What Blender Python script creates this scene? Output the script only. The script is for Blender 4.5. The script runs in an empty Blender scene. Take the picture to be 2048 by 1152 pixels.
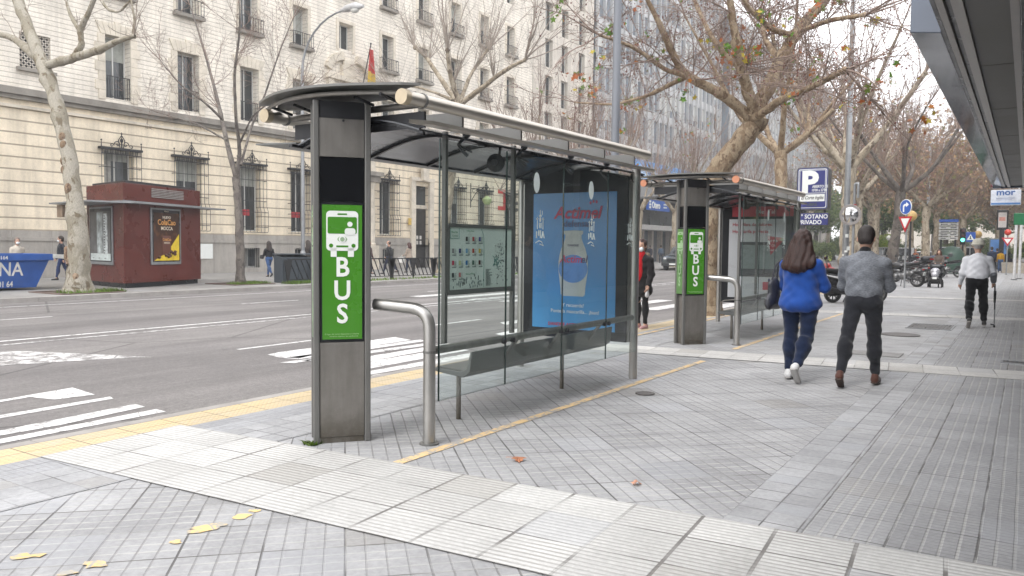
import bpy, math, random
import numpy as np
from mathutils import Vector, Matrix
R = math.radians
SC = bpy.context.scene
COL = SC.collection

# ---------------------------------------------------------------- camera
FPX, CX, CY, EYE = 1580.0, 1024.0, 576.0, 1.52
YAW = math.atan2(2052-1024, FPX); PITCH = math.atan((576-493)/FPX); ROLL = 0.010
_fw = Vector((-math.sin(YAW)*math.cos(PITCH), math.cos(YAW)*math.cos(PITCH), -math.sin(PITCH)))
_r0 = Vector((math.cos(YAW), math.sin(YAW), 0)); _u0 = _r0.cross(_fw)
_rt = _r0*math.cos(ROLL)+_u0*math.sin(ROLL); _up = -_r0*math.sin(ROLL)+_u0*math.cos(ROLL)
cam = bpy.data.cameras.new('camera'); camo = bpy.data.objects.new('camera', cam); COL.objects.link(camo)
cam.sensor_width = 36; cam.lens = 36*FPX/2048; cam.clip_start = .05; cam.clip_end = 3000
m = Matrix((_rt, _up, -_fw)).transposed().to_4x4(); m.translation = Vector((0, 0, EYE)); camo.matrix_world = m
SC.camera = camo
def ray(x, y): return _fw+_rt*((x-CX)/FPX)-_up*((y-CY)/FPX)
def G(x, y, z=0.0):                       # point of the plane at height z seen at a photo pixel (survey of the place)
    d = ray(x, y); t = (z-EYE)/d.z; return Vector((d.x*t, d.y*t, z))
def AX(x, y, X):
    d = ray(x, y); t = X/d.x; return Vector((X, d.y*t, EYE+d.z*t))
def AY(x, y, Y):
    d = ray(x, y); t = Y/d.y; return Vector((d.x*t, Y, EYE+d.z*t))

# ---------------------------------------------------------------- light
SUN_EL, SUN_AZ = R(50), R(186)
w = bpy.data.worlds.new('World'); SC.world = w; w.use_nodes = True
nt = w.node_tree; nt.nodes.clear()
sky = nt.nodes.new('ShaderNodeTexSky'); sky.sky_type = 'NISHITA'; sky.sun_disc = False
sky.sun_elevation = SUN_EL; sky.sun_rotation = SUN_AZ; sky.air_density = 1.0; sky.dust_density = 1.0; sky.ozone_density = 1.0
hs = nt.nodes.new('ShaderNodeHueSaturation'); hs.inputs['Saturation'].default_value = 0.10
bg = nt.nodes.new('ShaderNodeBackground'); bg.inputs['Strength'].default_value = 0.15
wo = nt.nodes.new('ShaderNodeOutputWorld')
tc = nt.nodes.new('ShaderNodeTexCoord'); nz = nt.nodes.new('ShaderNodeTexNoise'); nz.inputs['Scale'].default_value = 2.2; nz.inputs['Detail'].default_value = 5
cr = nt.nodes.new('ShaderNodeMapRange'); cr.inputs[1].default_value = .3; cr.inputs[2].default_value = .7; cr.inputs[3].default_value = 5.4; cr.inputs[4].default_value = 6.8
cc = nt.nodes.new('ShaderNodeCombineXYZ'); bl = nt.nodes.new('ShaderNodeMath'); bl.operation = 'MULTIPLY'; bl.inputs[1].default_value = 1.03
mxs = nt.nodes.new('ShaderNodeMix'); mxs.data_type = 'RGBA'; mxs.inputs[0].default_value = .82
nt.links.new(tc.outputs['Generated'], nz.inputs['Vector']); nt.links.new(nz.outputs[0], cr.inputs[0]); nt.links.new(cr.outputs[0], cc.inputs[0]); nt.links.new(cr.outputs[0], cc.inputs[1]); nt.links.new(cr.outputs[0], bl.inputs[0]); nt.links.new(bl.outputs[0], cc.inputs[2])
nt.links.new(sky.outputs[0], hs.inputs['Color']); nt.links.new(hs.outputs[0], mxs.inputs[6]); nt.links.new(cc.outputs[0], mxs.inputs[7]); nt.links.new(mxs.outputs[2], bg.inputs[0]); nt.links.new(bg.outputs[0], wo.inputs[0])
sl = bpy.data.lights.new('sun', 'SUN'); sl.energy = 0.8; sl.angle = R(22); sl.color = (1, .97, .93)
so = bpy.data.objects.new('sun', sl); COL.objects.link(so)
_sd = Vector((math.sin(SUN_AZ)*math.cos(SUN_EL), math.cos(SUN_AZ)*math.cos(SUN_EL), math.sin(SUN_EL)))
so.rotation_euler = _sd.to_track_quat('Z', 'Y').to_euler()
SC.view_settings.view_transform = 'Standard'; SC.view_settings.look = 'None'
SC.view_settings.exposure = 1.46; SC.view_settings.gamma = 1
SC.render.engine = 'CYCLES'
try:
    SC.cycles.transparent_max_bounces = 24; SC.cycles.max_bounces = 6
except Exception: pass

# ---------------------------------------------------------------- objects
def tag(o, label=None, cat=None, group=None, kind=None):
    if label: o['label'] = label
    if cat: o['category'] = cat
    if group: o['group'] = group
    if kind: o['kind'] = kind
    return o
def thing(name, label, cat, loc=(0, 0, 0), rz=0, group=None):
    o = bpy.data.objects.new(name, None); COL.objects.link(o); o.empty_display_size = .1
    o.location = loc; o.rotation_euler = (0, 0, rz)
    return tag(o, label, cat, group)
def children(o): return [c for c in bpy.data.objects if c.parent is o]
def kids(o, _c={}): return list(o.children)
def copy_tree(o, parent=None):
    c = o.copy(); COL.objects.link(c)
    if parent: c.parent = parent
    for ch in KIDS.get(o.name, []): 
        copy_tree(ch, c)
    KIDS.setdefault(c.name, [])
    if parent: KIDS.setdefault(parent.name, []).append(c)
    return c
KIDS = {}
def link(name, me, mat, parent=None):
    o = bpy.data.objects.new(name, me); COL.objects.link(o)
    if mat is not None:
        for mm in (mat if isinstance(mat, (list, tuple)) else [mat]): me.materials.append(mm)
    if parent is not None:
        o.parent = parent; KIDS.setdefault(parent.name, []).append(o)
    return o

class MB:
    def __init__(s): s.v = []; s.f = []; s.mi = []; s.n = 0; s.cur = 0
    def add(s, vs, fs):
        b = s.n; s.v.extend([tuple(p) for p in vs]); s.n += len(vs)
        s.f.extend([tuple(b+i for i in f) for f in fs]); s.mi.extend([s.cur]*len(fs)); return s
    def box(s, x0, x1, y0, y1, z0, z1):
        v = [(x0, y0, z0), (x1, y0, z0), (x1, y1, z0), (x0, y1, z0), (x0, y0, z1), (x1, y0, z1), (x1, y1, z1), (x0, y1, z1)]
        return s.add(v, [(0, 3, 2, 1), (4, 5, 6, 7), (0, 1, 5, 4), (1, 2, 6, 5), (2, 3, 7, 6), (3, 0, 4, 7)])
    def obox(s, o, u, v, w):                      # corner + three edge vectors
        o = Vector(o); u = Vector(u); v = Vector(v); w = Vector(w)
        p = [o, o+u, o+u+v, o+v, o+w, o+u+w, o+u+v+w, o+v+w]
        fs = [(0, 3, 2, 1), (4, 5, 6, 7), (0, 1, 5, 4), (1, 2, 6, 5), (2, 3, 7, 6), (3, 0, 4, 7)]
        if u.cross(v).dot(w) < 0: fs = [f[::-1] for f in fs]
        return s.add(p, fs)
    def bar(s, a, b, wd, ht=None, up=(0, 0, 1)):
        a = Vector(a); b = Vector(b); ht = ht or wd; d = (b-a).normalized(); u = Vector(up)
        if abs(d.dot(u)) > .98: u = Vector((1, 0, 0))
        sd = d.cross(u).normalized(); u2 = sd.cross(d)
        return s.obox(a-sd*wd/2-u2*ht/2, b-a, sd*wd, u2*ht)
    def quad(s, a, b, c, d): return s.add([a, b, c, d], [(0, 1, 2, 3)])
    def poly(s, pts): return s.add(pts, [tuple(range(len(pts)))])
    def prism(s, pts, w):                        # planar outline pushed along w
        n = len(pts); w = Vector(w); P = [Vector(p) for p in pts]
        fs = [tuple(range(n))[::-1], tuple(range(n, 2*n))]+[(i, (i+1) % n, n+(i+1) % n, n+i) for i in range(n)]
        return s.add(P+[p+w for p in P], fs)
    def tube(s, pts, r, n=10, cap=True, sx=1.0):
        P = [Vector(p) for p in pts]; k = len(P); rs = r if isinstance(r, (list, tuple)) else [r]*k
        rings = []; up = None
        for i in range(k):
            d = (P[min(i+1, k-1)]-P[max(i-1, 0)])
            if d.length < 1e-9: d = Vector((0, 0, 1))
            d.normalize()
            if up is None: up = Vector((0, 0, 1)) if abs(d.z) < .9 else Vector((1, 0, 0))
            a = d.cross(up)
            if a.length < 1e-4: a = d.cross(Vector((0, 1, 0)))
            a.normalize(); b = a.cross(d); up = b
            rings.append([P[i]+(a*math.cos(2*math.pi*j/n)*sx+b*math.sin(2*math.pi*j/n))*rs[i] for j in range(n)])
        vs = [p for q in rings for p in q]; fs = []
        for i in range(k-1):
            for j in range(n):
                j2 = (j+1) % n; fs.append((i*n+j, (i+1)*n+j, (i+1)*n+j2, i*n+j2))
        if cap: fs.append(tuple(range(n))); fs.append(tuple(range((k-1)*n, k*n))[::-1])
        return s.add(vs, fs)
    def cyl(s, a, b, r, n=14): return s.tube([a, b], r, n)
    def lathe(s, prof, c=(0, 0, 0), n=20, axis=None):   # profile (r,z) about axis through c
        c = Vector(c); M = Matrix.Identity(3) if axis is None else Vector(axis).to_track_quat('Z', 'Y').to_matrix()
        vs = []; k = len(prof)
        for r, z in prof:
            for j in range(n):
                a = 2*math.pi*j/n; vs.append(c+M @ Vector((r*math.cos(a), r*math.sin(a), z)))
        fs = [(i*n+j, i*n+(j+1) % n, (i+1)*n+(j+1) % n, (i+1)*n+j) for i in range(k-1) for j in range(n)]
        fs.append(tuple(range(n))[::-1]); fs.append(tuple(range((k-1)*n, k*n)))
        return s.add(vs, fs)
    def ball(s, c, r, n=10, m=6, sc=(1, 1, 1)):
        pr = [(max(1e-4, math.sin(math.pi*i/m)), -math.cos(math.pi*i/m)) for i in range(m+1)]
        vs = [(c[0]+r*sc[0]*a*math.cos(2*math.pi*j/n), c[1]+r*sc[1]*a*math.sin(2*math.pi*j/n), c[2]+r*sc[2]*z) for a, z in pr for j in range(n)]
        fs = [(i*n+j, i*n+(j+1) % n, (i+1)*n+(j+1) % n, (i+1)*n+j) for i in range(m) for j in range(n)]
        return s.add(vs, fs)
    def mesh(s, name, smooth=None):
        me = bpy.data.meshes.new(name); me.from_pydata([tuple(v) for v in s.v], [], s.f); 
        if any(s.mi): me.polygons.foreach_set('material_index', s.mi)
        me.update()
        if smooth is not None:
            me.polygons.foreach_set('use_smooth', [True]*len(me.polygons))
            try: me.set_sharp_from_angle(angle=R(smooth))
            except Exception: pass
        return me
    def build(s, name, mat, parent=None, smooth=None, bevel=0, loc=None, rz=None):
        o = link(name, s.mesh(name, smooth), mat, parent)
        if bevel:
            b = o.modifiers.new('bevel', 'BEVEL'); b.width = bevel; b.segments = 2; b.limit_method = 'ANGLE'; b.angle_limit = R(40)
        if loc is not None: o.location = loc
        if rz is not None: o.rotation_euler = (0, 0, rz)
        return o
def fillet(pts, r, n=5):
    P = [Vector(p) for p in pts]; out = [P[0]]
    for i in range(1, len(P)-1):
        a, b, c = P[i-1], P[i], P[i+1]; u = (a-b); v = (c-b); d = min(r, u.length*.45, v.length*.45)
        p, q = b+u.normalized()*d, b+v.normalized()*d
        for k in range(n+1):
            t = k/n; out.append((1-t)**2*p+2*t*(1-t)*b+t*t*q)
    out.append(P[-1]); return out

FONT = None
def text(s, size, o, right, up, mat, name='lettering', parent=None, bold=0.0, ext=.002, align='LEFT', shear=0, xs=1.0, sp=1.0):
    """flat raised lettering; o is a world or local point of the baseline"""
    cu = bpy.data.curves.new(name, 'FONT'); cu.body = s; cu.size = size; cu.align_x = align; cu.extrude = ext; cu.offset = bold*size; cu.shear = shear
    cu.space_character = sp; cu.resolution_u = 3
    t = bpy.data.objects.new('tmp', cu); COL.objects.link(t)
    dg = bpy.context.evaluated_depsgraph_get(); me = bpy.data.meshes.new_from_object(t.evaluated_get(dg)); bpy.data.objects.remove(t)
    me.name = name
    r = Vector(right).normalized(); u = Vector(up).normalized(); n = r.cross(u)
    M = Matrix((r*xs, u, n)).transposed().to_4x4(); M.translation = Vector(o)
    me.transform(M); me.materials.clear()
    return link(name, me, mat, parent)

# ---------------------------------------------------------------- materials
class NT:
    def __init__(s, name):
        s.m = bpy.data.materials.new(name); s.m.use_nodes = True; s.t = s.m.node_tree; s.t.nodes.clear()
        s.out = s.t.nodes.new('ShaderNodeOutputMaterial')
    def n(s, typ, **k):
        x = s.t.nodes.new('ShaderNode'+typ)
        for a, b in k.items(): setattr(x, a, b)
        return x
    def l(s, a, b): s.t.links.new(a, b); return s
    def val(s, sock, v):
        if hasattr(v, 'is_output') or hasattr(v, 'links'): s.t.links.new(v, sock)
        else: sock.default_value = v
    def math(s, op, a, b=None, c=None):
        x = s.n('Math', operation=op); s.val(x.inputs[0], a)
        if b is not None: s.val(x.inputs[1], b)
        if c is not None: s.val(x.inputs[2], c)
        return x.outputs[0]
    def mr(s, v, a, b, c=0., d=1., smooth=True):
        x = s.n('MapRange'); x.interpolation_type = 'SMOOTHSTEP' if smooth else 'LINEAR'
        s.val(x.inputs[0], v)
        for i, q in enumerate((a, b, c, d)): x.inputs[i+1].default_value = q
        return x.outputs[0]
    def mix(s, f, a, b):
        x = s.n('Mix', data_type='RGBA'); s.val(x.inputs[0], f)
        for sock, v in ((x.inputs[6], a), (x.inputs[7], b)):
            if isinstance(v, tuple): sock.default_value = (*v[:3], 1)
            else: s.l(v, sock)
        return x.outputs[2]
    def noise(s, vec, scale, detail=4, rough=.55, dist=0.):
        x = s.n('TexNoise'); s.l(vec, x.inputs['Vector']); x.inputs['Scale'].default_value = scale
        x.inputs['Detail'].default_value = detail; x.inputs['Roughness'].default_value = rough; x.inputs['Distortion'].default_value = dist
        return x.outputs[0]
    def obj(s): return s.n('TexCoord').outputs['Object']
    def sep(s, v):
        x = s.n('SeparateXYZ'); s.l(v, x.inputs[0]); return x.outputs
    def comb(s, a, b, c=0.):
        x = s.n('CombineXYZ')
        for i, q in enumerate((a, b, c)): s.val(x.inputs[i], q)
        return x.outputs[0]
    def line(s, u, p, wd, soft):                 # 1 on the joint lines u = k*p
        f = s.math('FRACT', s.math('DIVIDE', u, p)); d = s.math('ABSOLUTE', s.math('SUBTRACT', f, .5))
        d = s.math('MULTIPLY', s.math('SUBTRACT', .5, d), p)
        return s.mr(d, wd/2, wd/2+soft, 1., 0.)
    def cell(s, u, v, p, q=None, seed=0.):
        w_ = s.n('TexWhiteNoise', noise_dimensions='3D')
        s.l(s.comb(s.math('FLOOR', s.math('DIVIDE', u, p)), s.math('FLOOR', s.math('DIVIDE', v, q or p)), seed), w_.inputs[0])
        return w_.outputs[0]
    def scale_col(s, col, f):                     # colour times factor
        x = s.n('Mix', data_type='RGBA', blend_type='MULTIPLY'); x.inputs[0].default_value = 1
        if isinstance(col, tuple): x.inputs[6].default_value = (*col[:3], 1)
        else: s.l(col, x.inputs[6])
        s.l(s.comb(f, f, f), x.inputs[7]); return x.outputs[2]
    def bump(s, h, strength=.5, dist=.01):
        x = s.n('Bump'); s.l(h, x.inputs['Height']); x.inputs['Strength'].default_value = strength; x.inputs['Distance'].default_value = dist
        return x.outputs[0]
    def bsdf(s, col, rough=.7, metal=0., normal=None, spec=.5, coat=0., alpha=None):
        b = s.n('BsdfPrincipled'); 
        if isinstance(col, tuple): b.inputs['Base Color'].default_value = (*col[:3], 1)
        else: s.l(col, b.inputs['Base Color'])
        s.val(b.inputs['Roughness'], rough); s.val(b.inputs['Metallic'], metal)
        b.inputs['Specular IOR Level'].default_value = spec; b.inputs['Coat Weight'].default_value = coat
        if normal is not None: s.l(normal, b.inputs['Normal'])
        if alpha is not None: s.val(b.inputs['Alpha'], alpha)
        s.l(b.outputs[0], s.out.inputs[0]); return s.m

MC = {}
def mat(name, col, rough=.6, metal=0., var=.15, scale=6., bump=0., bscale=60., spec=.5, coat=0., dirt=0.):
    if name in MC: return MC[name]
    k = NT(name); v = k.obj(); n1 = k.noise(v, scale, 5)
    f = k.mr(n1, .25, .75, 1-var, 1+var); c = k.scale_col(tuple(col), f)
    if dirt:
        n2 = k.noise(v, scale*.35, 6, .65); c = k.mix(k.mr(n2, .45, .75, 0, dirt), c, (.09, .08, .07))
    rr = k.mr(n1, .2, .8, max(.02, rough-.06), min(1, rough+.08))
    nm = k.bump(k.noise(v, bscale, 4), bump, .01) if bump else None
    MC[name] = k.bsdf(c, rr, metal, nm, spec, coat); return MC[name]
def glass(name, tint=(.86, .92, .9), refl=.9, rough=.0, milk=0.0):
    if name in MC: return MC[name]
    k = NT(name); tr = k.n('BsdfTransparent'); tr.inputs[0].default_value = (*tint, 1)
    gl = k.n('BsdfGlossy'); gl.inputs[0].default_value = (refl, refl, refl, 1); gl.inputs['Roughness'].default_value = rough
    lw = k.n('LayerWeight'); lw.inputs[0].default_value = .5; fo = k.math('ADD', k.math('MULTIPLY', k.math('POWER', lw.outputs[1], 5.), .8), .03); mx = k.n('MixShader')
    k.l(fo, mx.inputs[0]); k.l(tr.outputs[0], mx.inputs[1]); k.l(gl.outputs[0], mx.inputs[2]); last = mx.outputs[0]
    if milk:
        df = k.n('BsdfDiffuse'); df.inputs[0].default_value = (.62, .66, .65, 1); m2 = k.n('MixShader')
        v = k.obj(); f = k.mr(k.noise(v, 1.5, 6, .6), .3, .8, milk*.5, milk*1.5); k.l(f, m2.inputs[0]); k.l(last, m2.inputs[1]); k.l(df.outputs[0], m2.inputs[2]); last = m2.outputs[0]
    k.l(last, k.out.inputs[0]); MC[name] = k.m; return k.m
def emis(name, col, st=1.):
    if name in MC: return MC[name]
    k = NT(name); e = k.n('Emission'); e.inputs[0].default_value = (*col, 1); e.inputs[1].default_value = st; k.l(e.outputs[0], k.out.inputs[0]); MC[name] = k.m; return k.m
def stripmat(name, base, dark, axis, period, wd, **kw):
    """horizontal courses etc.: dark thin joints every period along an object axis"""
    if name in MC: return MC[name]
    k = NT(name); v = k.obj(); s = k.sep(v); j = k.line(s[axis], period, wd, wd*.8)
    n1 = k.noise(v, .8, 6, .6); n2 = k.noise(v, 9, 4)
    st = k.n('Mapping'); st.inputs['Scale'].default_value = (1.2, 1.2, .12); k.l(v, st.inputs[0]); n3 = k.noise(st.outputs[0], 2.2, 5, .6)
    c = k.scale_col(tuple(base), k.mr(n1, .3, .7, .9, 1.08)); c = k.scale_col(c, k.mr(n2, .3, .7, .96, 1.04)); c = k.scale_col(c, k.mr(n3, .35, .75, 1.04, .80))
    if kw.get('tile'):
        c = k.scale_col(c, k.mr(k.cell(s[1], s[2], kw['tile'], period), 0, 1, .95, 1.05, False))
    c = k.mix(k.math('MULTIPLY', j, kw.get('jf', .8)), c, tuple(dark))
    h = k.math('SUBTRACT', k.math('MULTIPLY', n2, .15), j)
    MC[name] = k.bsdf(c, .85, 0, k.bump(h, .5, .02), .3); return MC[name]

M_steel = mat('brushed_steel', (.42, .41, .39), .36, .9, .1, 3, .0)
M_steelp = mat('painted_steel', (.16, .158, .15), .42, .3, .06, 3)
def panelmat():
    k = NT('satin_panel'); v = k.obj(); s = k.sep(v); mp = k.n('Mapping'); mp.inputs['Scale'].default_value = (9, 9, .7); k.l(v, mp.inputs[0])
    st = k.noise(mp.outputs[0], 1.6, 6, .65); sm = k.noise(v, 7, 6, .7); sc_ = k.noise(v, 60, 2)
    c = k.scale_col((.27, .255, .235), k.mr(st, .3, .75, 1.07, .86)); c = k.scale_col(c, k.mr(sm, .35, .7, 1.03, .93))
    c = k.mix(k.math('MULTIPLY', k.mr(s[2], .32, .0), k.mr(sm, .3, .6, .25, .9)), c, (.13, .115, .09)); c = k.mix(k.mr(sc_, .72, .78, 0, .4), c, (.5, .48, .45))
    return k.bsdf(c, k.mr(sm, .3, .7, .33, .50), .7)
M_panel = panelmat()
M_dark = mat('dark_metal', (.035, .036, .04), .4, .3, .1, 4)
M_black = mat('black_paint', (.012, .013, .016), .3, 0, .1, 4)
M_rubber = mat('rubber', (.018, .018, .018), .8, 0, .15, 9)
M_chrome = mat('chrome', (.55, .55, .55), .15, 1., .05, 5)
M_white = mat('white_print', (.78, .80, .77), .5, 0, .03, 5)
M_glass = glass('shelter_glass', (.91, .945, .935), .9, 0, .014)
M_pane = mat('window_pane', (.035, .042, .045), .06, 0, .4, .7, spec=.8)
M_galv = mat('galvanised', (.30, .31, .32), .45, .5, .12, 5)
M_iron = mat('wrought_iron', (.022, .022, .024), .5, .2, .1, 5)
M_skin = mat('skin', (.50, .30, .22), .5, 0, .06, 14)
# ================================================================ ground
def paving(name, rot, tile, nu, nv, base, gro, dark, gu=.010, gv=.004, tvar=.10, jw=.007, ju=None):
    """moulded concrete tiles: nu x nv pads per tile, dusty wide grooves one way, thin dark ones the other"""
    k = NT(name); v = k.obj(); mp = k.n('Mapping'); mp.inputs['Rotation'].default_value = (0, 0, R(rot)); k.l(v, mp.inputs[0])
    s = k.sep(mp.outputs[0]); wob = k.math('MULTIPLY', k.math('SUBTRACT', k.noise(v, 1.3, 2), .5), .012)
    U = k.math('ADD', s[0], wob); V = k.math('ADD', s[1], wob)
    J = k.math('MAXIMUM', k.line(U, tile, ju or jw, .004), k.line(V, tile, jw, .004))
    n1 = k.noise(v, .9, 6, .6); n2 = k.noise(v, 28, 5, .7); n3 = k.noise(v, 3.2, 5, .65)
    c = k.scale_col(tuple(base), k.mr(k.cell(U, V, tile), 0, 1, 1-tvar, 1+tvar, False))
    c = k.scale_col(c, k.mr(n1, .3, .7, .86, 1.1)); c = k.scale_col(c, k.mr(n2, .3, .7, .9, 1.1)); c = k.scale_col(c, k.mr(n3, .35, .7, .93, 1.06))
    h = k.math('MULTIPLY', n2, .12)
    if nu:
        g1 = k.line(U, tile/nu, gu, gu*.35); c = k.mix(k.math('MULTIPLY', g1, k.mr(n3, .35, .65, .25, .95)), c, tuple(gro)); h = k.math('SUBTRACT', h, g1)
    if nv:
        g2 = k.line(V, tile/nv, gv, gv*.5); c = k.mix(k.math('MULTIPLY', g2, k.math('MULTIPLY', k.mr(n3, .3, .7, .45, 1.), k.mr(k.cell(U, V, tile, None, 3.), 0, 1, .35, 1., False))), c, tuple(dark)); h = k.math('SUBTRACT', h, g2)
    crack = k.mr(k.noise(v, 1.9, 2), .38, .62, .15, 1.)
    c = k.mix(k.math('MULTIPLY', J, crack), c, tuple(q*.62 for q in dark)); h = k.math('SUBTRACT', h, J)
    # dirt patches, gum and wear
    c = k.mix(k.mr(k.noise(v, 1.1, 7, .72), .56, .74, 0, .45), c, (.23, .215, .19)); odd = k.cell(U, V, tile, None, 7.); c = k.mix(k.mr(odd, .94, .95, 0, .35), c, (.375, .385, .41)); c = k.mix(k.mr(odd, .04, .05, .3, 0), c, (.27, .25, .22))
    vo = k.n('TexVoronoi'); k.l(v, vo.inputs[0]); vo.inputs['Scale'].default_value = 2.6
    c = k.mix(k.mr(vo.outputs[0], .012, .03, .5, 0), c, (.09, .085, .08))
    return k.bsdf(c, k.mr(n1, .3, .7, .62, .8), 0, k.bump(h, .55, .006), .35)
grey, grov, drk = (.35, .35, .357), (.46, .455, .44), (.20, .195, .19)
P_diag = paving('paving_diagonal', 45, .4, 4, 4, grey, grov, drk, .013, .007)
P_right = paving('paving_straight', 0, .4, 5, 8, (.345, .346, .353), (.45, .445, .43), (.22, .215, .21), .011, .006, .07)
P_kerbside = paving('paving_kerbside', 0, .4, 4, 8, (.35, .354, .368), (.29, .285, .28), drk, .006, .004)
P_plain = paving('paving_plain', 0, .2, 0, 0, (.37, .372, .38), grov, drk, tvar=.10, jw=.005)
P_far = paving('paving_far', 0, .4, 2, 0, (.27, .262, .25), (.2, .195, .19), drk, .006, .004, .05)
P_white = paving('paving_white', 0, .4, 0, 9, (.56, .555, .54), grov, (.30, .285, .27), gv=.012, tvar=.10, jw=.009, ju=.016)
P_white2 = paving('paving_white_plain', 0, .4, 0, 1, (.52, .51, .49), grov, (.36, .345, .325), gv=.010, tvar=.12, jw=.009)
def tactile():
    k = NT('tactile_yellow'); v = k.obj(); s = k.sep(v)
    fu = k.math('SUBTRACT', k.math('FRACT', k.math('DIVIDE', s[0], .05)), .5); fv = k.math('SUBTRACT', k.math('FRACT', k.math('DIVIDE', s[1], .05)), .5)
    d = k.math('SQRT', k.math('ADD', k.math('MULTIPLY', fu, fu), k.math('MULTIPLY', fv, fv))); dot = k.mr(d, .22, .36, 1, 0)
    n1 = k.noise(v, 1.7, 6, .65); c = k.mix(k.mr(n1, .3, .72), (.66, .50, .27), (.54, .46, .34)); c = k.scale_col(c, k.mr(k.cell(s[0], s[1], .4), 0, 1, .9, 1.08, False))
    c = k.mix(k.math('MULTIPLY', k.math('SUBTRACT', 1., dot), .5), c, (.42, .35, .24)); c = k.mix(k.mr(k.noise(v, 5, 6, .7), .55, .75, 0, .6), c, (.50, .48, .44))
    J = k.math('MAXIMUM', k.line(s[0], .4, .006, .004), k.line(s[1], .4, .006, .004)); c = k.mix(J, c, (.2, .17, .12))
    return k.bsdf(c, .7, 0, k.bump(dot, .6, .006), .3)
P_tact = tactile()
def asphalt():
    k = NT('asphalt'); v = k.obj(); n1 = k.noise(v, .35, 6, .6); n2 = k.noise(v, 130, 3, .8); n3 = k.noise(v, 22, 5, .75)
    s = k.sep(v); mp = k.n('Mapping'); mp.inputs['Scale'].default_value = (1.1, .05, 1); k.l(v, mp.inputs[0]); tr = k.noise(mp.outputs[0], 1.1, 4, .6)
    c = k.mix(k.mr(n1, .35, .65), (.165, .155, .152), (.20, .188, .182)); c = k.scale_col(c, k.mr(tr, .3, .7, .78, 1.18)); c = k.mix(k.mr(k.noise(v, 1.6, 7, .75), .60, .72, 0, .45), c, (.10, .095, .092)); sq = k.math('MULTIPLY', k.mr(k.cell(s[0], s[1], 3.1, 7.3, 2.), .80, .81), 1.); c = k.mix(k.math('MULTIPLY', sq, .35), c, (.13, .125, .122)); c = k.scale_col(c, k.mr(n3, .3, .7, .86, 1.14)); c = k.scale_col(c, k.mr(n2, .25, .75, .62, 1.36))
    # gravelly gutter next to the near kerb
    gut = k.math('MULTIPLY', k.mr(s[0], -7.3, -6.4), k.mr(n3, .4, .6, .15, 1)); c = k.mix(k.math('MULTIPLY', gut, .6), c, (.30, .285, .265))
    # tar seams
    vo = k.n('TexVoronoi'); vo.feature = 'DISTANCE_TO_EDGE'; k.l(v, vo.inputs[0]); vo.inputs['Scale'].default_value = .17
    c = k.mix(k.mr(vo.outputs[0], .002, .006, .55, 0), c, (.05, .048, .045))
    return k.bsdf(c, .85, 0, k.bump(k.math('ADD', n2, n3), .5, .012), .3)
M_asph = asphalt()
def roadpaint(name, col=(.62, .61, .60), wear=.5, under=(.19, .18, .175)):
    k = NT(name); v = k.obj(); n = k.noise(v, 5.5, 9, .78); n2 = k.noise(v, 40, 4, .8)
    vo = k.n('TexVoronoi'); vo.feature = 'DISTANCE_TO_EDGE'; k.l(v, vo.inputs[0]); vo.inputs['Scale'].default_value = 2.6; vo.inputs['Randomness'].default_value = 1
    a = k.mr(k.math('ADD', k.math('MULTIPLY', n, .75), k.math('MULTIPLY', n2, .25)), wear-.03, wear+.05); cr = k.mr(vo.outputs[0], .004, .014, .0, 1)
    c = k.scale_col(tuple(col), k.mr(k.noise(v, 1.2, 5), .3, .7, .88, 1.06)); c = k.mix(k.math('MULTIPLY', a, cr), under, c)
    return k.bsdf(c, .7, 0, None, .35)
M_rp = roadpaint('road_paint', wear=.43); M_rpw = roadpaint('road_paint_worn', (.58, .57, .56), wear=.49)
M_yl = roadpaint('yellow_line_paint', (.72, .52, .27), wear=.47, under=(.34, .33, .32))
M_kerb = mat('kerb_stone', (.34, .32, .30), .8, 0, .12, 3, .3, 40, dirt=.3)

def sheet(name, x0, x1, y0, y1, z, m, kind='structure'):
    b = MB(); b.quad((x0, y0, z), (x1, y0, z), (x1, y1, z), (x0, y1, z)); return tag(b.build(name, m), kind=kind)
ZR = -.12
sheet('ground', -300, 300, -100, 500, -.30, mat('earth', (.16, .15, .12), .9, 0, .2, .05))
sheet('road', -24, -5, -40, 420, ZR, M_asph)
def slab(name, x0, x1, y0, y1, top, m, bot=-.3):
    b = MB(); b.box(x0, x1, y0, y1, bot, top); return tag(b.build(name, m), kind='structure')
slab('pavement', -6.20, 60, -40, 420, 0, P_diag)
slab('pavement', -60, -22.75, -40, 420, 0, P_far)
b = MB()
for i in range(-20, 200): b.box(-6.33, -6.203, i*1.0+.004, i*1.0+.996, -.3, .006)
tag(b.build('kerb', M_kerb, bevel=.008), kind='structure')
b = MB()
for i in range(-20, 200): b.box(-22.747, -22.58, i*1.0+.004, i*1.0+.996, -.3, .008)
tag(b.build('kerb', M_kerb), kind='structure')
sheet('tactile_strip', -6.20, -5.78, -10, 120, .004, P_tact)
sheet('pavement', -5.78, -5.38, -10, 120, .004, P_kerbside)
sheet('pavement', -5.38, -4.78, -10, 120, .004, P_plain)
b = MB(); b.quad((0, -12, 0), (.42, -12, 0), (.42, 108, 0), (0, 108, 0)); tag(b.build('pavement', P_plain, loc=(-1.38, 0, .004)), kind='structure')
b = MB(); b.quad((0, -12, 0), (20, -12, 0), (20, 108, 0), (0, 108, 0)); tag(b.build('pavement', P_right, loc=(-.956, 0, .004)), kind='structure')
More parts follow.
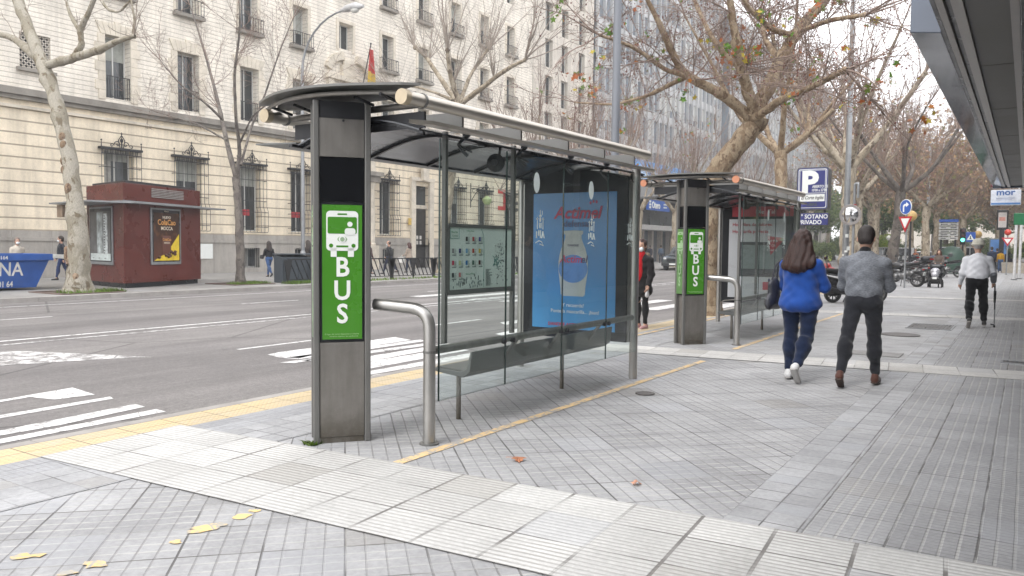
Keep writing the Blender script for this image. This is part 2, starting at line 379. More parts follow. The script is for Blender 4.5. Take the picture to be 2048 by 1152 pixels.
# cross bands of pale ribbed tiles
def band(x0, y0, x1, y1, wd, m, z=.008, ext=0):
    a = math.atan2(y1-y0, x1-x0); L = math.hypot(x1-x0, y1-y0)+ext
    b = MB(); b.quad((0, 0, 0), (L, 0, 0), (L, wd, 0), (0, wd, 0)); return tag(b.build('pale_tile_band', m, loc=(x0, y0, z), rz=a), kind='structure')
a0 = G(100, 914); a1 = G(1026, 1131)
band(-5.78, 2.80, -.06, 3.22, 1.165, P_white, ext=16)
band(-5.78, 10.35, .02, 11.05, .80, P_white2, ext=16)
band(-5.78, 19.7, .02, 20.6, .8, P_white2, ext=16)
band(-5.78, 27.6, .02, 28.6, .8, P_white2, ext=16)
# yellow line behind the shelters
def line(name, pts, wd, m, z=.012, kind='structure'):
    b = MB(); P = [Vector((*p[:2], z)) for p in pts]
    for i in range(len(P)-1):
        d = (P[i+1]-P[i]).normalized(); n = Vector((-d.y, d.x, 0))*wd/2; b.quad(P[i]+n, P[i]-n, P[i+1]-n, P[i+1]+n)
    return tag(b.build(name, m), kind=kind)
line('yellow_pavement_line', [(-3.63, 4.13), (-3.61, 10.3)], .085, M_yl, .0045)
line('yellow_pavement_line', [(-3.66, 11.75), (-3.62, 26)], .085, M_yl, .0045)
line('yellow_pavement_line', [(-5.6, 11.75), (-5.6, 26)], .085, M_yl)
M_yd = roadpaint('yellow_dash_paint', (.72, .52, .24), wear=.47, under=(.40, .38, .34))
random.seed(4)
b = MB(); zz_ = .0035
for (x, y) in [(512, 1022), (483, 1034), (437, 1050), (411, 1057), (388, 1064), (350, 1085), (45, 1115), (75, 1112), (195, 1130), (135, 1148), (185, 1128)]:
    c = G(x, y); zz_ += .0003; rx = random.uniform(.03, .05)*(1.5 if x in (483, 411, 195) else 1); P = []
    for k in range(12):
        a = k*math.pi/6; rr = random.uniform(.62, 1.2); q = Vector((math.cos(a)*rx*1.15*rr, math.sin(a)*rx*.9*rr, 0)); q.rotate(Matrix.Rotation(R(40), 3, 'Z')); P.append((c.x+q.x, c.y+q.y, zz_))
    b.poly(P)
tag(b.build('yellow_paint_marks', M_yd), kind='structure')

# road markings (survey points on the road surface)
def mk(pts, m=M_rp, z=ZR+.004, raw=False):
    b = MB(); P = [(p if raw else G(p[0], p[1], z)) for p in pts]; P = [Vector((p[0], p[1], z)) for p in P]
    ar = sum(P[i].x*P[(i+1) % len(P)].y-P[(i+1) % len(P)].x*P[i].y for i in range(len(P)))
    b.poly(P if ar > 0 else P[::-1]); return tag(b.build('road_marking', m), kind='structure')
mk([(-15.4, 0), (-15.4, 2.2), (-10.49, 6.66), (-11.35, 5.0), (-12.9, -.5)], M_rpw, raw=True) if 0 else None
mk([(0, 703), (50, 702), (305, 714), (230, 717), (0, 731)], M_rpw)
mk([(-60, 812), (0, 800), (145, 775), (190, 789), (110, 799), (60, 794), (-60, 814)])
mk([(-60, 846), (0, 830), (220, 793), (227, 797), (0, 836.5), (-60, 852)])
mk([(-60, 880), (0, 861), (270, 808), (291, 813), (120, 850), (0, 871), (-60, 888)])
mk([(-60, 898), (0, 878), (312, 818), (332, 823), (0, 887), (-60, 905)])
def lane(X, y0, y1, wd, m=M_rp): mk([(X-wd/2, y0), (X+wd/2, y0), (X+wd/2, y1), (X-wd/2, y1)], m, raw=True)
lane(-14.05, -10, 60, .13); lane(-13.55, -10, 60, .13, M_rpw)
b_ = [(-17.9, -6, 9.0), (-17.9, 14, 16), (-17.9, 22, 24), (-17.9, 30, 32), (-17.9, 38, 40), (-17.9, 46, 48)]
for X, a, c in b_: lane(X, a, c, .1)
lane(-21.3, -10, 120, .1)
for a in (7.9, 12.5, 17, 21.5, 27, 33): lane(-10.2, a, a+1.9, .1)
# hatched bus bay
mk([(535, 709), (560, 704), (790, 674), (822, 680), (640, 707), (600, 716), (560, 715)])
for q in [[(566, 716), (640, 706), (840, 679), (852, 682), (600, 718)], [(602, 721), (860, 685), (875, 688), (630, 722)],
          [(740, 712), (900, 686), (905, 692), (740, 722)], [(740, 722), (900, 697), (940, 700), (740, 737)], [(740, 742), (940, 706), (960, 708), (940, 716), (740, 749)],
          [(745, 750), (850, 735), (865, 738), (745, 758)], [(560, 725), (630, 716), (630, 719), (590, 726)], [(990, 668), (1045, 655), (1045, 662), (1010, 672)], [(1000, 645), (1060, 636), (1060, 642), (1010, 650)]]:
    mk(q)
# zebra crossing beyond the shelter
for i in range(9): lane(-7.2-1.15*i, 19.5, 23.5, .5)
lane(-6.9, 24.3, 24.7, 20) if 0 else None
for i in range(9): lane(-7.2-1.15*i, 48, 52, .5)

# drains, covers
def grate(x0, x1, y0, y1, label, bars=10):
    t = thing('drain_grate', label, 'drain grate', ((x0+x1)/2, (y0+y1)/2, 0)); w_, h_ = (x1-x0)/2, (y1-y0)/2
    f = MB(); f.box(-w_, w_, -h_, -h_+.03, .004, .014); f.box(-w_, w_, h_-.03, h_, .004, .014); f.box(-w_, -w_+.03, -h_+.03, h_-.03, .004, .014); f.box(w_-.03, w_, -h_+.03, h_-.03, .004, .014)
    f.build('frame', M_galv, t); g = MB()
    for i in range(bars):
        x = -w_+.03+(i+.5)*(2*w_-.06)/bars; g.box(x-.012, x+.012, -h_+.03, h_-.03, .005, .012)
    g.build('bars', M_steelp, t); p = MB(); p.quad((-w_, -h_, .0045), (w_, -h_, .0045), (w_, h_, .0045), (-w_, h_, .0045)); p.build('pit', M_black, t)
grate(-1.95, -1.15, 17.1, 18.3, 'rectangular slotted grate let into the pavement left of the old man with the cane', 12)
grate(-.25, .35, 12.6, 12.9, 'small slotted drain grate in the pavement at the right frame edge', 10)
def cover(x, y, r, label):
    b = MB(); b.lathe([(r, .0045), (r, .012), (r-.03, .012), (r-.035, .009), (r-.06, .009), (r-.065, .012), (.001, .012)], n=28)
    o = b.build('manhole_cover', mat('cast_iron', (.14, .13, .125), .6, .3, .25, 20, .5, 50), loc=(x, y, 0)); tag(o, label, 'manhole cover')
c = G(1800, 670); cover(c.x, c.y, .33, 'round iron manhole cover in the pavement beyond the man in the grey sweater')
c = G(1290, 788); cover(c.x, c.y, .10, 'small round dark cover in the paving beside the yellow line by the shelter')
b = MB(); b.box(-.35, .35, -.25, .25, .004, .011); tag(b.build('manhole_cover', mat('concrete_lid', (.25, .245, .24), .8, 0, .2, 8, .3), loc=tuple(G(1750, 708)), rz=0), 'square grey cover in the pavement between the two strolling people and the grate', 'manhole cover')
# fallen leaves
def dleaf(x, y, s, col, label, rz):
    P = []
    for k in range(20):
        a = 2*math.pi*k/20; rr = (1. if k % 4 == 0 else .55 if k % 2 else .72); P.append((math.cos(a)*s*rr, math.sin(a)*s*rr, .016+.012*math.sin(a*2+1)))
    b = MB(); b.add(P+[(0, 0, .03)], [(i, (i+1) % 20, 20) for i in range(20)]); b.tube([(0, 0, .03), (-s*1.5, .01, .02)], .002, 4)
    tag(b.build('fallen_leaf', col, loc=(*G(x, y)[:2], 0), rz=rz), label, 'leaf')
dleaf(1037, 922, .062, mat('leaf_rust', (.36, .15, .075), .7, 0, .3, 30), 'larger curled rust brown dead leaf lying on the paving near the shelter', .4)
dleaf(1273, 970, .04, mat('leaf_rust2', (.45, .24, .16), .7, 0, .3, 30), 'small pale brown dead leaf lying on the paving, right of the larger one', 2.)
dleaf(1490, 668, .05, mat('leaf_rust', (0, 0, 0)), 'tiny brown leaf on the ground under the second shelter', 1.) if 0 else None
# ================================================================ bus shelters
M_green = mat('bus_green', (.058, .235, .018), .25, 0, .05, 2, coat=.6)
M_roof = mat('smoked_roof', (.075, .08, .09), .16, 0, .12, 2, spec=.7)
M_lip = mat('roof_lip', (.17, .175, .17), .4, .1, .05, 3)
M_bench = mat('bench_metal', (.17, .175, .17), .45, .3, .06, 3)
def bench_seat_mat():
    k = NT('perforated_seat'); v = k.obj(); s = k.sep(v)
    fu = k.math('SUBTRACT', k.math('FRACT', k.math('DIVIDE', s[0], .03)), .5); fv = k.math('SUBTRACT', k.math('FRACT', k.math('DIVIDE', s[1], .03)), .5)
    d = k.math('SQRT', k.math('ADD', k.math('MULTIPLY', fu, fu), k.math('MULTIPLY', fv, fv))); h = k.mr(d, .24, .32, 1, 0)
    return k.bsdf(k.mix(h, (.24, .245, .24), (.02, .02, .02)), .45, .4)
M_seat = bench_seat_mat()

def bus_pictogram(t, O, u, up, w, z0, z1, M_white):
    """white bus front seen on the green sign; sizes relative to sign"""
    n = Vector(u).cross(Vector(up)); U = Vector(u); 
    def P(a, c, off=.004): return Vector(O)+U*a+Vector((0, 0, c))+n*off
    W = w
    def rrect(b, x0, x1, y0, y1, r, off):
        pts = []
        for cx, cy, a0 in ((x1-r, y0+r, -90), (x1-r, y1-r, 0), (x0+r, y1-r, 90), (x0+r, y0+r, 180)):
            for k in range(5):
                a = R(a0+k*22.5); pts.append(P(cx+r*math.cos(a), cy+r*math.sin(a), off))
        b.prism(pts, n*.0012)
    def disc(b, cx, cy, r, off):
        b.prism([P(cx+r*math.cos(2*math.pi*k/18), cy+r*math.sin(2*math.pi*k/18), off) for k in range(18)], n*.0012)
    x0, x1 = W*.10, W*.90; H = z1-z0; top = z1-.045*H; bot = z1-.34*H; h = top-bot
    wb = MB(); rrect(wb, x0, x1, bot, top, .03, .0034)
    rrect(wb, x0+.11*W, x0+.26*W, bot-.045*H, bot+.02, .004, .0034); rrect(wb, x1-.26*W, x1-.11*W, bot-.045*H, bot+.02, .004, .0034)
    wb.build('bus_pictogram', M_white, t)
    g = MB(); rrect(g, x0+.035*W, x1-.035*W, bot+h*.43, top-h*.15, .012, .005); rrect(g, x0+.28*W, x1-.28*W, top-h*.10, top-h*.06, .004, .005)
    rrect(g, x0+.25*W, x1-.25*W, bot+h*.09, bot+h*.135, .002, .005)
    disc(g, x0+.12*W, bot+h*.13, .052*W, .005); disc(g, x1-.12*W, bot+h*.13, .052*W, .005)
    g.build('pictogram_detail', M_green, t)
    d = MB(); disc(d, x0+.59*W, top-h*.33, .065*W, .0066); rrect(d, x0+.46*W, x0+.73*W, bot+h*.40, bot+h*.57, .02, .0066); d.build('driver_figure', M_white, t)
    e = MB(); cc = [P(W*.5+.125*W*math.cos(a)*(1 if abs(math.sin(a)) > .3 else 1), bot+h*.29+.022*math.sin(a), .005) for a in [2*math.pi*k/20 for k in range(20)]]; e.prism(cc, n*.001)
    e.build('emblem', mat('emblem_green', (.30, .42, .27), .4), t)
    e = MB(); disc(e, W*.5, bot+h*.29, .026, .0062); e.build('emblem_ring', M_white, t); e = MB(); disc(e, W*.5, bot+h*.29, .017, .0076); e.build('emblem_dot', mat('emblem_green', (0, 0, 0)), t)

def totem(F, ang, t, big=True):
    """post block; F front-left foot, front runs along u"""
    u = Vector((math.cos(ang), math.sin(ang), 0)); v = Vector((-u.y, u.x, 0)); w_, d_, H = .43, .27, 2.60; Z = Vector((0, 0, 1)); n = -v
    def bx(a0, a1, b0, b1, z0, z1, mm, nm, bev=0, par=t):
        b = MB(); b.obox(F+u*a0+v*b0+Z*z0, u*(a1-a0), v*(b1-b0), Z*(z1-z0)); return b.build(nm, mm, par, bevel=bev)
    for a0, b0 in ((0, 0), (w_-.045, 0), (0, d_-.045), (w_-.045, d_-.045)): bx(a0, a0+.045, b0, b0+.045, 0, H, M_steelp, 'corner_post', .008)
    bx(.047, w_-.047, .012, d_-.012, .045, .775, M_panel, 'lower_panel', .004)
    bx(.05, w_-.05, .02, d_-.02, 0, .043, M_panel, 'plinth')
    bx(.047, w_-.047, .016, d_-.016, .779, 1.845, M_black, 'sign_frame')
    bx(.047, w_-.047, .016, d_-.016, 1.848, 2.178, mat('display_glass', (.004, .0045, .006), .12, 0, .05, 2, spec=.4), 'display_screen')
    bx(.047, w_-.047, .012, d_-.012, 2.182, 2.47, M_panel, 'upper_panel', .004)
    bx(.047, w_-.047, .020, d_-.02, 2.473, 2.60, M_dark, 'roof_mount')
    bx(.008, w_-.008, d_-.2, d_-.05, .3, 2.4, M_panel, 'side_panel') if 0 else None
    s0, s1 = .066, w_-.066
    for face in (0, 1):
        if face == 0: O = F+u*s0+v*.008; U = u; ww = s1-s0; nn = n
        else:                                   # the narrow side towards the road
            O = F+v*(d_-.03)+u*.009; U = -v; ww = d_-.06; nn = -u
        b = MB(); b.obox(O+Z*.80-nn*0, U*ww, Z*(1.822-.80), nn*.004 if 0 else nn*.0015); sg = b.build('bus_sign', M_green if face == 0 else mat('reflection_lit_green', (.10, .21, .07), .3), t)  # side sign: same green, its dull reflected light put into the colour
        bus_pictogram(sg, O, U, (0, 0, 1), ww, .80, 1.822, M_white if face == 0 else mat('reflection_lit_print', (.28, .42, .24), .5))  # side print coloured to look lit only by reflection, not white
        if big or face == 0:
            for i, ch in enumerate('BUS'):
                text(ch, .205, O+U*ww*.5+Z*(1.283-i*.178)+nn*.004, U, Z, M_white if face == 0 else mat('reflection_lit_print', (.28, .42, .24), .5), 'lettering', sg, bold=.022, ext=.001, align='CENTER', xs=.92 if face == 0 else .6)
            if face == 0:
                text('El lugar del cartel, disposición al visitante', .0155, O+U*ww*.06+Z*.835+nn*.003, U, Z, mat('pale_green_print', (.35, .55, .25), .5), 'lettering', sg, ext=.0003)
                text('Horarios sujetos a las condiciones', .0155, O+U*ww*.18+Z*.818+nn*.003, U, Z, mat('pale_green_print', (0, 0, 0)), 'lettering', sg, ext=.0003)
    b = MB(); c = F+u*w_*.52+v*.009+Z*2.455; b.cyl(c, c+n*.006, .009, 10); b.build('lock', M_dark, t)

def shelter(dy, ad, labels):
    """one glazed bus stop; dy metres further along the pavement"""
    D = Vector((0, dy, 0)); t = thing('bus_shelter', labels[0], 'bus shelter', (-4.5, 4.6+dy, 0))
    L = Vector((-4.5, 4.6+dy, 0))
    class LMB(MB):
        def build(s, *a, **k):
            s.v = [(p[0]-L.x, p[1]-L.y, p[2]) for p in s.v]; return MB.build(s, *a, **k)
    y = lambda q: q+dy
    # totem is part of the stop
    tt = MB()
    class _T: pass
    before = set(o.name for o in bpy.data.objects)
    totem(Vector((-4.49, 4.16+dy, 0))-L, R(51), t)
    # handrail post bent over to the totem
    b = LMB(); b.tube(fillet([(-3.79, y(4.68), 0), (-3.79, y(4.68), 1.03), (-4.27, y(4.60), 1.06)], .16, 7), .047, 16); b.build('handrail', M_steel, t, 40)
    b = LMB(); b.lathe([(.075, 0), (.075, .012), (.05, .014)], (-3.79, y(4.68), 0)); b.lathe([(.05, 0), (.05, .02)], (-3.79, y(4.68), .70)); b.build('collar', M_steelp, t, 30)
    # back posts
    b = LMB(); b.tube([(-3.79, y(8.42), 0), (-3.79, y(8.42), 2.42)], .048, 16); b.build('post', M_steel, t, 40)
    b = LMB(); b.tube([(-5.34, y(8.42), 0), (-5.34, y(8.42), 2.50)], .045, 14); b.build('post', M_steel, t, 40)
    for yy in (4.98, 5.97):
        b = LMB(); b.box(-3.90, -3.865, y(yy)-.018, y(yy)+.018, .74, 2.42); b.build('mullion', M_steelp, t)
    # leaning rail
    b = LMB(); b.tube([(-3.80, y(4.74), .715), (-3.80, y(8.40), .715)], .033, 12); b.build('leaning_rail', M_panel, t, 40)
    for yy in (5.66, 5.80, 6.66, 6.78, 7.60, 7.70):
        b = LMB(); b.bar((-3.80, y(yy), .715), (-3.765, y(yy), .70), .03); b.cyl((-3.775, y(yy), .70), (-3.745, y(yy), .70), .022, 8); b.build('glass_clamp', M_dark, t)
    # glass
    ys = [4.745, 5.67, 6.66, 7.62, 8.40]
    for i in range(4):
        b = LMB(); b.box(-3.758, -3.748, y(ys[i])+.006, y(ys[i+1])-.006, .325, 2.33); g = b.build('glass_pane', M_glass, t)
    b = LMB()
    for q in ys[1:-1]: b.box(-3.7585, -3.7475, y(q)-.0055, y(q)+.0055, .325, 2.33)
    b.box(-3.7585, -3.7475, y(4.745)-.003, y(4.745)+.0055, .325, 2.33)
    b.build('glass_edge', mat('glass_edge', (.03, .05, .045), .2), t)
    # white ovals and town marks on the panes
    for (px, py, yy) in ((1065, 360, 6.15), (1167, 375, 7.22)):
        b = LMB(); b.prism([(-3.746, y(yy)+.052*math.cos(a), 2.10+.093*math.sin(a)) for a in [2*math.pi*k/28 for k in range(28)]][::1], (.002, 0, 0)); b.build('oval_sticker', mat('sticker_white', (.66, .73, .70), .5), t)
    for yy in (6.22, 7.24, 8.18):
        b = LMB(); X = -3.746
        def q(a0, a1, z0, z1): b.box(X, X+.0015, y(yy)+a0, y(yy)+a1, 1.62+z0, 1.62+z1)
        for a0, a1, z0, z1 in [(-.012, .012, .13, .17), (-.02, -.006, .07, .12), (.006, .02, .07, .12), (-.02, .02, .175, .19), (-.055, -.045, .06, .17), (.045, .055, .06, .17), (-.07, -.03, .15, .158), (.03, .07, .15, .158), (-.07, -.055, -.02, .04), (-.035, -.012, .0, .05), (.0, .015, -.02, .05), (.03, .038, .19, .23), (-.004, .004, .19, .235)]: q(a0, a1, z0, z1)
        b.tube([(X, y(yy)+.03, -.02+1.62), (X, y(yy)+.05, .04+1.62), (X, y(yy)+.075, -.02+1.62)], .005, 5)
        b.tube([(X, y(yy)-.075, 1.555), (X, y(yy)-.02, 1.575), (X, y(yy)+.03, 1.565), (X, y(yy)+.06, 1.53), (X, y(yy)+.0, 1.545)], .004, 5)
        b.build('town_emblem', mat('sticker_white', (0, 0, 0)), t)
    # roof tubes
    b = LMB(); b.tube([(-3.75, y(4.33), 2.575), (-3.75, y(8.63), 2.60)], .050, 18); b.build('roof_tube', mat('champagne_metal', (.52, .48, .42), .33, .75, .08, 2), t, 40)
    b = LMB(); b.tube([(-5.29, y(4.40), 2.575), (-5.29, y(8.63), 2.60)], .050, 18); b.build('roof_tube', mat('champagne_metal', (0, 0, 0)), t, 40)
    rim = mat('copper_cap' if ad == 2 else 'champagne_cap', (.50, .22, .13) if ad == 2 else (.50, .42, .30), .5, .5, .1, 8)
    for X in (-3.75, -5.29):
        y0 = 4.30 if X > -4 else 4.37
        b = LMB(); b.lathe([(.03, 0), (.056, .0), (.056, .05), (.054, .06)], (X, y(y0), 2.574), axis=(0, 1, 0)); b.build('tube_cap', rim, t, 40)
        b = LMB(); b.lathe([(.057, 0), (.057, .02)], (X, y(y0)+.22, 2.576), axis=(0, 1, 0)); b.build('tube_ring', M_steelp, t, 40)
    # flat glazing rail below
    b = LMB(); b.prism([(-3.70, y(4.60), 2.410), (-3.78, y(4.42), 2.405), (-3.78, y(8.82), 2.415), (-3.70, y(8.74), 2.415)], (0, 0, .028)); b.build('glazing_rail', mat('champagne_metal', (0, 0, 0)), t)
    # beams
    for yy in (5.1, 5.97, 6.83, 7.62, 8.38):
        for sgn in (1, -1):
            cx = -3.80 if sgn > 0 else -5.24
            b = LMB(); b.prism([(cx, y(yy)-.012, 2.585), (cx, y(yy)-.012, 2.452), (cx-.62*sgn, y(yy)-.012, 2.575), (cx-.62*sgn, y(yy)-.012, 2.59)], (0, .024, 0)); b.build('beam', M_steelp, t)
        b = LMB(); b.bar((-4.40, y(yy), 2.583), (-4.64, y(yy), 2.583), .024, .013); b.build('beam_tie', M_steelp, t)
        # dark spider brackets that carry the glass
        b = LMB(); b.ball((-3.80, y(yy)+.05, 2.415), .035, 8, 5); b.tube([(-3.80, y(yy)+.05, 2.41), (-3.86, y(yy)+.02, 2.33), (-3.80, y(yy)+.0, 2.27), (-3.77, y(yy)+.03, 2.24)], [.018, .014, .012, .016], 6)
        b.tube([(-3.86, y(yy)+.02, 2.33), (-3.80, y(yy)+.12, 2.28)], .010, 6); b.build('glass_bracket', M_black, t, 40)
    # vaulted smoked roof
    N = 10; prof = []
    for k in range(N+1):
        s_ = k/N; X = -3.80-1.30*s_; prof.append((X, 2.335+.15*math.sin(math.pi*(s_*.92+.08))))
    b = LMB()
    for k in range(N):
        (xa, za), (xb, zb) = prof[k], prof[k+1]; b.obox((xb, y(4.56), zb), (xa-xb, 0, za-zb), (0, 4.12, 0), (0, 0, .012))
    b.build('roof_panel', M_roof, t)
    for yy in (4.60, 5.42, 6.24, 7.06, 7.88, 8.62):
        b = LMB()
        for k in range(N):
            (xa, za), (xb, zb) = prof[k], prof[k+1]; b.obox((xb, y(yy), zb-.022), (xa-xb, 0, za-zb), (0, .03, 0), (0, 0, .020))
        b.build('roof_rib', M_black, t)
    b = LMB(); b.box(-5.14, -5.10, y(4.5), y(8.7), 2.32, 2.345); b.build('roof_edge_bar', M_black, t)
    b = LMB(); b.prism([(-5.12, y(4.56), 2.355), (-5.12, y(8.70), 2.355), (-5.43, y(8.70), 2.345), (-5.43, y(4.40), 2.345)], (0, 0, .012)); b.build('roof_lip', M_lip, t)
    b = LMB(); b.prism([(-5.17, y(4.44), 2.43), (-5.17, y(4.98), 2.43), (-4.62, y(4.98), 2.53), (-4.62, y(4.44), 2.53), ], (0, 0, .07)) if 0 else b.obox((-5.2, y(4.62), 2.40), (1.4, 0, 0), (0, .02, 0), (0, 0, .12)); b.build('end_beam', M_dark, t)
    # curved cap over the totem
    arc = [(-5.42+1.74*k/16, y(4.40)-.32*math.sin(math.pi*k/16)+(.03 if k in (0, 16) else 0)) for k in range(17)]
    b = LMB(); b.prism([(p[0], p[1], 2.665) for p in arc]+[(-4.05, y(4.50), 2.665), (-5.05, y(4.50), 2.665)], (0, 0, .018)); b.build('cap_plate', M_steelp, t)
    b = LMB(); b.prism([(p[0]*.86-4.56*.14, p[1]+.10, 2.635) for p in arc]+[(-4.0, y(4.62), 2.635), (-5.14, y(4.62), 2.635)], (0, 0, .014)); b.build('cap_plate', M_dark, t)
    b = LMB(); b.tube([(-5.31+1.52*k/16, y(4.42)-.27*math.sin(math.pi*k/16), 2.625) for k in range(17)], .016, 8); b.build('cap_ring', M_panel, t, 40)
    for X in (-5.1, -4.85, -4.2, -3.95):
        b = LMB(); b.tube([(X, y(4.5), 2.58), (X, y(4.3), 2.61)], .012, 6); b.build('cap_bracket', M_black, t)
    b = LMB(); b.tube([(-5.28, y(4.62), 2.575), (-3.76, y(4.62), 2.575)], .028, 10); b.build('cross_tube', M_panel, t, 40)
    # hanging signal / loudspeaker
    b = LMB(); b.lathe([(.02, 0), (.085, .01), (.085, .03), (.03, .06), (.03, .08)], (-4.1, y(6.02), 2.28), axis=(.3, -1, 0), n=16); b.tube([(-4.1, y(6.05), 2.30), (-4.1, y(6.08), 2.44)], .012, 6); b.tube([(-4.1, y(6.05), 2.33), (-3.82, y(6.45), 2.37)], .009, 6); b.build('loudspeaker', M_black, t, 40)
    # bench
    b = LMB(); b.prism([(-4.36, y(5.42), .43), (-4.34, y(5.42), .455), (-4.04, y(5.42), .44), (-3.985, y(5.42), .47), (-3.945, y(5.42), .62), (-3.925, y(5.42), .62), (-3.95, y(5.42), .44), (-4.02, y(5.42), .39), (-4.30, y(5.42), .415)], (0, 2.72, 0)); b.build('bench_seat', M_bench, t, 30, bevel=.006)
    b = LMB(); b.quad((-4.335, y(5.45), .4575), (-4.045, y(5.45), .4435), (-4.045, y(8.11), .4435), (-4.335, y(8.11), .4575)); b.build('seat_perforation', M_seat, t)
    for yy in (5.52, 7.36):
        b = LMB(); b.tube([(-4.14, y(yy), 0), (-4.14, y(yy), .42)], .022, 10); b.build('bench_leg', M_panel, t, 40)
    for yy in (5.95, 6.75, 7.6):
        b = LMB(); b.bar((-3.94, y(yy), .52), (-3.81, y(yy), .70), .05, .02); b.build('bench_bracket', M_steelp, t)
    b = LMB(); b.tube(fillet([(-4.30, y(5.44), .45), (-4.30, y(5.44), .64), (-3.98, y(5.44), .68), (-3.83, y(5.44), .71)], .06, 4), .010, 8); b.build('armrest', M_panel, t, 40)
    # map frame between the mullions (first stop only)
    if ad == 1:
        z0, z1 = 1.125, 1.70
        b = LMB(); b.box(-3.905, -3.86, y(4.998), y(5.952), z1-.03, z1); b.box(-3.905, -3.86, y(4.998), y(5.952), z0, z0+.04); b.box(-3.905, -3.86, y(4.998), y(5.02), z0+.04, z1-.03); b.box(-3.905, -3.86, y(5.93), y(5.952), z0+.04, z1-.03); mf = b.build('map_frame', M_steelp, t)
        b = LMB(); b.box(-3.895, -3.869, y(5.02), y(5.93), z0+.04, z1-.03); mp = b.build('map_sheet', mat('map_paper', (.72, .80, .74), .3, 0, .05, 2), mf)
        X = -3.866; rg = random.Random(3); cols = [(.05, .05, .05), (.45, .06, .06), (.12, .12, .35), (.3, .3, .3), (.04, .05, .15), (.2, .4, .6), (.55, .12, .08), (.65, .5, .1), (.5, .05, .1), (.5, .55, .3), (.06, .2, .45), (.1, .2, .15), (.12, .04, .04), (.08, .1, .1), (.6, .2, .2)]
        cells = [(r, c) for r in range(4) for c in range(5) if not (r == 0 and c < 2) and not (r == 3 and c > 1)]
        for i, (r, c) in enumerate(cells):
            b = LMB(); yy = y(5.055+c*.092); zz = z1-.115-r*.098; b.box(X, X+.001, yy, yy+.026, zz-.024, zz+.012); b.build('route_mark', mat('route_%d' % i, cols[i % len(cols)], .5), mp)
        b = LMB()
        for i, (r, c) in enumerate(cells):
            yy = y(5.055+c*.092); zz = z1-.115-r*.098
            for k in range(6): b.box(X, X+.001, yy+.032, yy+.032+rg.uniform(.015, .03), zz+.006-k*.009, zz+.009-k*.009)
            b.box(X, X+.001, yy, yy+.055, zz-.045, zz-.038)
        for k in range(16): b.box(X, X+.001, y(5.53), y(5.53)+rg.uniform(.04, .1), 1.32-k*.009, 1.324-k*.009)
        for k in range(40): yy = y(rg.uniform(5.06, 5.5)); zz = rg.uniform(1.17, 1.27); b.box(X, X+.001, yy, yy+.012, zz, zz+.02)
        for k in range(90):
            yy = y(5.75+rg.gauss(0, .05)); zz = 1.42+rg.gauss(0, .10)
            if 1.18 < zz < 1.65 and yy < y(5.9): b.box(X, X+.001, yy, yy+rg.uniform(.004, .02), zz, zz+rg.uniform(.003, .012))
        b.build('map_print', mat('map_grey', (.22, .27, .26), .6), mp)
        b = LMB(); P = [(X+.001, y(5.03), 1.36), (X+.001, y(5.03), 1.36)]
        b.tube([(X, y(5.46), z1-.035), (X, y(5.495), z1-.09), (X, y(5.50), z1-.2), (X, y(5.50), z0+.045)], .0018, 4)
        b.tube([(X, y(5.035), z1-.035), (X, y(5.035), z1-.12), (X, y(5.15), z1-.12), (X, y(5.15), z1-.035)], .002, 4)
        for k in range(26):
            a = rg.uniform(0, 6.28); yy = y(5.70+rg.uniform(-.05, .06)); zz = 1.375+rg.uniform(-.03, .05); b.tube([(X, yy, zz), (X, yy+.03*math.cos(a), zz+.03*math.sin(a))], .002, 3)
        b.build('map_lines', mat('map_teal', (.10, .30, .27), .6), mp)
        mg = mat('map_green_text', (.07, .28, .12), .6); Yv = (0, 1, 0); Zv = (0, 0, 1); o3 = lambda a, z: Vector((X+.001, y(a), z))-L
        text('Plano Bus', .021, o3(5.045, z1-.075), Yv, Zv, mg, 'lettering', mp, ext=.0003); text('Córdoba', .021, o3(5.055, z1-.105), Yv, Zv, mg, 'lettering', mp, ext=.0003)
        text('Líneas urbanas', .018, o3(5.25, z1-.06), Yv, Zv, mg, 'lettering', mp, ext=.0003); text('Líneas periféricas', .018, o3(5.24, 1.285), Yv, Zv, mg, 'lettering', mp, ext=.0003)
    # advertising case across the end
    x0, x1, yf, yb = -5.27, -3.86, 8.36, 8.50
    arcn = 12; zt, rise = 2.34, .10
    outl = [(x0, .42), (x1, .42), (x1, zt)]+[(x1+(x0-x1)*k/arcn, zt+rise*math.sin(math.pi*k/arcn)) for k in range(1, arcn)]+[(x0, zt)]
    b = LMB(); b.prism([(p[0], y(yf), p[1]) for p in outl], (0, yb-yf, 0)); cs = b.build('ad_case', mat('case_black', (.010, .011, .014), .55, 0, .05, 3, spec=.3), t, bevel=.006)
    lab = MB()
    px0, px1, pz0, pz1 = -5.13, -4.00, .53, 2.17
    U = Vector((1, 0, 0)); Z = Vector((0, 0, 1)); F3 = lambda a, z, o=.006: Vector((a, y(yf)-o, z))-L
    if ad == 1:
        k = NT('poster_blue'); s = k.sep(k.obj()); c = k.mix(k.mr(s[2], 1.3, .5), (.04, .20, .46), (.07, .33, .68)); c = k.mix(k.mr(k.noise(k.obj(), 1.6, 3), .4, .7, 0, .25), c, (.04, .17, .38)); mb = k.bsdf(c, .18, 0, None, .5)
        b = LMB(); b.box(px0, px1, y(yf)-.004, y(yf)+.02, pz0, pz1); po = b.build('poster', mb, cs)
        # bottle
        prof = [(.0, .0), (.14, .0), (.165, .02), (.17, .10), (.185, .2), (.20, .30), (.20, .42), (.185, .50), (.165, .57), (.125, .66), (.11, .70), (.11, .735), (.13, .75), (.13, .785), (0, .79)]
        cxp = -4.565; z0 = .93
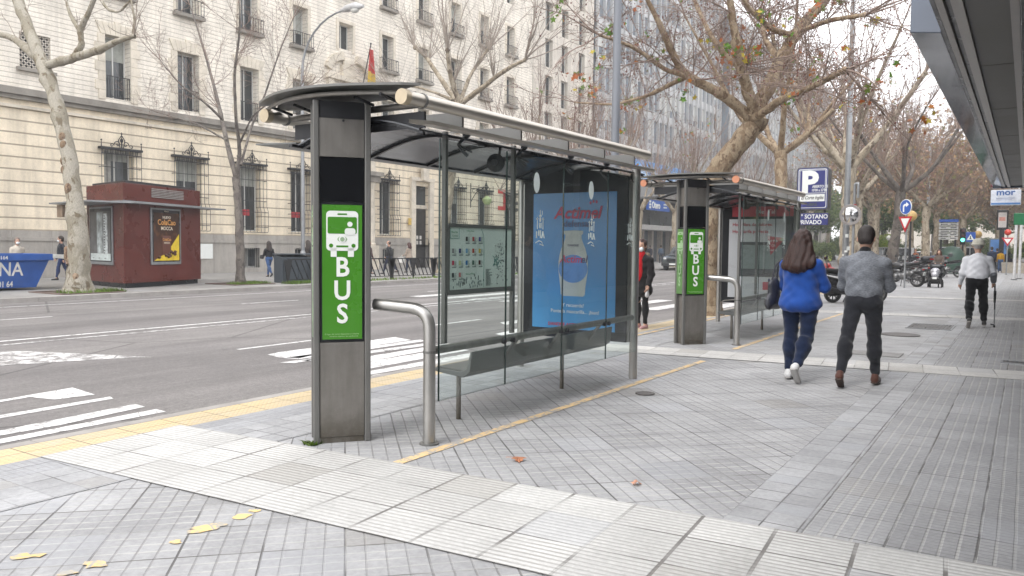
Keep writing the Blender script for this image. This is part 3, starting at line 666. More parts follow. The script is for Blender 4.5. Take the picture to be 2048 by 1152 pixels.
        b = LMB(); pts = [(cxp+r, y(yf)-.006, z0+z) for r, z in prof]+[(cxp-r, y(yf)-.006, z0+z) for r, z in prof[::-1] if r > 0]; b.prism(pts[1:], (0, .001, 0)); b.build('bottle_print', mat('bottle_cream', (.42, .46, .45), .3, 0, .12, 3), po)
        b = LMB(); pts = [(cxp+.197*math.cos(a), y(yf)-.0065, z0+.33+.17*math.sin(a)*(1 if math.sin(a) > 0 else 1)) for a in [2*math.pi*k/24 for k in range(24)]]; b.prism(pts, (0, -.001, 0)); b.build('bottle_wave', mat('bottle_blue', (.07, .21, .50), .3), po)
        red = mat('ad_red', (.45, .03, .10), .4); wt = mat('ad_white', (.70, .76, .82), .4); nvy = mat('ad_navy', (.05, .05, .13), .4); pal = mat('ad_grey', (.16, .17, .22), .4)
        text('Actimel', .20, F3(-4.83, 1.865, .0075), U, Z, pal, 'lettering', po, bold=.035, ext=.0005, shear=.25); text('Actimel', .20, F3(-4.83, 1.865, .009), U, Z, red, 'lettering', po, bold=.018, ext=.0005, shear=.25)
        text('defensas', .11, F3(-4.70, 1.765, .008), U, Z, nvy, 'lettering', po, bold=.01, ext=.0005)
        text('Actim', .125, F3(-4.745, 1.335, .009), U, Z, red, 'lettering', po, bold=.02, ext=.0005, shear=.2); text('el', .125, F3(-4.46, 1.335, .009), U, Z, nvy, 'lettering', po, bold=.02, ext=.0005, shear=.2)
        text('DANONE', .035, F3(-4.64, 1.53, .009), U, Z, nvy, 'lettering', po, bold=.01, ext=.0005)
        text('¡Y recuerda!', .062, F3(-4.565, .80, .008), U, Z, wt, 'lettering', po, bold=.012, ext=.0005, align='CENTER'); text('Ponte la mascarilla... ¡bien!', .062, F3(-4.535, .725, .008), U, Z, wt, 'lettering', po, bold=.012, ext=.0005, align='CENTER')
        text('DANONE ACTIMEL', .055, F3(-4.90, .565, .008), U, Z, mat('ad_brightred', (.62, .03, .05), .4), 'lettering', po, bold=.02, ext=.0005)
        for i, (a, z) in enumerate(((-4.34, 2.045), (-4.30, 2.06), (-4.26, 2.055))):
            b = LMB(); b.ball((a, y(yf)-.007, z), .014, 8, 4, (1, .1, 1.4)); b.build('paw_dot', red, po)
        text('JCDecaux', .06, F3(-4.72, 2.25, .001), U, Z, mat('dim_print', (.09, .09, .10), .5), 'lettering', cs, ext=.0005)
    else:
        b = LMB(); b.box(px0, px1, y(yf)-.004, y(yf)+.02, pz0, pz1-.05); po = b.build('poster', mat('poster_white', (.62, .64, .66), .3, 0, .04, 2), cs)
        red = mat('ad2_red', (.50, .03, .05), .4)
        b = LMB(); b.box(px0+.06, px1+.14, y(yf)-.006, y(yf)-.001, pz1, zt+.03); b.build('red_header', red, cs)
        text('Die  Tal', .12, F3(-4.6, 2.225, .008), U, Z, M_white, 'lettering', cs, ext=.0005)
        text('Hola fibra de colores.', .092, F3(-5.06, 1.98, .008), U, Z, red, 'lettering', po, bold=.02, ext=.0005); text('Hola tarifa perfecta.', .092, F3(-5.06, 1.84, .008), U, Z, red, 'lettering', po, bold=.02, ext=.0005)
        b = LMB(); P = []
        for cx_, cz_, a0 in ((-4.02, 1.02, -90), (-4.02, 1.60, 0), (-4.88, 1.60, 90), (-4.88, 1.02, 180)):
            for q_ in range(5): a = R(a0+22.5*q_); P.append((cx_+.06*math.cos(a), y(yf)-.0055, cz_+.06*math.sin(a)))
        b.prism(P, (0, -.001, 0)); b.build('device_print', mat('device_black', (.03, .035, .04), .3), po)
        b = LMB(); b.box(-4.86, -4.06, y(yf)-.008, y(yf)-.007, 1.12, 1.60); b.build('device_screen', mat('device_screen', (.25, .30, .29), .3), po)
        b = LMB(); b.add([(-4.35, y(yf)-.009, 1.78), (-4.0, y(yf)-.009, 1.74), (-4.28, y(yf)-.009, 1.40)], [(0, 2, 1)]); b.box(-4.42, -4.18, y(yf)-.0085, y(yf)-.008, .70, .86); b.build('red_shape', red, po)
        for i, s_ in enumerate(('300 Mb', '50 GB', '4 líneas')): text(s_, .07, F3(-4.36, 1.66-i*.09, .0105), U, Z, M_white, 'lettering', po, ext=.0004)
    for X in (x0-.02, x1-.04):
        b = LMB(); b.box(X, X+.05, y(yf)+.03, y(yb)-.03, .0, .42) if 0 else b.box(X, X+.045, y(yf)+.0+.02, y(yb)-.02, .42, 2.30); b.build('case_stile', M_steel if ad == 1 else M_steelp, t)
    return t
shelter(0, 1, ['nearest glass and steel bus shelter with green BUS totem and blue poster'])
shelter(7.66, 2, ['second bus shelter further along, with white and red poster and red header'])
# ================================================================ buildings across the avenue
BX = -35.0
def facade(name, X, y0, y1, z0, z1, holes, m, par, depth=.5, off=0.):
    """front skin at x=X facing +x with real openings and reveals; par at origin-based parent"""
    ys = sorted(set([y0, y1]+[h[0] for h in holes]+[h[1] for h in holes])); zs = sorted(set([z0, z1]+[h[2] for h in holes]+[h[3] for h in holes]))
    ys = [q for q in ys if y0 <= q <= y1]; zs = [q for q in zs if z0 <= q <= z1]; b = MB()
    for i in range(len(ys)-1):
        for j in range(len(zs)-1):
            cy, cz = (ys[i]+ys[i+1])/2, (zs[j]+zs[j+1])/2
            if any(h[0] < cy < h[1] and h[2] < cz < h[3] for h in holes): continue
            b.quad((X, ys[i], zs[j]), (X, ys[i+1], zs[j]), (X, ys[i+1], zs[j+1]), (X, ys[i], zs[j+1]))
    for a, c, d, e in holes:
        D = X-depth
        b.quad((X, a, d), (D, a, d), (D, a, e), (X, a, e)); b.quad((D, c, d), (X, c, d), (X, c, e), (D, c, e))
        b.quad((X, a, d), (X, c, d), (D, c, d), (D, a, d)); b.quad((D, a, e), (D, c, e), (X, c, e), (X, a, e))
    return b.build(name, m, par)
M_st_low = stripmat('rusticated_stone', (.79, .695, .54), (.28, .235, .18), 2, .50, .035, jf=.8)
M_st_up = stripmat('coursed_stone', (.79, .735, .645), (.32, .29, .245), 2, .205, .022, jf=.5)
M_plinth = stripmat('plinth_stone', (.39, .365, .33), (.2, .19, .17), 1, 1.6, .012, jf=.5)
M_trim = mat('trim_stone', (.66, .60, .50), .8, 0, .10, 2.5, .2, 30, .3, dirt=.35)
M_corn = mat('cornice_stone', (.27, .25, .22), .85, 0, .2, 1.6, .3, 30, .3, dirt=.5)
M_wframe = mat('window_white', (.55, .55, .52), .5, 0, .05, 4)
M_curt = mat('blind', (.30, .31, .28), .7, 0, .2, 3)
def hash_(a, b): return (math.sin(a*12.9898+b*78.233)*43758.5453) % 1.0
def window(par, yc, wd, z0, z1, X=BX-.48, kind='casement', blind=None, label=None):
    b = MB(); f = .07; a, c = yc-wd/2, yc+wd/2
    b.box(X, X+.06, a, a+f, z0, z1); b.box(X, X+.06, c-f, c, z0, z1); b.box(X, X+.06, a+f, c-f, z0, z0+f); b.box(X, X+.06, a+f, c-f, z1-f, z1)
    if kind == 'casement': b.box(X+.005, X+.055, yc-.035, yc+.035, z0+f, z1-f)
    w_ = b.build('window', M_wframe, par)
    if label: w_['label'] = label
    b = MB(); b.box(X+.01, X+.03, a+f, c-f, z0+f, z1-f); b.build('pane', M_pane, w_)
    if blind:
        b = MB(); b.box(X+.031, X+.037, a+f+.01, c-f-.01, z1-f-(z1-z0)*blind, z1-f-.005); b.build('blind', M_curt, w_)
    if hash_(yc, z0) < .35:
        b = MB(); cw = wd*(.22+.2*hash_(z0, yc)); b.box(X+.031, X+.036, a+f+.01, a+f+cw, z0+f+.01, z1-f-.01); b.build('curtain', mat('net_curtain', (.36, .35, .32), .8, 0, .2, 6), w_)
    return w_
def railing(par, yc, wd, z0, h, X, proj=.28, n=9):
    """small iron balcony rail standing on a stone shelf"""
    b = MB(); a, c = yc-wd/2, yc+wd/2
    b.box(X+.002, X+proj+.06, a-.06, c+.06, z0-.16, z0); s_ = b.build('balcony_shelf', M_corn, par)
    b = MB(); 
    for z in (z0+.06, z0+h): b.bar((X+proj, a, z), (X+proj, c, z), .03); b.bar((X+.01, a, z), (X+proj, a, z), .03); b.bar((X+.01, c, z), (X+proj, c, z), .03)
    for i in range(n+1):
        y_ = a+wd*i/n; b.bar((X+proj, y_, z0), (X+proj, y_, z0+h), .02)
    b.build('railing', M_iron, s_)
def grille(par, yc, wd, z0, z1, X, crest=True, bulge=True):
    """tall wrought iron window cage with belly, frieze and scrolled crest"""
    b = MB(); a, c = yc-wd/2, yc+wd/2; pj, pb = .22, .34 if bulge else .22; zm = z0+(z1-z0)*.36
    n = 8
    def path(y_):
        return [(X+.02, y_, z0+.02), (X+pb*.9, y_, z0+.03), (X+pb, y_, z0+.10), (X+pb, y_, zm-.15), (X+pj, y_, zm+.12), (X+pj, y_, z1)]
    for i in range(n+1): b.tube(path(a+wd*i/n), .014, 4)
    for z, p in ((z0+.3, pb), (zm-.2, pb), (zm+.4, pj), (z1-.8, pj)):
        b.bar((X+p, a, z), (X+p, c, z), .03); b.bar((X+.01, a, z), (X+p, a, z), .03); b.bar((X+.01, c, z), (X+p, c, z), .03)
    g = b.build('grille', M_iron, par)
    b = MB(); b.box(X+.01, X+pj+.05, a-.05, c+.05, z1, z1+.10); b.box(X+pj, X+pj+.03, a, c, z1-.22, z1-.18)
    for i in range(2*n): b.box(X+pj, X+pj+.015, a+wd*(i+.3)/(2*n), a+wd*(i+.55)/(2*n), z1-.18, z1)
    b.build('frieze', M_iron, g)
    if crest:
        b = MB(); xx = X+pj
        def sp(cy, cz, r, s_): return [(xx, cy+s_*r*(1-k/14)*math.cos(k*.55), cz+r*(1-k/14)*math.sin(k*.55)) for k in range(13)]
        for s_ in (1, -1):
            b.tube(sp(yc+s_*.20, z1+.26, .15, s_), .022, 5); b.tube(sp(yc+s_*.46, z1+.18, .10, -s_), .02, 5); b.tube([(xx, yc+s_*wd*.5, z1), (xx, yc+s_*wd*.5, z1+.36)], [.03, .012], 5); b.ball((xx, yc+s_*wd*.5, z1+.38), .04, 6, 4)
            b.tube([(xx, yc+s_*.08, z1+.1), (xx, yc+s_*.15, z1+.45), (xx, yc, z1+.68)], .022, 5)
        b.tube([(xx, yc, z1+.1), (xx, yc, z1+.82)], [.04, .01], 6); b.ball((xx, yc, z1+.44), .085, 8, 5, (.6, 1, 1.2)); b.ball((xx, yc, z1+.74), .045, 6, 4)
        b.build('crest', M_iron, g)
def surround(par, yc, wd, z0, z1, X, w=.32, blocks=True, nm='window_surround'):
    b = MB(); a, c = yc-wd/2, yc+wd/2; h = (z1-z0)
    nb = 7 if blocks else 1
    for i in range(nb):
        za, zb = z0+h*i/nb, z0+h*(i+1)/nb; ww = w+(.14 if i % 2 else 0) if blocks else w
        b.box(X+.003, X+.055, a-ww, a-.0, za+.006, zb-.006); b.box(X+.003, X+.055, c, c+ww, za+.006, zb-.006)
    if blocks:                                     # fanned flat arch
        m_ = 7
        for i in range(m_):
            t0, t1 = i/m_, (i+1)/m_; y0_, y1_ = a-w*.6+(wd+w*1.2)*t0, a-w*.6+(wd+w*1.2)*t1; k0, k1 = (t0-.5)*.5, (t1-.5)*.5
            b.prism([(X+.003, y0_+.008, z1+.003), (X+.003, y1_-.008, z1+.003), (X+.003, y1_+k1-.008, z1+.52+(.12 if i == 3 else 0)), (X+.003, y0_+k0+.008, z1+.52+(.12 if i == 3 else 0))], (.065, 0, 0))
    else: b.box(X+.003, X+.055, a-w, c+w, z1+.003, z1+w)
    b.build(nm, M_trim, par)

main = thing('office_building', 'long cream stone institutional building with ornate iron window grilles across the avenue', 'building')
bays = [17.1, 20.7, 24.3, 27.95, 31.5, 35.1, 38.8, 42.4, 46.0, 49.6, 53.2]
Y0, Y1 = -14, 56.6; ZT = 27.0
lowb = [y for y in (6.3, 9.9, 13.5, 20.7, 24.3, 27.95, 31.5, 38.8, 46.2, 49.7, 53.3)]
h_low = [(y-.72, y+.72, 2.2, 5.75) for y in lowb]+[(41.5, 43.0, 0.0, 5.6), (34.3, 35.9, 0, 4.6)]
base_w = [y for y in lowb if y not in (20.7,)]
h_pl = [(y-.55, y+.55, .25, 1.3) for y in base_w]+[(41.5, 43.0, 0, 1.56), (34.3, 35.9, 0, 1.56)]
facade('plinth_wall', BX+.12, Y0, Y1, 0, 1.56, h_pl, M_plinth, main, .5)
b = MB(); 
for ya, yb in ((Y0, 34.3), (35.9, 41.5), (43.0, Y1)): b.box(BX+.0, BX+.17, ya, yb, 1.56, 1.70); b.box(BX+.0, BX+.08, ya, yb, 1.703, 1.99)
b.build('string_course', M_plinth, main)
facade('wall', BX, Y0, Y1, 1.56, 7.35, [(h[0], h[1], max(h[2], 1.56), h[3]) for h in h_low], M_st_low, main)
b = MB(); b.box(BX-.02, BX+.14, Y0, Y1, 7.0, 7.12); b.build('moulding', M_trim, main)
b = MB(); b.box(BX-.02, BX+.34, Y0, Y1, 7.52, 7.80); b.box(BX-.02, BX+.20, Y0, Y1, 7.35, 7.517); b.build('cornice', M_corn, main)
up1 = [y for y in bays if abs(y-17.1) > 1 and abs(y-35.1) > 1]+[6.3, 9.9, 13.5]
h1 = [(y-.6, y+.6, 8.05, 10.85) for y in up1]+[(16.5, 17.75, 8.7, 10.15)]+[(34.5, 35.7, 8.05, 10.2)]
h2 = [(y-.55, y+.55, 12.75, 14.95) for y in bays if abs(y-35.1) > 1]+[(34.5, 35.65, 13.3, 14.85)]+[(y-.55, y+.55, 12.75, 14.95) for y in (6.3, 9.9, 13.5)]
h3 = [(y-.55, y+.55, 16.7, 18.9) for y in bays]+[(y-.55, y+.55, 20.7, 22.8) for y in bays]
facade('upper_wall', BX, Y0, Y1, 7.8, ZT, h1+h2+h3, M_st_up, main)
b = MB(); b.box(BX-20, BX-.5, Y0, Y1, 0, ZT-.3); b.build('core', M_trim, main)
b = MB(); b.quad((BX, Y1, 0), (BX-20, Y1, 0), (BX-20, Y1, ZT), (BX, Y1, ZT)); b.build('end_wall', M_st_up, main)
b = MB(); b.box(BX-20, BX+.4, Y0, Y1+.3, ZT+.003, ZT+.5); b.build('roof_cornice', M_trim, main)
rg = random.Random(11)
for y in lowb:
    w_ = window(main, y, 1.44, 2.2, 5.75, blind=rg.choice((0, .12, .3))); grille(main, y, 1.9, 2.12, 5.72, BX)
    if y in (27.95, 31.5):
        b = MB(); b.box(BX-.43, BX-.42, y-.40, y+.30, 3.05, 3.38); b.build('red_banner', mat('red_cloth', (.40, .03, .04), .6), w_)
for y in base_w:
    w_ = window(main, y, 1.1, .25, 1.3, X=BX-.30); b = MB()
    for i in range(9): b.bar((BX+.05, y-.5+i*.125, .25), (BX+.05, y-.5+i*.125, 1.3), .022)
    b.build('bars', M_iron, w_)
for y in up1:
    window(main, y, 1.2, 8.05, 10.85, blind=rg.choice((0, .2, .35))); surround(main, y, 1.2, 7.95, 10.85, BX)
    b = MB(); 
    for i in range(11): b.bar((BX-.04, y-.58+i*.116, 8.06), (BX-.04, y-.58+i*.116, 9.05), .02)
    b.bar((BX-.04, y-.59, 9.05), (BX-.04, y+.59, 9.05), .035); b.bar((BX-.04, y-.59, 8.15), (BX-.04, y+.59, 8.15), .03); b.build('railing', M_iron, main)
for y in (6.3, 9.9, 13.5)+tuple(q for q in bays if abs(q-35.1) > 1):
    window(main, y, 1.1, 12.75, 14.95, blind=rg.choice((0, .3, .6))); surround(main, y, 1.1, 12.75, 14.95, BX, .2, False); railing(main, y, 1.5, 12.70, .75, BX)
window(main, 35.07, 1.15, 13.3, 14.85); surround(main, 35.07, 1.15, 13.2, 14.85, BX, .2, False)
window(main, 35.1, 1.2, 8.05, 10.2)
for y in bays:
    window(main, y, 1.1, 16.7, 18.9, blind=rg.choice((0, .4))); surround(main, y, 1.1, 16.7, 18.9, BX, .18, False); railing(main, y, 1.4, 16.65, .7, BX)
    window(main, y, 1.1, 20.7, 22.8)
# lattice screen
b = MB(); xx = BX-.12
for i in range(-8, 9):
    for s_ in (1, -1):
        p = Vector((xx, 17.12+i*.21-.73*s_*1., 8.7)); q = Vector((xx, 17.12+i*.21+.73*s_, 10.15))
        t0, t1 = 0., 1.
        d = q-p
        for k in (0,):
            ta = sorted([(16.5-p.y)/d.y, (17.75-p.y)/d.y]); t0 = max(0, ta[0]); t1 = min(1, ta[1])
        if t1 > t0+.05: b.bar(p+d*t0, p+d*t1, .05, .05, (1, 0, 0))
b.build('lattice_screen', mat('lattice', (.5, .46, .40), .8), main)
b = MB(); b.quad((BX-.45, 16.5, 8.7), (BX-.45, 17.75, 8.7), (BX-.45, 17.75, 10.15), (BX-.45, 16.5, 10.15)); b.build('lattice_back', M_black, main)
b = MB(); b.box(BX+.0, BX+.2, 16.35, 17.9, 8.55, 8.69); b.build('sill', M_corn, main)
# portal: columns, entablature, broken pediment, door
for y in (33.55, 36.65):
    b = MB(); b.box(BX+.18, BX+.95, y-.36, y+.36, 0, 1.5); b.lathe([(.34, 1.5), (.34, 1.6), (.28, 1.66), (.27, 3.5), (.245, 5.1), (.30, 5.2), (.34, 5.3), (.34, 5.42)], (BX+.56, y, 0), 18); b.build('column', M_trim, main, 40)
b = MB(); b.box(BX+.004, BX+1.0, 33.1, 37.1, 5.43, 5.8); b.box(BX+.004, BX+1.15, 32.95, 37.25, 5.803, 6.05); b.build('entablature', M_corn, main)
b = MB(); b.prism([(BX+.3, 33.3, 6.05), (BX+.3, 34.2, 6.05), (BX+.3, 33.9, 6.9), (BX+.3, 33.5, 7.0)], (.5, 0, 0)); b.prism([(BX+.3, 36.0, 6.05), (BX+.3, 36.9, 6.05), (BX+.3, 36.7, 7.0), (BX+.3, 36.3, 6.9)], (.5, 0, 0)); b.build('portal_ornament', M_trim, main)
b = MB()
for s_ in (1, -1):
    pts = [(BX+.1, 35.3+s_*(.35+1.45*math.sin(R(a))), 11.75+1.1*math.cos(R(a))) for a in range(8, 92, 12)]
    for i in range(len(pts)-1): b.bar(pts[i], pts[i+1], .45, .28, (1, 0, 0))
b.box(BX+.003, BX+.35, 33.35, 36.85, 11.35, 11.62); b.box(BX+.003, BX+.25, 33.5, 33.9, 7.8, 11.34); b.box(BX+.003, BX+.25, 36.3, 36.7, 7.8, 11.34)
b.build('pediment', M_trim, main)
b = MB(); b.box(BX+.003, BX+.30, 34.6, 35.6, 11.65, 12.3); b.ball((BX+.2, 35.1, 12.4), .42, 10, 6, (.5, 1, 1)); b.build('coat_of_arms', M_trim, main)
M_door = mat('dark_door', (.03, .028, .027), .35, 0, .2, 4)
b = MB(); b.box(BX-.30, BX-.22, 34.3, 35.9, 0, 4.6); b.build('door', M_door, main)
b = MB(); b.box(BX-.30, BX-.22, 41.5, 43.0, 0, 4.0); d = b.build('door', M_door, main)
b = MB()
for i, yy in enumerate((41.75, 42.0, 42.35)):
    for z in (1.6, 1.95): b.box(BX-.219, BX-.212, yy, yy+.2, z, z+.25)
b.build('notice', mat('paper', (.62, .60, .56), .7), d)
b = MB(); b.box(BX-.30, BX-.1, 41.5, 43.0, 4.05, 4.3); b.build('transom', M_trim, main)
b = MB(); b.box(BX-.30, BX-.26, 41.5, 43.0, 4.3, 5.6); b.build('fanlight', M_pane, main)
b = MB(); b.box(BX+.003, BX+.18, 41.05, 41.5, 0, 5.9); b.box(BX+.003, BX+.18, 43.0, 43.45, 0, 5.9); b.box(BX+.003, BX+.22, 41.0, 43.5, 5.9, 6.15); b.prism([(BX+.2, 42.0, 5.95), (BX+.2, 42.5, 5.95), (BX+.2, 42.6, 6.9), (BX+.2, 41.9, 6.9)], (.25, 0, 0)); b.build('door_surround', M_trim, main)
for (yy, zz, h_, w_, m_, nm) in ((40.75, 2.9, .45, .62, mat('gold_plate', (.60, .42, .12), .4), 'plaque'), (24.6, .75, .75, .9, M_white, 'notice_board')):
    b = MB(); b.box(BX+.135, BX+.16, yy, yy+w_, zz, zz+h_); b.build(nm, m_, main)
# wall logo and lettering
b = MB(); Xl = BX+.02; c = AX(1000, 387, BX); 
for (a0, a1, z0_, z1_) in ((0, 1.1, .0, .3), (.75, 1.1, -1.3, -.0), (0, .75, -1.3, -1.0)): b.box(Xl, Xl+.03, c.y-.3+a0, c.y-.3+a1, c.z+z0_, c.z+z1_)
lg = b.build('logo', mat('logo_red', (.55, .05, .04), .5), main)
text('Tesorería General', .42, (Xl, c.y+1.25, c.z-.75), (0, 1, 0), (0, 0, 1), mat('sign_grey', (.12, .11, .10), .5), 'lettering', main, bold=.02, ext=.02, xs=.85)
text('de la Seguridad Social', .42, (Xl, c.y+1.25, c.z-1.25), (0, 1, 0), (0, 0, 1), mat('sign_grey', (0, 0, 0)), 'lettering', main, bold=.02, ext=.02, xs=.8)
# flag on a mast at the portal
ft = thing('flag', 'red and yellow flag hanging limp over the portal of the stone building', 'flag', (BX+1.0, 36.1, 10.1))
b = MB(); b.tube([(-1.0, 0, -.3), (.1, 0, 3.6)], .035, 8); b.ball((.1, 0, 3.65), .06); b.build('mast', M_dark, ft)
def cloth(z0, z1, c, nm):
    b = MB(); n, mz = 10, 8; P = []
    for j in range(mz+1):
        z = z0+(z1-z0)*j/mz; wd = .32+.22*(1-(z+0.2)/3.4)
        for i in range(n+1):
            s_ = i/n; P.append((.06-.12*math.sin(s_*9+z*1.3)*.6, (s_-.3)*wd*1.3, z-.15*s_))
    b.add(P, [(j*(n+1)+i, j*(n+1)+i+1, (j+1)*(n+1)+i+1, (j+1)*(n+1)+i) for j in range(mz) for i in range(n)]); b.build(nm, mat(nm, c, .8), ft, 80)
cloth(2.0, 3.4, (.45, .03, .03), 'red_cloth_top'); cloth(1.15, 2.0, (.62, .42, .03), 'yellow_cloth'); cloth(.85, 1.15, (.45, .03, .03), 'red_cloth_bottom')

# lantern bracket on the wall
lt = thing('wall_lantern', 'wrought iron bracket lantern with greenish shade on the stone wall, seen through the shelter glass', 'lantern', (BX, 48.0, 4.6))
b = MB(); b.tube([(0, 0, 1.2), (1.6, 0, 1.25)], .03, 6); b.tube([(0, 0, .2), (.5, 0, .9), (1.2, 0, 1.22)], .025, 6); b.tube([(0, 0, 1.6), (0, 0, -.2)], .04, 6)
b.tube([(1.5, .0, 1.2), (1.5, 0, .6)], .02, 6)
for k in range(3): b.tube([(.3+.4*k+.15*math.cos(a*.5), 0, 1.05+.12*math.sin(a*.5)) for a in range(12)], .018, 5)
b.build('bracket', M_iron, lt); b = MB(); b.lathe([(.08, .62), (.35, .4), (.36, .3), (.2, .0), (.05, -.05)], (1.5, 0, 0), 12); b.build('shade', mat('lantern_green', (.35, .42, .20), .4), lt, 40)

# ---------------------------------------------------------------- second building: tall pale block with window slots
b2 = thing('apartment_block', 'pale cream tall block with narrow stacked window strips beyond the stone building', 'building')
M_b2 = stripmat('pale_render', (.62, .57, .50), (.45, .42, .38), 2, 3.2, .05, jf=.6)
hs2 = []
for (ya, yb) in ((58.6, 59.9), (61.4, 62.6), (64.6, 65.8)):
    for k in range(10): hs2.append((ya, yb, 4.5+k*3.1, 6.9+k*3.1))
facade('wall', BX, 56.9, 67.5, 0, 36, hs2, M_b2, b2, .4)
b = MB(); b.box(BX-18, BX-.42, 56.9, 67.5, 0, 35.9); b.build('core', M_trim, b2)
b = MB(); b.box(BX-18, BX-.003, 56.7, 56.9, 0, 36); b.build('party_wall', M_b2, b2)
for h in hs2: window(b2, (h[0]+h[1])/2, h[1]-h[0], h[2], h[3], X=BX-.38)
# third: glass and mullion office block over shops
b3 = thing('office_block', 'grey glass office block with vertical mullions and shops below, behind the bare trees', 'building')
M_cw = mat('curtain_glass', (.20, .23, .26), .12, .2, .3, .35, spec=.8); M_sp = mat('spandrel', (.46, .46, .46), .5, 0, .1, 1.5); M_mul = mat('mullion_white', (.52, .52, .52), .4, .3, .05, 2)
def cwall(par, ya, yb, z0, z1, X, step, fl):
    n = int((z1-z0)/fl)
    b = MB(); b.box(X-15, X, ya, yb, 0, z1); b.build('glass_wall', M_cw, par)
    b = MB()
    for k in range(n+1): b.box(X+.003, X+.12, ya, yb, z0+k*fl-.5, z0+k*fl+.45)
    b.build('spandrel', M_sp, par)
    b = MB(); q = ya
    while q <= yb: b.box(X+.003, X+.35, q, q+.09, z0, z1); q += step
    o = b.build('mullion', M_mul, par); o['kind'] = 'stuff'
    b = MB(); rr = random.Random(5)
    for _ in range(60):
        yy = ya+rr.randint(0, int((yb-ya)/step)-1)*step; kk = rr.randint(0, n-1); b.box(X+.003, X+.02, yy+.1, yy+step, z0+kk*fl+.5+rr.uniform(0, 1), z0+(kk+1)*fl-.55)
    b.build('lowered_blind', mat('pale_blind', (.55, .55, .52), .7), par)['kind'] = 'stuff'
cwall(b3, 67.8, 104, 9, 37, BX, 1.5, 3.5)
cwall(b3, 104.2, 172, 9, 33, BX+1.2, 1.7, 3.3)
b = MB(); b.box(BX+.003, BX+1.8, 67.8, 104, 6.6, 9.0); b.build('shop_fascia', mat('fascia_grey', (.27, .27, .27), .6, 0, .1, 1), b3)
b = MB(); b.box(BX+.003, BX+.8, 67.8, 104, 3.9, 6.597); b.build('shop_band', mat('shop_dark', (.05, .05, .055), .3, 0, .2, 1), b3)
b = MB(); b.box(BX+.003, BX+2.2, 67.8, 104, 3.4, 3.9); b.build('shop_canopy', mat('canopy_pale', (.42, .41, .40), .6), b3)
for i in range(14):
    b = MB(); y_ = 68.3+i*2.55; b.box(BX+.003, BX+.5, y_, y_+.45, 0, 3.4); b.build('pilaster', mat('pilaster', (.45, .40, .35), .7), b3)
for i in range(8):
    b = MB(); y_ = 105+i*8; b.box(BX+1.203, BX+1.4, y_, y_+7, .2, 5.5); b.build('shop_window', M_pane, b3)

sg = thing('shop_sign', 'blue illuminated shop fascia sign with white lettering above the dark shopfront', 'shop sign', (0, 0, 0))
b = MB(); c = AX(1297, 397, -32.9); c2 = AX(1340, 424, -32.9); b.box(-33.15, -32.95, c.y, c2.y, min(c.z, c2.z)+.0, max(c.z, c2.z)); b.build('board', mat('sign_blue', (.02, .10, .42), .4), sg)
zb = min(c.z, c2.z); hh = abs(c.z-c2.z)
text('Otero', hh*.85, (-32.93, c.y+(c2.y-c.y)*.17, zb+hh*.2), (0, 1, 0), (0, 0, 1), M_white, 'lettering', sg, bold=.03, ext=.02, xs=.88)
for k in range(3): 
    b = MB(); b.box(-32.95, -32.92, c.y+(c2.y-c.y)*.06, c.y+(c2.y-c.y)*.13, zb+hh*(.15+.26*k), zb+hh*(.33+.26*k)); b.build('square_mark', M_white, sg)
text('ORTOPEDIA', hh*.2, (-32.93, c.y+(c2.y-c.y)*.70, zb+hh*.55), (0, 1, 0), (0, 0, 1), M_white, 'lettering', sg, ext=.02, xs=.9); text('ALQUILER', hh*.2, (-32.93, c.y+(c2.y-c.y)*.70, zb+hh*.28), (0, 1, 0), (0, 0, 1), M_white, 'lettering', sg, ext=.02, xs=.9)
bn = thing('blue_banner', 'long pale blue panel sign over the shops, left of the second shelter roof', 'banner')
c = AX(1275, 318, -33.2); b = MB(); b.box(-33.3, -33.2, c.y-1, c.y+15, c.z-2.6, c.z); b.build('panel', mat('banner_blue', (.10, .28, .60), .5, 0, .2, .4), bn)
for k in range(5):
    b = MB(); b.box(-33.198, -33.17, c.y+.5+3*k, c.y+2.7+3*k, c.z-1.9, c.z-.5); b.build('print', mat('banner_pale', (.35, .50, .70), .5), bn)
# green shop sign far right, right-hand terrace and canopy
M_soff = mat('soffit_brown', (.105, .10, .09), .5, 0, .15, 1.2)
cn = thing('shop_canopy', 'dark projecting shop canopy with polished fascia and ribbed metal soffit overhead at right', 'canopy')
M_pol = mat('polished_fascia', (.07, .085, .115), .10, .2, .25, .5, spec=.9)
YE, YF = 10.2, 35.6
b = MB(); b.obox((-1.22, YE, 4.02), (.32, 0, -.05), (0, YF-YE, 0), (0, 0, 1.1)); b.build('fascia', M_pol, cn, bevel=.01)
b = MB(); b.box(-.90, -.86, -3, YF, 3.98, 4.6); b.build('shadow_gap', M_black, cn)
b = MB(); b.box(-.855, -.79, -3, YF, 3.975, 4.6); b.box(-.72, -.62, -3, YF, 3.955, 4.1); b.build('edge_trim', mat('trim_metal', (.30, .28, .26), .35, .6), cn)
b = MB(); b.box(-.787, -.723, -3, YF, 4.03, 4.6); b.build('shadow_gap', M_black, cn)
b = MB()
for i in range(20): b.box(-.615, -.235, -3+i*1.93, -3+i*1.93+1.92, 4.00+.003*(i % 2), 4.1)
b.build('soffit_panel', M_soff, cn)
b = MB(); b.box(-.23, -.15, -3, YF, 3.94, 4.1); b.build('soffit_bar', mat('trim_metal', (0, 0, 0)), cn)
b = MB()
for i in range(26): b.box(-.145, 2.6, -3+i*1.5, -3+i*1.5+1.42, 4.02, 4.1)
b.build('soffit_tray', mat('soffit_pale', (.26, .26, .26), .5, 0, .1, .8), cn)
b = MB(); b.box(-.145, 2.6, -3, YF, 4.10, 4.6); b.build('soffit_void', M_black, cn)
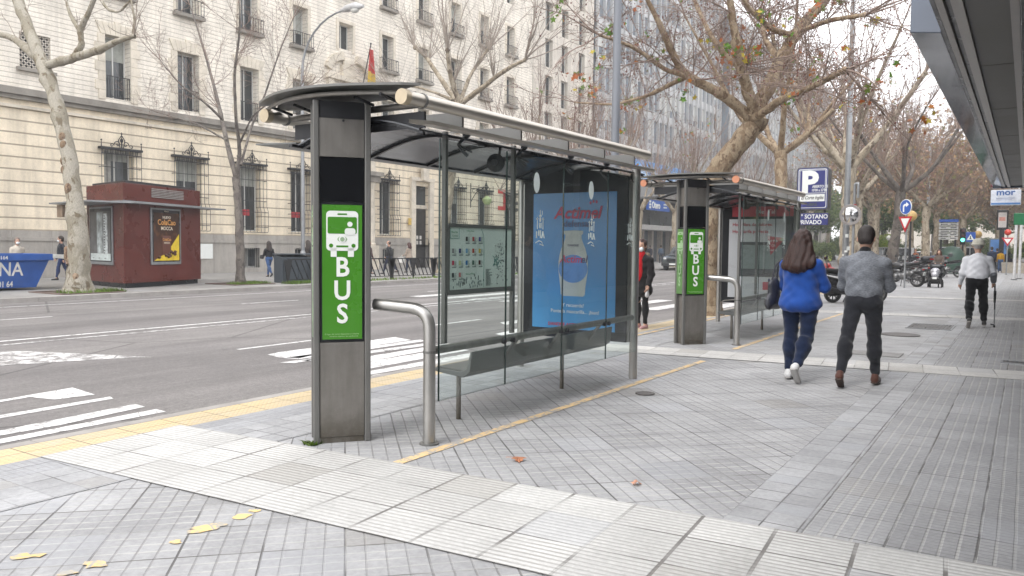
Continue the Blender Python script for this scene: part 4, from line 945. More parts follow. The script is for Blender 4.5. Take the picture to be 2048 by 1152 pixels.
b = MB(); b.box(-1.2, 2.6, YF+.003, YF+.1, 3.93, 5.1); b.build('end_plate', M_pol, cn)
rb = thing('shop_building', 'shop building standing on the right hand side of the pavement under the dark canopy', 'building')
b = MB(); b.box(2.6, 14, -12, 60, 0, 5.2); b.build('wall', mat('right_wall', (.30, .29, .28), .6, 0, .1, .5), rb)
for i in range(18):
    b = MB(); b.box(2.57, 2.597, -10+i*3.6, -10+i*3.6+3.2, .4, 3.6); b.build('shop_window', M_pane, rb)
rb2 = thing('apartment_building', 'far terrace of pale apartment buildings down the right side of the avenue', 'building')
b = MB(); b.box(3.2, 16, 62, 260, 0, 22); b.build('wall', mat('far_wall', (.50, .45, .38), .8, 0, .1, .2), rb2)
for i in range(24):
    for k in range(4):
        b = MB(); b.box(3.17, 3.197, 63+i*6, 65+i*6, 4.5+k*4, 6.5+k*4); b.build('window', M_pane, rb2)
far = thing('apartment_building', 'distant pale building closing the far end of the avenue behind the park trees', 'building')
b = MB(); b.box(-60, 40, 330, 345, 0, 18); b.build('wall', mat('far_wall', (0, 0, 0)), far)
# ================================================================ trees
def bark(name, a, b_, c_, sc=5.):
    k = NT(name); v = k.obj(); mp = k.n('Mapping'); mp.inputs['Scale'].default_value = (1, 1, .55); k.l(v, mp.inputs[0]); u = mp.outputs[0]
    n1 = k.noise(u, sc, 3, .5, .6); n2 = k.noise(u, sc*1.7, 4, .6, .4); n3 = k.noise(u, 40, 4)
    c = k.mix(k.mr(n1, .47, .53), a, b_); c = k.mix(k.mr(n2, .56, .61), c, c_); c = k.scale_col(c, k.mr(n3, .3, .7, .82, 1.15))
    return k.bsdf(c, .85, 0, k.bump(k.math('ADD', n1, k.math('MULTIPLY', n3, .4)), .6, .03), .25)
B_near = bark('plane_bark_near', (.24, .175, .115), (.33, .26, .18), (.16, .11, .075), 6)
B_pale = bark('plane_bark_pale', (.25, .225, .175), (.32, .295, .245), (.16, .13, .09), 2.6)
B_mid = bark('plane_bark_mid', (.25, .21, .155), (.36, .31, .24), (.13, .10, .075), 3)
B_dark = bark('dark_bark', (.12, .105, .095), (.17, .15, .13), (.08, .07, .06), 4)
M_twig = mat('twig_brown', (.23, .17, .14), .85, 0, .3, 3); M_twigp = mat('twig_pale', (.30, .255, .215), .85, 0, .25, 2)
M_seed = mat('seed_ball', (.16, .07, .06), .9, 0, .4, 4)
def leafmat(name, cols):
    k = NT(name); v = k.obj(); w_ = k.n('TexWhiteNoise', noise_dimensions='3D'); sn = k.n('VectorMath', operation='SNAP'); sn.inputs[1].default_value = (.25, .25, .25); k.l(v, sn.inputs[0]); k.l(sn.outputs[0], w_.inputs[0])
    r = k.n('ValToRGB'); r.color_ramp.interpolation = 'CONSTANT'
    el = r.color_ramp.elements
    while len(el) < len(cols): el.new(.5)
    for i, c in enumerate(cols): el[i].position = i/len(cols); el[i].color = (*c, 1)
    k.l(w_.outputs[0], r.inputs[0]); tr = k.n('BsdfTranslucent'); k.l(r.outputs[0], tr.inputs[0]); m_ = k.bsdf(r.outputs[0], .6, 0, None, .3)
    b_ = [x for x in k.t.nodes if x.type == 'BSDF_PRINCIPLED'][0]; mx = k.n('MixShader'); mx.inputs[0].default_value = .35; k.l(b_.outputs[0], mx.inputs[1]); k.l(tr.outputs[0], mx.inputs[2]); k.l(mx.outputs[0], k.out.inputs[0]); return m_
L_mix = leafmat('autumn_leaves', [(.10, .20, .03), (.13, .24, .04), (.42, .33, .05), (.42, .16, .04), (.38, .12, .045), (.16, .22, .05), (.30, .12, .06)])
L_brown = leafmat('brown_leaves', [(.34, .24, .17), (.40, .27, .18), (.30, .20, .15), (.46, .32, .18), (.28, .28, .13), (.38, .24, .18)])
L_green = leafmat('evergreen_leaves', [(.08, .12, .045), (.11, .16, .055), (.15, .20, .06), (.22, .26, .10), (.06, .09, .04)])
L_yg = leafmat('yellow_green_leaves', [(.22, .30, .05), (.30, .34, .06), (.16, .24, .05)])
L_grass = leafmat('grass_blades', [(.12, .20, .03), (.17, .26, .05), (.10, .15, .03)])

class Tubes:
    """many thin tapering tubes as one mesh, vectorised"""
    def __init__(s): s.V = []; s.F = []; s.n = 0
    def add(s, P, r0, r1, n=4, rad=None):
        P = np.asarray(P, float); k = len(P)
        if k < 2: return
        T = np.empty_like(P); T[1:-1] = P[2:]-P[:-2]; T[0] = P[1]-P[0]; T[-1] = P[-1]-P[-2]; T /= np.linalg.norm(T, axis=1, keepdims=True)+1e-9
        ref = np.array([.31, .95, .05]) if abs(T[:, 2]).mean() > .6 else np.array([.05, .1, .99])
        A = np.cross(T, ref); A /= np.linalg.norm(A, axis=1, keepdims=True)+1e-9; B = np.cross(T, A)
        r = np.linspace(r0, r1, k) if rad is None else np.asarray(rad); an = np.arange(n)*2*math.pi/n
        V = P[:, None, :]+r[:, None, None]*(A[:, None, :]*np.cos(an)[None, :, None]+B[:, None, :]*np.sin(an)[None, :, None])
        s.V.append(V.reshape(-1, 3)); i = np.arange(k-1)[:, None]*n; j = np.arange(n)[None, :]; j2 = (j+1) % n
        s.F.append((np.stack([i+j, i+j2, i+n+j2, i+n+j], -1).reshape(-1, 4))+s.n); s.n += k*n
    def mesh(s, name, smooth=True): return npmesh(name, np.concatenate(s.V), np.concatenate(s.F), smooth)
def npmesh(name, V, F, smooth=False):
    me = bpy.data.meshes.new(name); k = F.shape[1]; me.vertices.add(len(V)); me.vertices.foreach_set('co', V.astype(np.float32).ravel())
    me.loops.add(F.size); me.loops.foreach_set('vertex_index', F.astype(np.int32).ravel()); me.polygons.add(len(F))
    me.polygons.foreach_set('loop_start', np.arange(len(F), dtype=np.int32)*k); me.polygons.foreach_set('loop_total', np.full(len(F), k, np.int32))
    if smooth: me.polygons.foreach_set('use_smooth', np.ones(len(F), bool))
    me.update(calc_edges=True); return me
def nrm(v): return v/(np.linalg.norm(v)+1e-9)
def wander(rng, p, d, L, k, jit, up=0., droop=0.):
    P = [np.array(p, float)]; d = nrm(np.array(d, float)); st = L/k
    for i in range(k):
        d = nrm(d+rng.normal(0, jit, 3)+np.array([0, 0, up-droop*i/k])); P.append(P[-1]+d*st)
    return np.array(P), d
def blobs(pts, r, rng):
    o = np.array([[1, 0, 0], [-1, 0, 0], [0, 1, 0], [0, -1, 0], [0, 0, 1], [0, 0, -1]], float); f = np.array([[0, 2, 4], [2, 1, 4], [1, 3, 4], [3, 0, 4], [2, 0, 5], [1, 2, 5], [3, 1, 5], [0, 3, 5]])
    pts = np.array(pts); R_ = r*rng.uniform(.8, 1.2, len(pts)); V = pts[:, None]+o[None]*R_[:, None, None]; F = f[None]+(np.arange(len(pts))*6)[:, None, None]
    return V.reshape(-1, 3), F.reshape(-1, 3)
LEAFP = np.array([(math.cos(a)*r, math.sin(a)*r, 0) for a, r in zip(np.arange(10)*math.pi/5, [1., .5, .95, .45, .9, .35, .9, .45, .95, .5])])
def leaves(pts, size, rng, lobed=True):
    pts = np.array(pts); n = len(pts); q = LEAFP if lobed else np.array([(-.5, 0, 0), (0, -.35, .05), (.6, 0, 0), (0, .35, .05)])
    A = rng.normal(0, 1, (n, 3)); A /= np.linalg.norm(A, axis=1, keepdims=True); B = np.cross(A, rng.normal(0, 1, (n, 3))); B /= np.linalg.norm(B, axis=1, keepdims=True)
    s = size*rng.uniform(.6, 1.25, n)
    V = pts[:, None]+s[:, None, None]*(A[:, None]*q[None, :, :1]+B[:, None]*q[None, :, 1:2]); k = len(q)
    return V.reshape(-1, 3), np.arange(n*k).reshape(n, k)

def plane_tree(name, label, base, trunk, limbs, seed, barkm, twigm, crown, group='plane trees', noleaf=False, knob=True):
    """trunk: [(x,y,z,r)..] relative to base; limbs: list of polylines; shoots grow from limb ends and knots.
       crown: dict(shoots, length, twigs, seeds, leaves, up, lr)"""
    rng = np.random.default_rng(seed); t = thing(name, label, 'tree', base, 0, group)
    TR = Tubes(); tips = []
    def limb(pl, n=12):
        pl = np.array(pl, float); P, rr = [], []
        for i in range(len(pl)-1):
            m_ = 6
            for k in range(m_):
                s_ = k/m_; P.append(pl[i, :3]*(1-s_)+pl[i+1, :3]*s_); rr.append(pl[i, 3]*(1-s_)+pl[i+1, 3]*s_)
        P.append(pl[-1, :3]); rr.append(pl[-1, 3]); P = np.array(P); rr = np.array(rr)
        for _ in range(3): P[1:-1] = .5*P[1:-1]+.25*(P[:-2]+P[2:])
        P[1:-1] += rng.normal(0, .06, (len(P)-2, 3))*rr[1:-1, None]
        rr = rr*(1+rng.normal(0, .04, len(rr)))
        if knob:
            for kk in rng.integers(2, max(3, len(rr)-1), max(1, len(rr)//10)): rr[kk] *= 1.16
        TR.add(P, 0, 0, n, rr); return P, rr
    P, rr = limb(trunk, 18)
    # root flare
    TR.add(np.array([[trunk[0][0], trunk[0][1], -.1], [trunk[0][0], trunk[0][1], .05], [trunk[0][0], trunk[0][1], .35]]), 0, 0, 18, [trunk[0][3]*1.5, trunk[0][3]*1.32, trunk[0][3]*.95])
    for lb in limbs:
        P, rr = limb(lb); tips.append((P[-1], nrm(P[-1]-P[-4]), rr[-1])); 
        V, F = None, None
        if knob: TR.add([P[-1]-nrm(P[-1]-P[-2])*rr[-1], P[-1]-nrm(P[-1]-P[-2])*rr[-1]*.2, P[-1]+nrm(P[-1]-P[-2])*rr[-1]*1.3], 0, 0, 8, [rr[-1]*.8, rr[-1]*1.5, rr[-1]*.5])
        for _ in range(crown.get('side', 2)):
            i = rng.integers(len(P)//3, len(P)-1); d = nrm(nrm(P[i+1]-P[i])+rng.normal(0, .9, 3)+np.array([0, 0, .5])); tips.append((P[i], d, rr[i]*.35))
    tr = link('trunk', TR.mesh('trunk'), barkm, t)
    TW = Tubes(); ends = []; c = crown
    for p, d, r in tips:
        for _ in range(c['shoots']):
            dd = nrm(d+rng.normal(0, c.get('spread', .5), 3)+np.array([0, 0, c.get('up', .5)])); L = c['length']*rng.uniform(.55, 1.15)
            r0 = min(r*.6, .008+L*.010); S, de = wander(rng, p, dd, L, 8, .07, c.get('lift', .05)); TW.add(S, r0, .006, 5)
            for _ in range(c['twigs']):
                i = rng.integers(1, 8); l2 = L*rng.uniform(.18, .5); d2 = nrm(nrm(S[min(i+1, 8)]-S[i])+rng.normal(0, .55, 3)); S2, _d = wander(rng, S[i], d2, l2, 5, .16, .03, c.get('droop', 0)); TW.add(S2, r0*.42, .004, 3); ends.append(S2[-1]); ends.append(S2[3])
                for _ in range(c.get('fine', 1)):
                    j = rng.integers(1, 5); d3 = nrm(nrm(S2[j+1]-S2[j])+rng.normal(0, .8, 3)-np.array([0, 0, c.get('droop', 0)])); S3, _d = wander(rng, S2[j], d3, l2*rng.uniform(.3, .8), 3, .2, 0, c.get('droop', 0)); TW.add(S3, .005, .0032, 3); ends.append(S3[-1])
    link('crown', TW.mesh('crown'), twigm, t)
    ends = np.array(ends)
    if c.get('seeds') and len(ends):
        k = min(c['seeds'], len(ends)*2); e = ends[rng.integers(0, len(ends), k)]; d_ = rng.uniform(.03, .14, k); q = e.copy(); q[:, 2] -= d_; V, F = blobs(q, c.get('sr', .016), rng); link('seed_balls', npmesh('seed_balls', V, F), M_seed, t)['kind'] = 'stuff'
    if c.get('leaves'):
        k = c['leaves']; nc = max(4, k//6); cen = ends[rng.integers(0, len(ends), nc)]; q = cen[rng.integers(0, nc, k)]+rng.normal(0, c.get('lc', .16), (k, 3)); V, F = leaves(q, c.get('lr', .07), rng); link('leaves', npmesh('leaves', V, F), c.get('lm', L_mix), t)['kind'] = 'stuff'
    return t
def rel(base, pts, X=None, Y=None):
    """survey pixels -> offsets from the tree foot, on the vertical plane through it (with own depth offset per point)"""
    out = []
    for q in pts:
        dy = q[3] if len(q) > 3 else 0
        p = AY(q[0], q[1], base[1]+dy); out.append((p.x-base[0], p.y-base[1], p.z, q[2]))
    return out
# left foreground tree of the far pavement
B1 = tuple(G(158, 585))
rx = rel(B1, [(172, 583, .34), (158, 500, .30), (150, 400, .24), (136, 300, .22), (112, 200, .20), (82, 120, .185), (55, 55, .17), (25, -30, .15), (0, -120, .13)])
rx[0] = (0, 0, -.02, .36)
kn_ = [(150, 500, .30), (156, 528, .34), (160, 552, .33), (132, 285, .24), (139, 330, .235), (146, 372, .245)]
lim = [rel(B1, [(98, 130, .13), (150, 115, .12), (200, 100, .10, -.4), (240, 80, .07, -.8), (268, 72, .05, -1)]), rel(B1, [(150, 112, .11), (164, 90, .09), (160, 60, .08), (175, 30, .07), (196, -20, .06)]), rel(B1, [(160, 62, .07), (140, 30, .05), (132, 0, .04)]),
       rel(B1, [(78, 118, .13), (45, 90, .12, .3), (20, 72, .10, .6), (-30, 66, .09, .8)]), rel(B1, [(196, -10, .05), (215, 20, .035), (240, 25, .03), (270, -10, .025)]), rel(B1, [(266, 72, .045, -1), (270, 40, .03, -1), (262, 0, .02, -1)])]
plane_tree('plane_tree', 'leaning pale plane tree with knotted trunk between blue skip and red kiosk', B1, rx, lim, 3, B_pale, M_twigp, dict(shoots=2, length=1.5, twigs=3, seeds=0, leaves=0, up=.3, side=1, fine=1), 'plane trees of the far pavement')
# slender second tree
B2 = tuple(G(481, 568))
plane_tree('plane_tree', 'slender dark leafless tree with fine spreading twigs right of the kiosk', B2, rel(B2, [(481, 568, .17), (480, 480, .15), (476, 400, .135), (472, 355, .15)]),
    [rel(B2, [(474, 362, .10), (455, 290, .09), (442, 230, .08, .5), (425, 160, .06, 1), (402, 80, .04, 1.4), (380, 10, .02, 1.8)]), rel(B2, [(474, 360, .09), (480, 300, .075), (472, 240, .06, -.5), (468, 150, .05, -.9), (480, 60, .035, -1.2), (478, -10, .02, -1.4)]),
     rel(B2, [(482, 330, .05), (500, 260, .045, .7), (530, 190, .035, 1.2), (560, 100, .025, 1.6), (585, 40, .02, 2)]), rel(B2, [(446, 240, .05), (410, 205, .04, -.8), (360, 170, .025, -1.4), (320, 120, .015, -1.9)]), rel(B2, [(452, 280, .04), (400, 250, .03, .5), (350, 235, .02, .9), (300, 220, .012, 1.2)]),
     rel(B2, [(478, 290, .04), (505, 230, .03, -.6), (560, 190, .02, -1), (600, 175, .012, -1.4)])], 5, B_dark, M_twig, dict(shoots=4, length=2.0, twigs=6, seeds=40, leaves=0, up=.25, spread=.6, side=3, fine=2), 'plane trees of the far pavement', knob=False)
# pollarded tree behind the first shelter
B3 = tuple(G(890, 546))
plane_tree('plane_tree', 'pollarded plane tree with pale trunk seen through the nearest shelter glass', B3, rel(B3, [(885, 546, .30), (888, 470, .28), (897, 400, .25), (905, 330, .24), (912, 260, .23), (920, 205, .26)]),
    [rel(B3, [(918, 210, .17), (890, 170, .14, .4), (850, 110, .11, .8), (830, 95, .10, 1)]), rel(B3, [(925, 205, .16), (965, 175, .13, -.5), (1010, 140, .11, -1), (1050, 120, .08, -1.4)]), rel(B3, [(918, 205, .15), (900, 150, .13, -.8), (895, 100, .10, -1.2)]), rel(B3, [(920, 205, .12), (940, 150, .10, .8), (975, 100, .08, 1.5)]),
     rel(B3, [(905, 200, .09), (870, 185, .07, .5), (820, 170, .06, 1), (790, 190, .05, 1.3)]), rel(B3, [(905, 330, .09), (940, 345, .07, -.5), (985, 350, .05, -.9), (1000, 380, .03, -1.2)])], 8, B_mid, M_twigp, dict(shoots=7, length=3.9, twigs=5, seeds=120, leaves=0, up=.9, spread=.42, side=2, fine=1), 'plane trees of the far pavement')
def generic(name, label, base, seed, h=4.2, r=.24, barkm=B_mid, twigm=M_twig, crown=None, group=None, lean=(0, 0), nl=5, spread=1.9):
    rng = np.random.default_rng(seed+100); top = np.array([lean[0], lean[1], h])
    tk = [(0, 0, -.05, r*1.15), (lean[0]*.2+rng.normal(0, .05), lean[1]*.2, h*.3, r), (lean[0]*.6+rng.normal(0, .08), lean[1]*.6, h*.65, r*.88), (top[0], top[1], h, r*.95)]
    lb = []
    for i in range(nl):
        a = 2*math.pi*i/nl+rng.uniform(-.4, .4); L = spread*rng.uniform(.7, 1.3); e = top+np.array([math.cos(a)*L, math.sin(a)*L, L*rng.uniform(.7, 1.5)]); mid = (top+e)/2+rng.normal(0, .15, 3)-np.array([0, 0, .1*L])
        lb.append([(*(top-np.array([0, 0, .12])), r*.52), (*mid, r*.38), (*e, r*.26)])
        e2 = e+np.array([math.cos(a+.7)*L*.6, math.sin(a+.7)*L*.6, L*.8]); lb.append([(*mid, r*.28), (*((mid+e2)/2+rng.normal(0, .12, 3)), r*.22), (*e2, r*.15)])
    return plane_tree(name, label, base, tk, lb, seed, barkm, twigm, crown, group or 'plane trees')
cr_far = dict(shoots=5, length=3.6, twigs=4, seeds=160, leaves=0, up=.8, spread=.4, side=1, fine=1, sr=.03)
g1 = generic('plane_tree', 'pollarded leafless street tree across the road, left of the grey lamp pole', (-24, 40.5, 0), 21, 4.6, .26, crown=cr_far, group='plane trees of the far pavement')
def retree(src, label, base, rz, sc=1., group=None):
    c = copy_tree(src); c.location = base; c.rotation_euler = (0, 0, rz); c.scale = (sc, sc, sc*1.02); c['label'] = label
    if group: c['group'] = group
    return c
g2 = generic('plane_tree', 'leafless street tree across the road rising just right of the grey lamp pole', (-24, 54.0, 0), 22, 4.2, .25, crown=dict(cr_far, leaves=50, lr=.12), group='plane trees of the far pavement')
retree(g1, 'leafless street tree across the road rising over the end of the nearest shelter roof', (-24, 47.2, 0), 2.1, 1.0)
retree(g2, 'far leafless street tree across the road between the lamp pole and the second totem', (-24, 61, 0), 1.2, 1.05)
retree(g1, 'far leafless street tree across the road behind the thick leaning plane trunk', (-24, 70, 0), 4.0, 1.1)
for i, yy in enumerate((80, 92, 105, 120, 138)): retree((g1, g2)[i % 2], 'distant bare street trees across the road in front of the glass office block', (-24, yy, 0), i*1.7+.5, 1.1)
# thick near plane tree leaning over the second shelter
BN = (-6.07, 17.6, 0)
tk = [(0, 0, -.1, .27), (-.02, 0, .8, .235), (-.05, 0, 1.8, .225), (-.08, 0, 2.55, .24), (.06, 0, 3.15, .25), (.40, 0, 3.65, .225), (.80, .1, 4.12, .225), (.95, .15, 4.42, .26)]
def N3(pts): return rel(BN, pts)
lim = [N3([(1505, 240, .19), (1535, 180, .16, .2), (1560, 120, .14, .5), (1590, 70, .13, .8), (1640, 10, .11, 1.0), (1700, -60, .09, 1.2)]),
       N3([(1515, 235, .14), (1490, 170, .12, -.5), (1478, 110, .10, -.9), (1465, 40, .08, -1.2), (1455, -40, .06, -1.5)]),
       N3([(1500, 235, .13), (1455, 195, .11, -.4), (1400, 165, .10, -.9), (1370, 150, .09, -1.1), (1345, 110, .08, -1.4), (1325, 60, .06, -1.8), (1290, -10, .04, -2.2)]),
       N3([(1495, 150, .06, -.4), (1440, 100, .06, -.2), (1410, 50, .05, 0), (1380, -20, .04, .2)]), N3([(1560, 125, .08, .5), (1530, 80, .06, 1.2), (1520, 20, .05, 1.6)]), N3([(1590, 72, .07, .8), (1545, 60, .06, .2), (1500, 20, .05, -.4), (1470, -30, .03, -.8)]),
       N3([(1505, 240, .09), (1560, 200, .08, -.8), (1620, 175, .06, -1.6), (1690, 140, .05, -2.4)]), N3([(1385, 155, .06, -1.0), (1330, 140, .05, -1.5), (1270, 95, .04, -2.2), (1200, 70, .03, -3)]), N3([(1375, 152, .06, -1.), (1300, 190, .04, -.6), (1230, 210, .03, -.2), (1150, 205, .02, .2)]),
       N3([(1600, 62, .06, .8), (1660, 40, .05, .2), (1730, 30, .04, -.4)])]
plane_tree('plane_tree', 'thick mottled plane tree leaning over the second bus shelter with a few coloured leaves', BN, tk, lim, 12, B_near, M_twig, dict(shoots=4, length=1.7, twigs=7, seeds=2200, leaves=520, up=.15, spread=.8, side=4, fine=3, droop=.28, lr=.085, lc=.11, sr=.018, lift=0), 'plane trees of the near pavement')
# rest of the near row
cr_n = dict(shoots=4, length=2.4, twigs=6, seeds=500, leaves=90, up=.5, spread=.6, side=2, fine=2, droop=.12, lr=.09, sr=.02)
n1 = generic('plane_tree', 'plane tree with knobbly trunk rising behind the second shelter roof left of the parking sign', (-6.6, 25.5, 0), 31, 4.6, .20, B_near, M_twig, cr_n, 'plane trees of the near pavement')
n2 = generic('plane_tree', 'thick pale plane trunk just right of the round traffic mirror', (-6.9, 38.5, 0), 32, 5.2, .33, B_mid, M_twig, dict(cr_n, length=3.0, leaves=60, seeds=450), 'plane trees of the near pavement', spread=2.4)
n3 = generic('plane_tree', 'dark knobbly plane tree directly behind the blue arrow sign', (-5.7, 44.0, 0), 33, 4.5, .25, B_dark, M_twig, dict(cr_n, length=2.8, lm=L_brown, leaves=140), 'plane trees of the near pavement', lean=(.3, 0), spread=2.3)
n4 = generic('plane_tree', 'plane tree with orange brown leaves above the direction board', (-5.6, 58, 0), 34, 4.4, .26, B_mid, M_twig, dict(shoots=5, length=2.8, twigs=6, seeds=500, leaves=1900, lm=L_brown, up=.3, spread=.7, side=3, fine=2, lr=.14, lc=.45, sr=.03), 'plane trees of the near pavement', spread=2.6)
retree(n2, 'pale plane trunk between the blue arrow sign and the man in the grey sweater', (-8.4, 50, 0), 1.9, .9, 'plane trees of the near pavement')
retree(n4, 'brown leaved plane tree beyond the direction board, left of the old man', (-6.0, 70, 0), 2.0, 1.0)
for i, (xx, yy) in enumerate(((-5.0, 84), (-6.5, 100), (-9.5, 64), (-12, 78), (-6, 120), (-10.5, 94))): retree(n4, 'distant brown leaved avenue tree in the row above the parked motorbikes', (xx, yy, 0), i*1.1, 1.0+.06*i)
for i, (xx, yy) in enumerate(((-2.8, 104), (-1.0, 132), (-4, 150), (-9, 140))): retree(n4, 'distant brown leaved avenue tree below the canopy end', (xx, yy, 0), i*1.3+.4, 1.2)
# park evergreens
def bush(name, label, base, size, seed, lm, n=5000, lr=.12, trunk=0, group='park trees', cat='tree', cl=26):
    rng = np.random.default_rng(seed); t = thing(name, label, cat, base, 0, group); s = np.array(size)
    cen = rng.normal(0, 1, (cl, 3)); cen /= np.linalg.norm(cen, axis=1, keepdims=True); cen *= rng.uniform(.25, .85, (cl, 1)); cen = cen*s; cen[:, 2] += trunk+s[2]
    q = cen[rng.integers(0, cl, n)]; d = rng.normal(0, 1, (n, 3)); d /= np.linalg.norm(d, axis=1, keepdims=True); q = q+d*s*.34*rng.uniform(.6, 1., (n, 1)); q = q[q[:, 2] > .02]
    V, F = leaves(q, lr, rng, False); link('crown' if trunk else 'foliage', npmesh('crown', V, F), lm, t)
    T = Tubes(); T.add([[0, 0, -.05], [.05, 0, trunk*.5], [0, 0, trunk+s[2]*.9]], 0, 0, 8, [s[0]*.07+.05]*2+[s[0]*.03+.03])
    for i in range(8): T.add([[0, 0, trunk+s[2]*.4], list(cen[i]*.5+np.array([0, 0, trunk+s[2]*.6])*.5), list(cen[i])], s[0]*.03+.02, .02, 5)
    link('trunk' if trunk else 'stem', T.mesh('trunk'), B_dark, t); return t
e1 = bush('park_tree', 'dark evergreen park trees behind the parked motorbikes', (-14, 100, 0), (5.0, 5.0, 4.2), 51, L_green, 9000, .30, 2.2)
for i, (x, y_, s_) in enumerate(((-24, 112, 1.), (-33, 135, 1.3), (-20, 130, 1.1), (-9, 118, .95), (-4, 160, 1.3), (-14, 160, 1.4), (-27, 165, 1.5), (3, 190, 1.5), (-12, 200, 1.8), (-30, 205, 1.9), (-48, 200, 1.8), (-40, 170, 1.3), (8, 230, 2.0), (-20, 250, 2.3))):
    retree(e1, 'dark evergreen park trees behind the parked motorbikes', (x, y_, 0), i*2.1, s_)
b0 = bush('shrub', 'low green park shrubs between the distant trunks', (-30, 88, 0), (6, 5, 2.6), 55, L_green, 6000, .3, 0, 'low park shrubs', 'shrub')
y1 = bush('shrub', 'bright yellow green shrub behind the yield sign', (-12.4, 84, 0), (2.6, 2.6, 1.1), 53, L_yg, 2500, .16, 1.0, 'park shrubs', 'shrub')
h1_ = bush('planter_hedge', 'dark green trimmed hedge in planters at the right frame edge', (-.1, 66, 0), (2.4, .8, .75), 54, L_green, 4500, .10, 0, 'planter hedges', 'hedge')
h1_.location = (.75, 66, .75)
for i, (x, y_, s_) in enumerate(((-20, 92, .5), (-27, 96, .55), (-13, 108, .5), (-8, 112, .45), (-34, 104, .6), (-17, 118, .6), (-3.5, 122, .5), (-24, 124, .7), (-40, 118, .7), (1.5, 150, .7), (-8, 145, .8), (-46, 140, .9))):
    retree(b0, 'low green park shrubs between the distant trunks', (x, y_, 0), i*1.9, s_, 'low park shrubs')
# grass around tree feet and along the railing
def grass(name, label, boxes, n, seed, h=.12):
    rng = np.random.default_rng(seed); V = []; 
    for (x0, x1, y0, y1) in boxes:
        k = n; x = rng.uniform(x0, x1, k); y = rng.uniform(y0, y1, k); a = rng.uniform(0, 6.28, k); hh = h*rng.uniform(.3, 1.2, k); dx, dy = np.cos(a)*.02, np.sin(a)*.02; lx, ly = rng.normal(0, .05, k), rng.normal(0, .05, k)
        V.append(np.stack([np.stack([x-dx, y-dy, np.zeros(k)], 1), np.stack([x+dx, y+dy, np.zeros(k)], 1), np.stack([x+lx, y+ly, hh], 1)], 1).reshape(-1, 3))
    V = np.concatenate(V); o = link(name, npmesh(name, V, np.arange(len(V)).reshape(-1, 3)), L_grass); tag(o, label, 'grass', None, 'stuff')
grass('grass', 'short green grass growing round the far tree pits and along the railing', [(-24.2, -23.3, 12.3, 14.0), (-25.2, -24.2, 19.0, 20.3), (-24.0, -23.4, 20.6, 22.6), (-24.0, -23.3, 24, 40), (-24, -23.2, 44, 47)], 900, 7)
grass('grass', 'thin weeds at the foot of the near trunk and totem', [(-6.15, -5.7, 17.2, 18.2), (-4.56, -4.46, 4.12, 4.2), (-6.1, -5.6, 25, 26)], 40, 8, .03)
def pit(x, y_, a, b_):
    b = MB(); b.box(x-a, x+a, y_-b_, y_-b_+.08, .001, .03); b.box(x-a, x+a, y_+b_-.08, y_+b_, .001, .03); b.box(x-a, x-a+.08, y_-b_+.08, y_+b_-.08, .001, .03); b.box(x+a-.08, x+a, y_-b_+.08, y_+b_-.08, .001, .03)
    tag(b.build('tree_pit', mat('pit_rim', (.14, .10, .085), .8)), kind='structure')
    b = MB(); b.quad((x-a+.08, y_-b_+.08, .003), (x+a-.08, y_-b_+.08, .003), (x+a-.08, y_+b_-.08, .003), (x-a+.08, y_+b_-.08, .003)); tag(b.build('soil', mat('soil', (.10, .08, .06), .95, 0, .3, 12, .6, 30)), kind='structure')
pit(B1[0]-.1, B1[1], .95, .95); pit(B2[0], B2[1], .9, .9)
# burls on the left trunk
def burls():
    tr = [o for o in bpy.data.objects if o.name.startswith('trunk') and o.parent and o.parent['label'].startswith('leaning pale plane')][0]; rg_ = random.Random(6)
    for (px, py, r_) in kn_:
        p = AY(px, py, B1[1])
        for k in range(2):
            a = R(rg_.uniform(200, 340)); b = MB(); b.ball((p.x-B1[0]+math.cos(a)*r_*.66, math.sin(a)*r_*.66, p.z+rg_.uniform(-.2, .2)), rg_.uniform(.09, .12), 10, 7, (1, 1, 1.5)); b.build('burl', bark('burl_bark', (.20, .14, .09), (.27, .20, .14), (.10, .06, .04), 7), tr, 80)
burls()
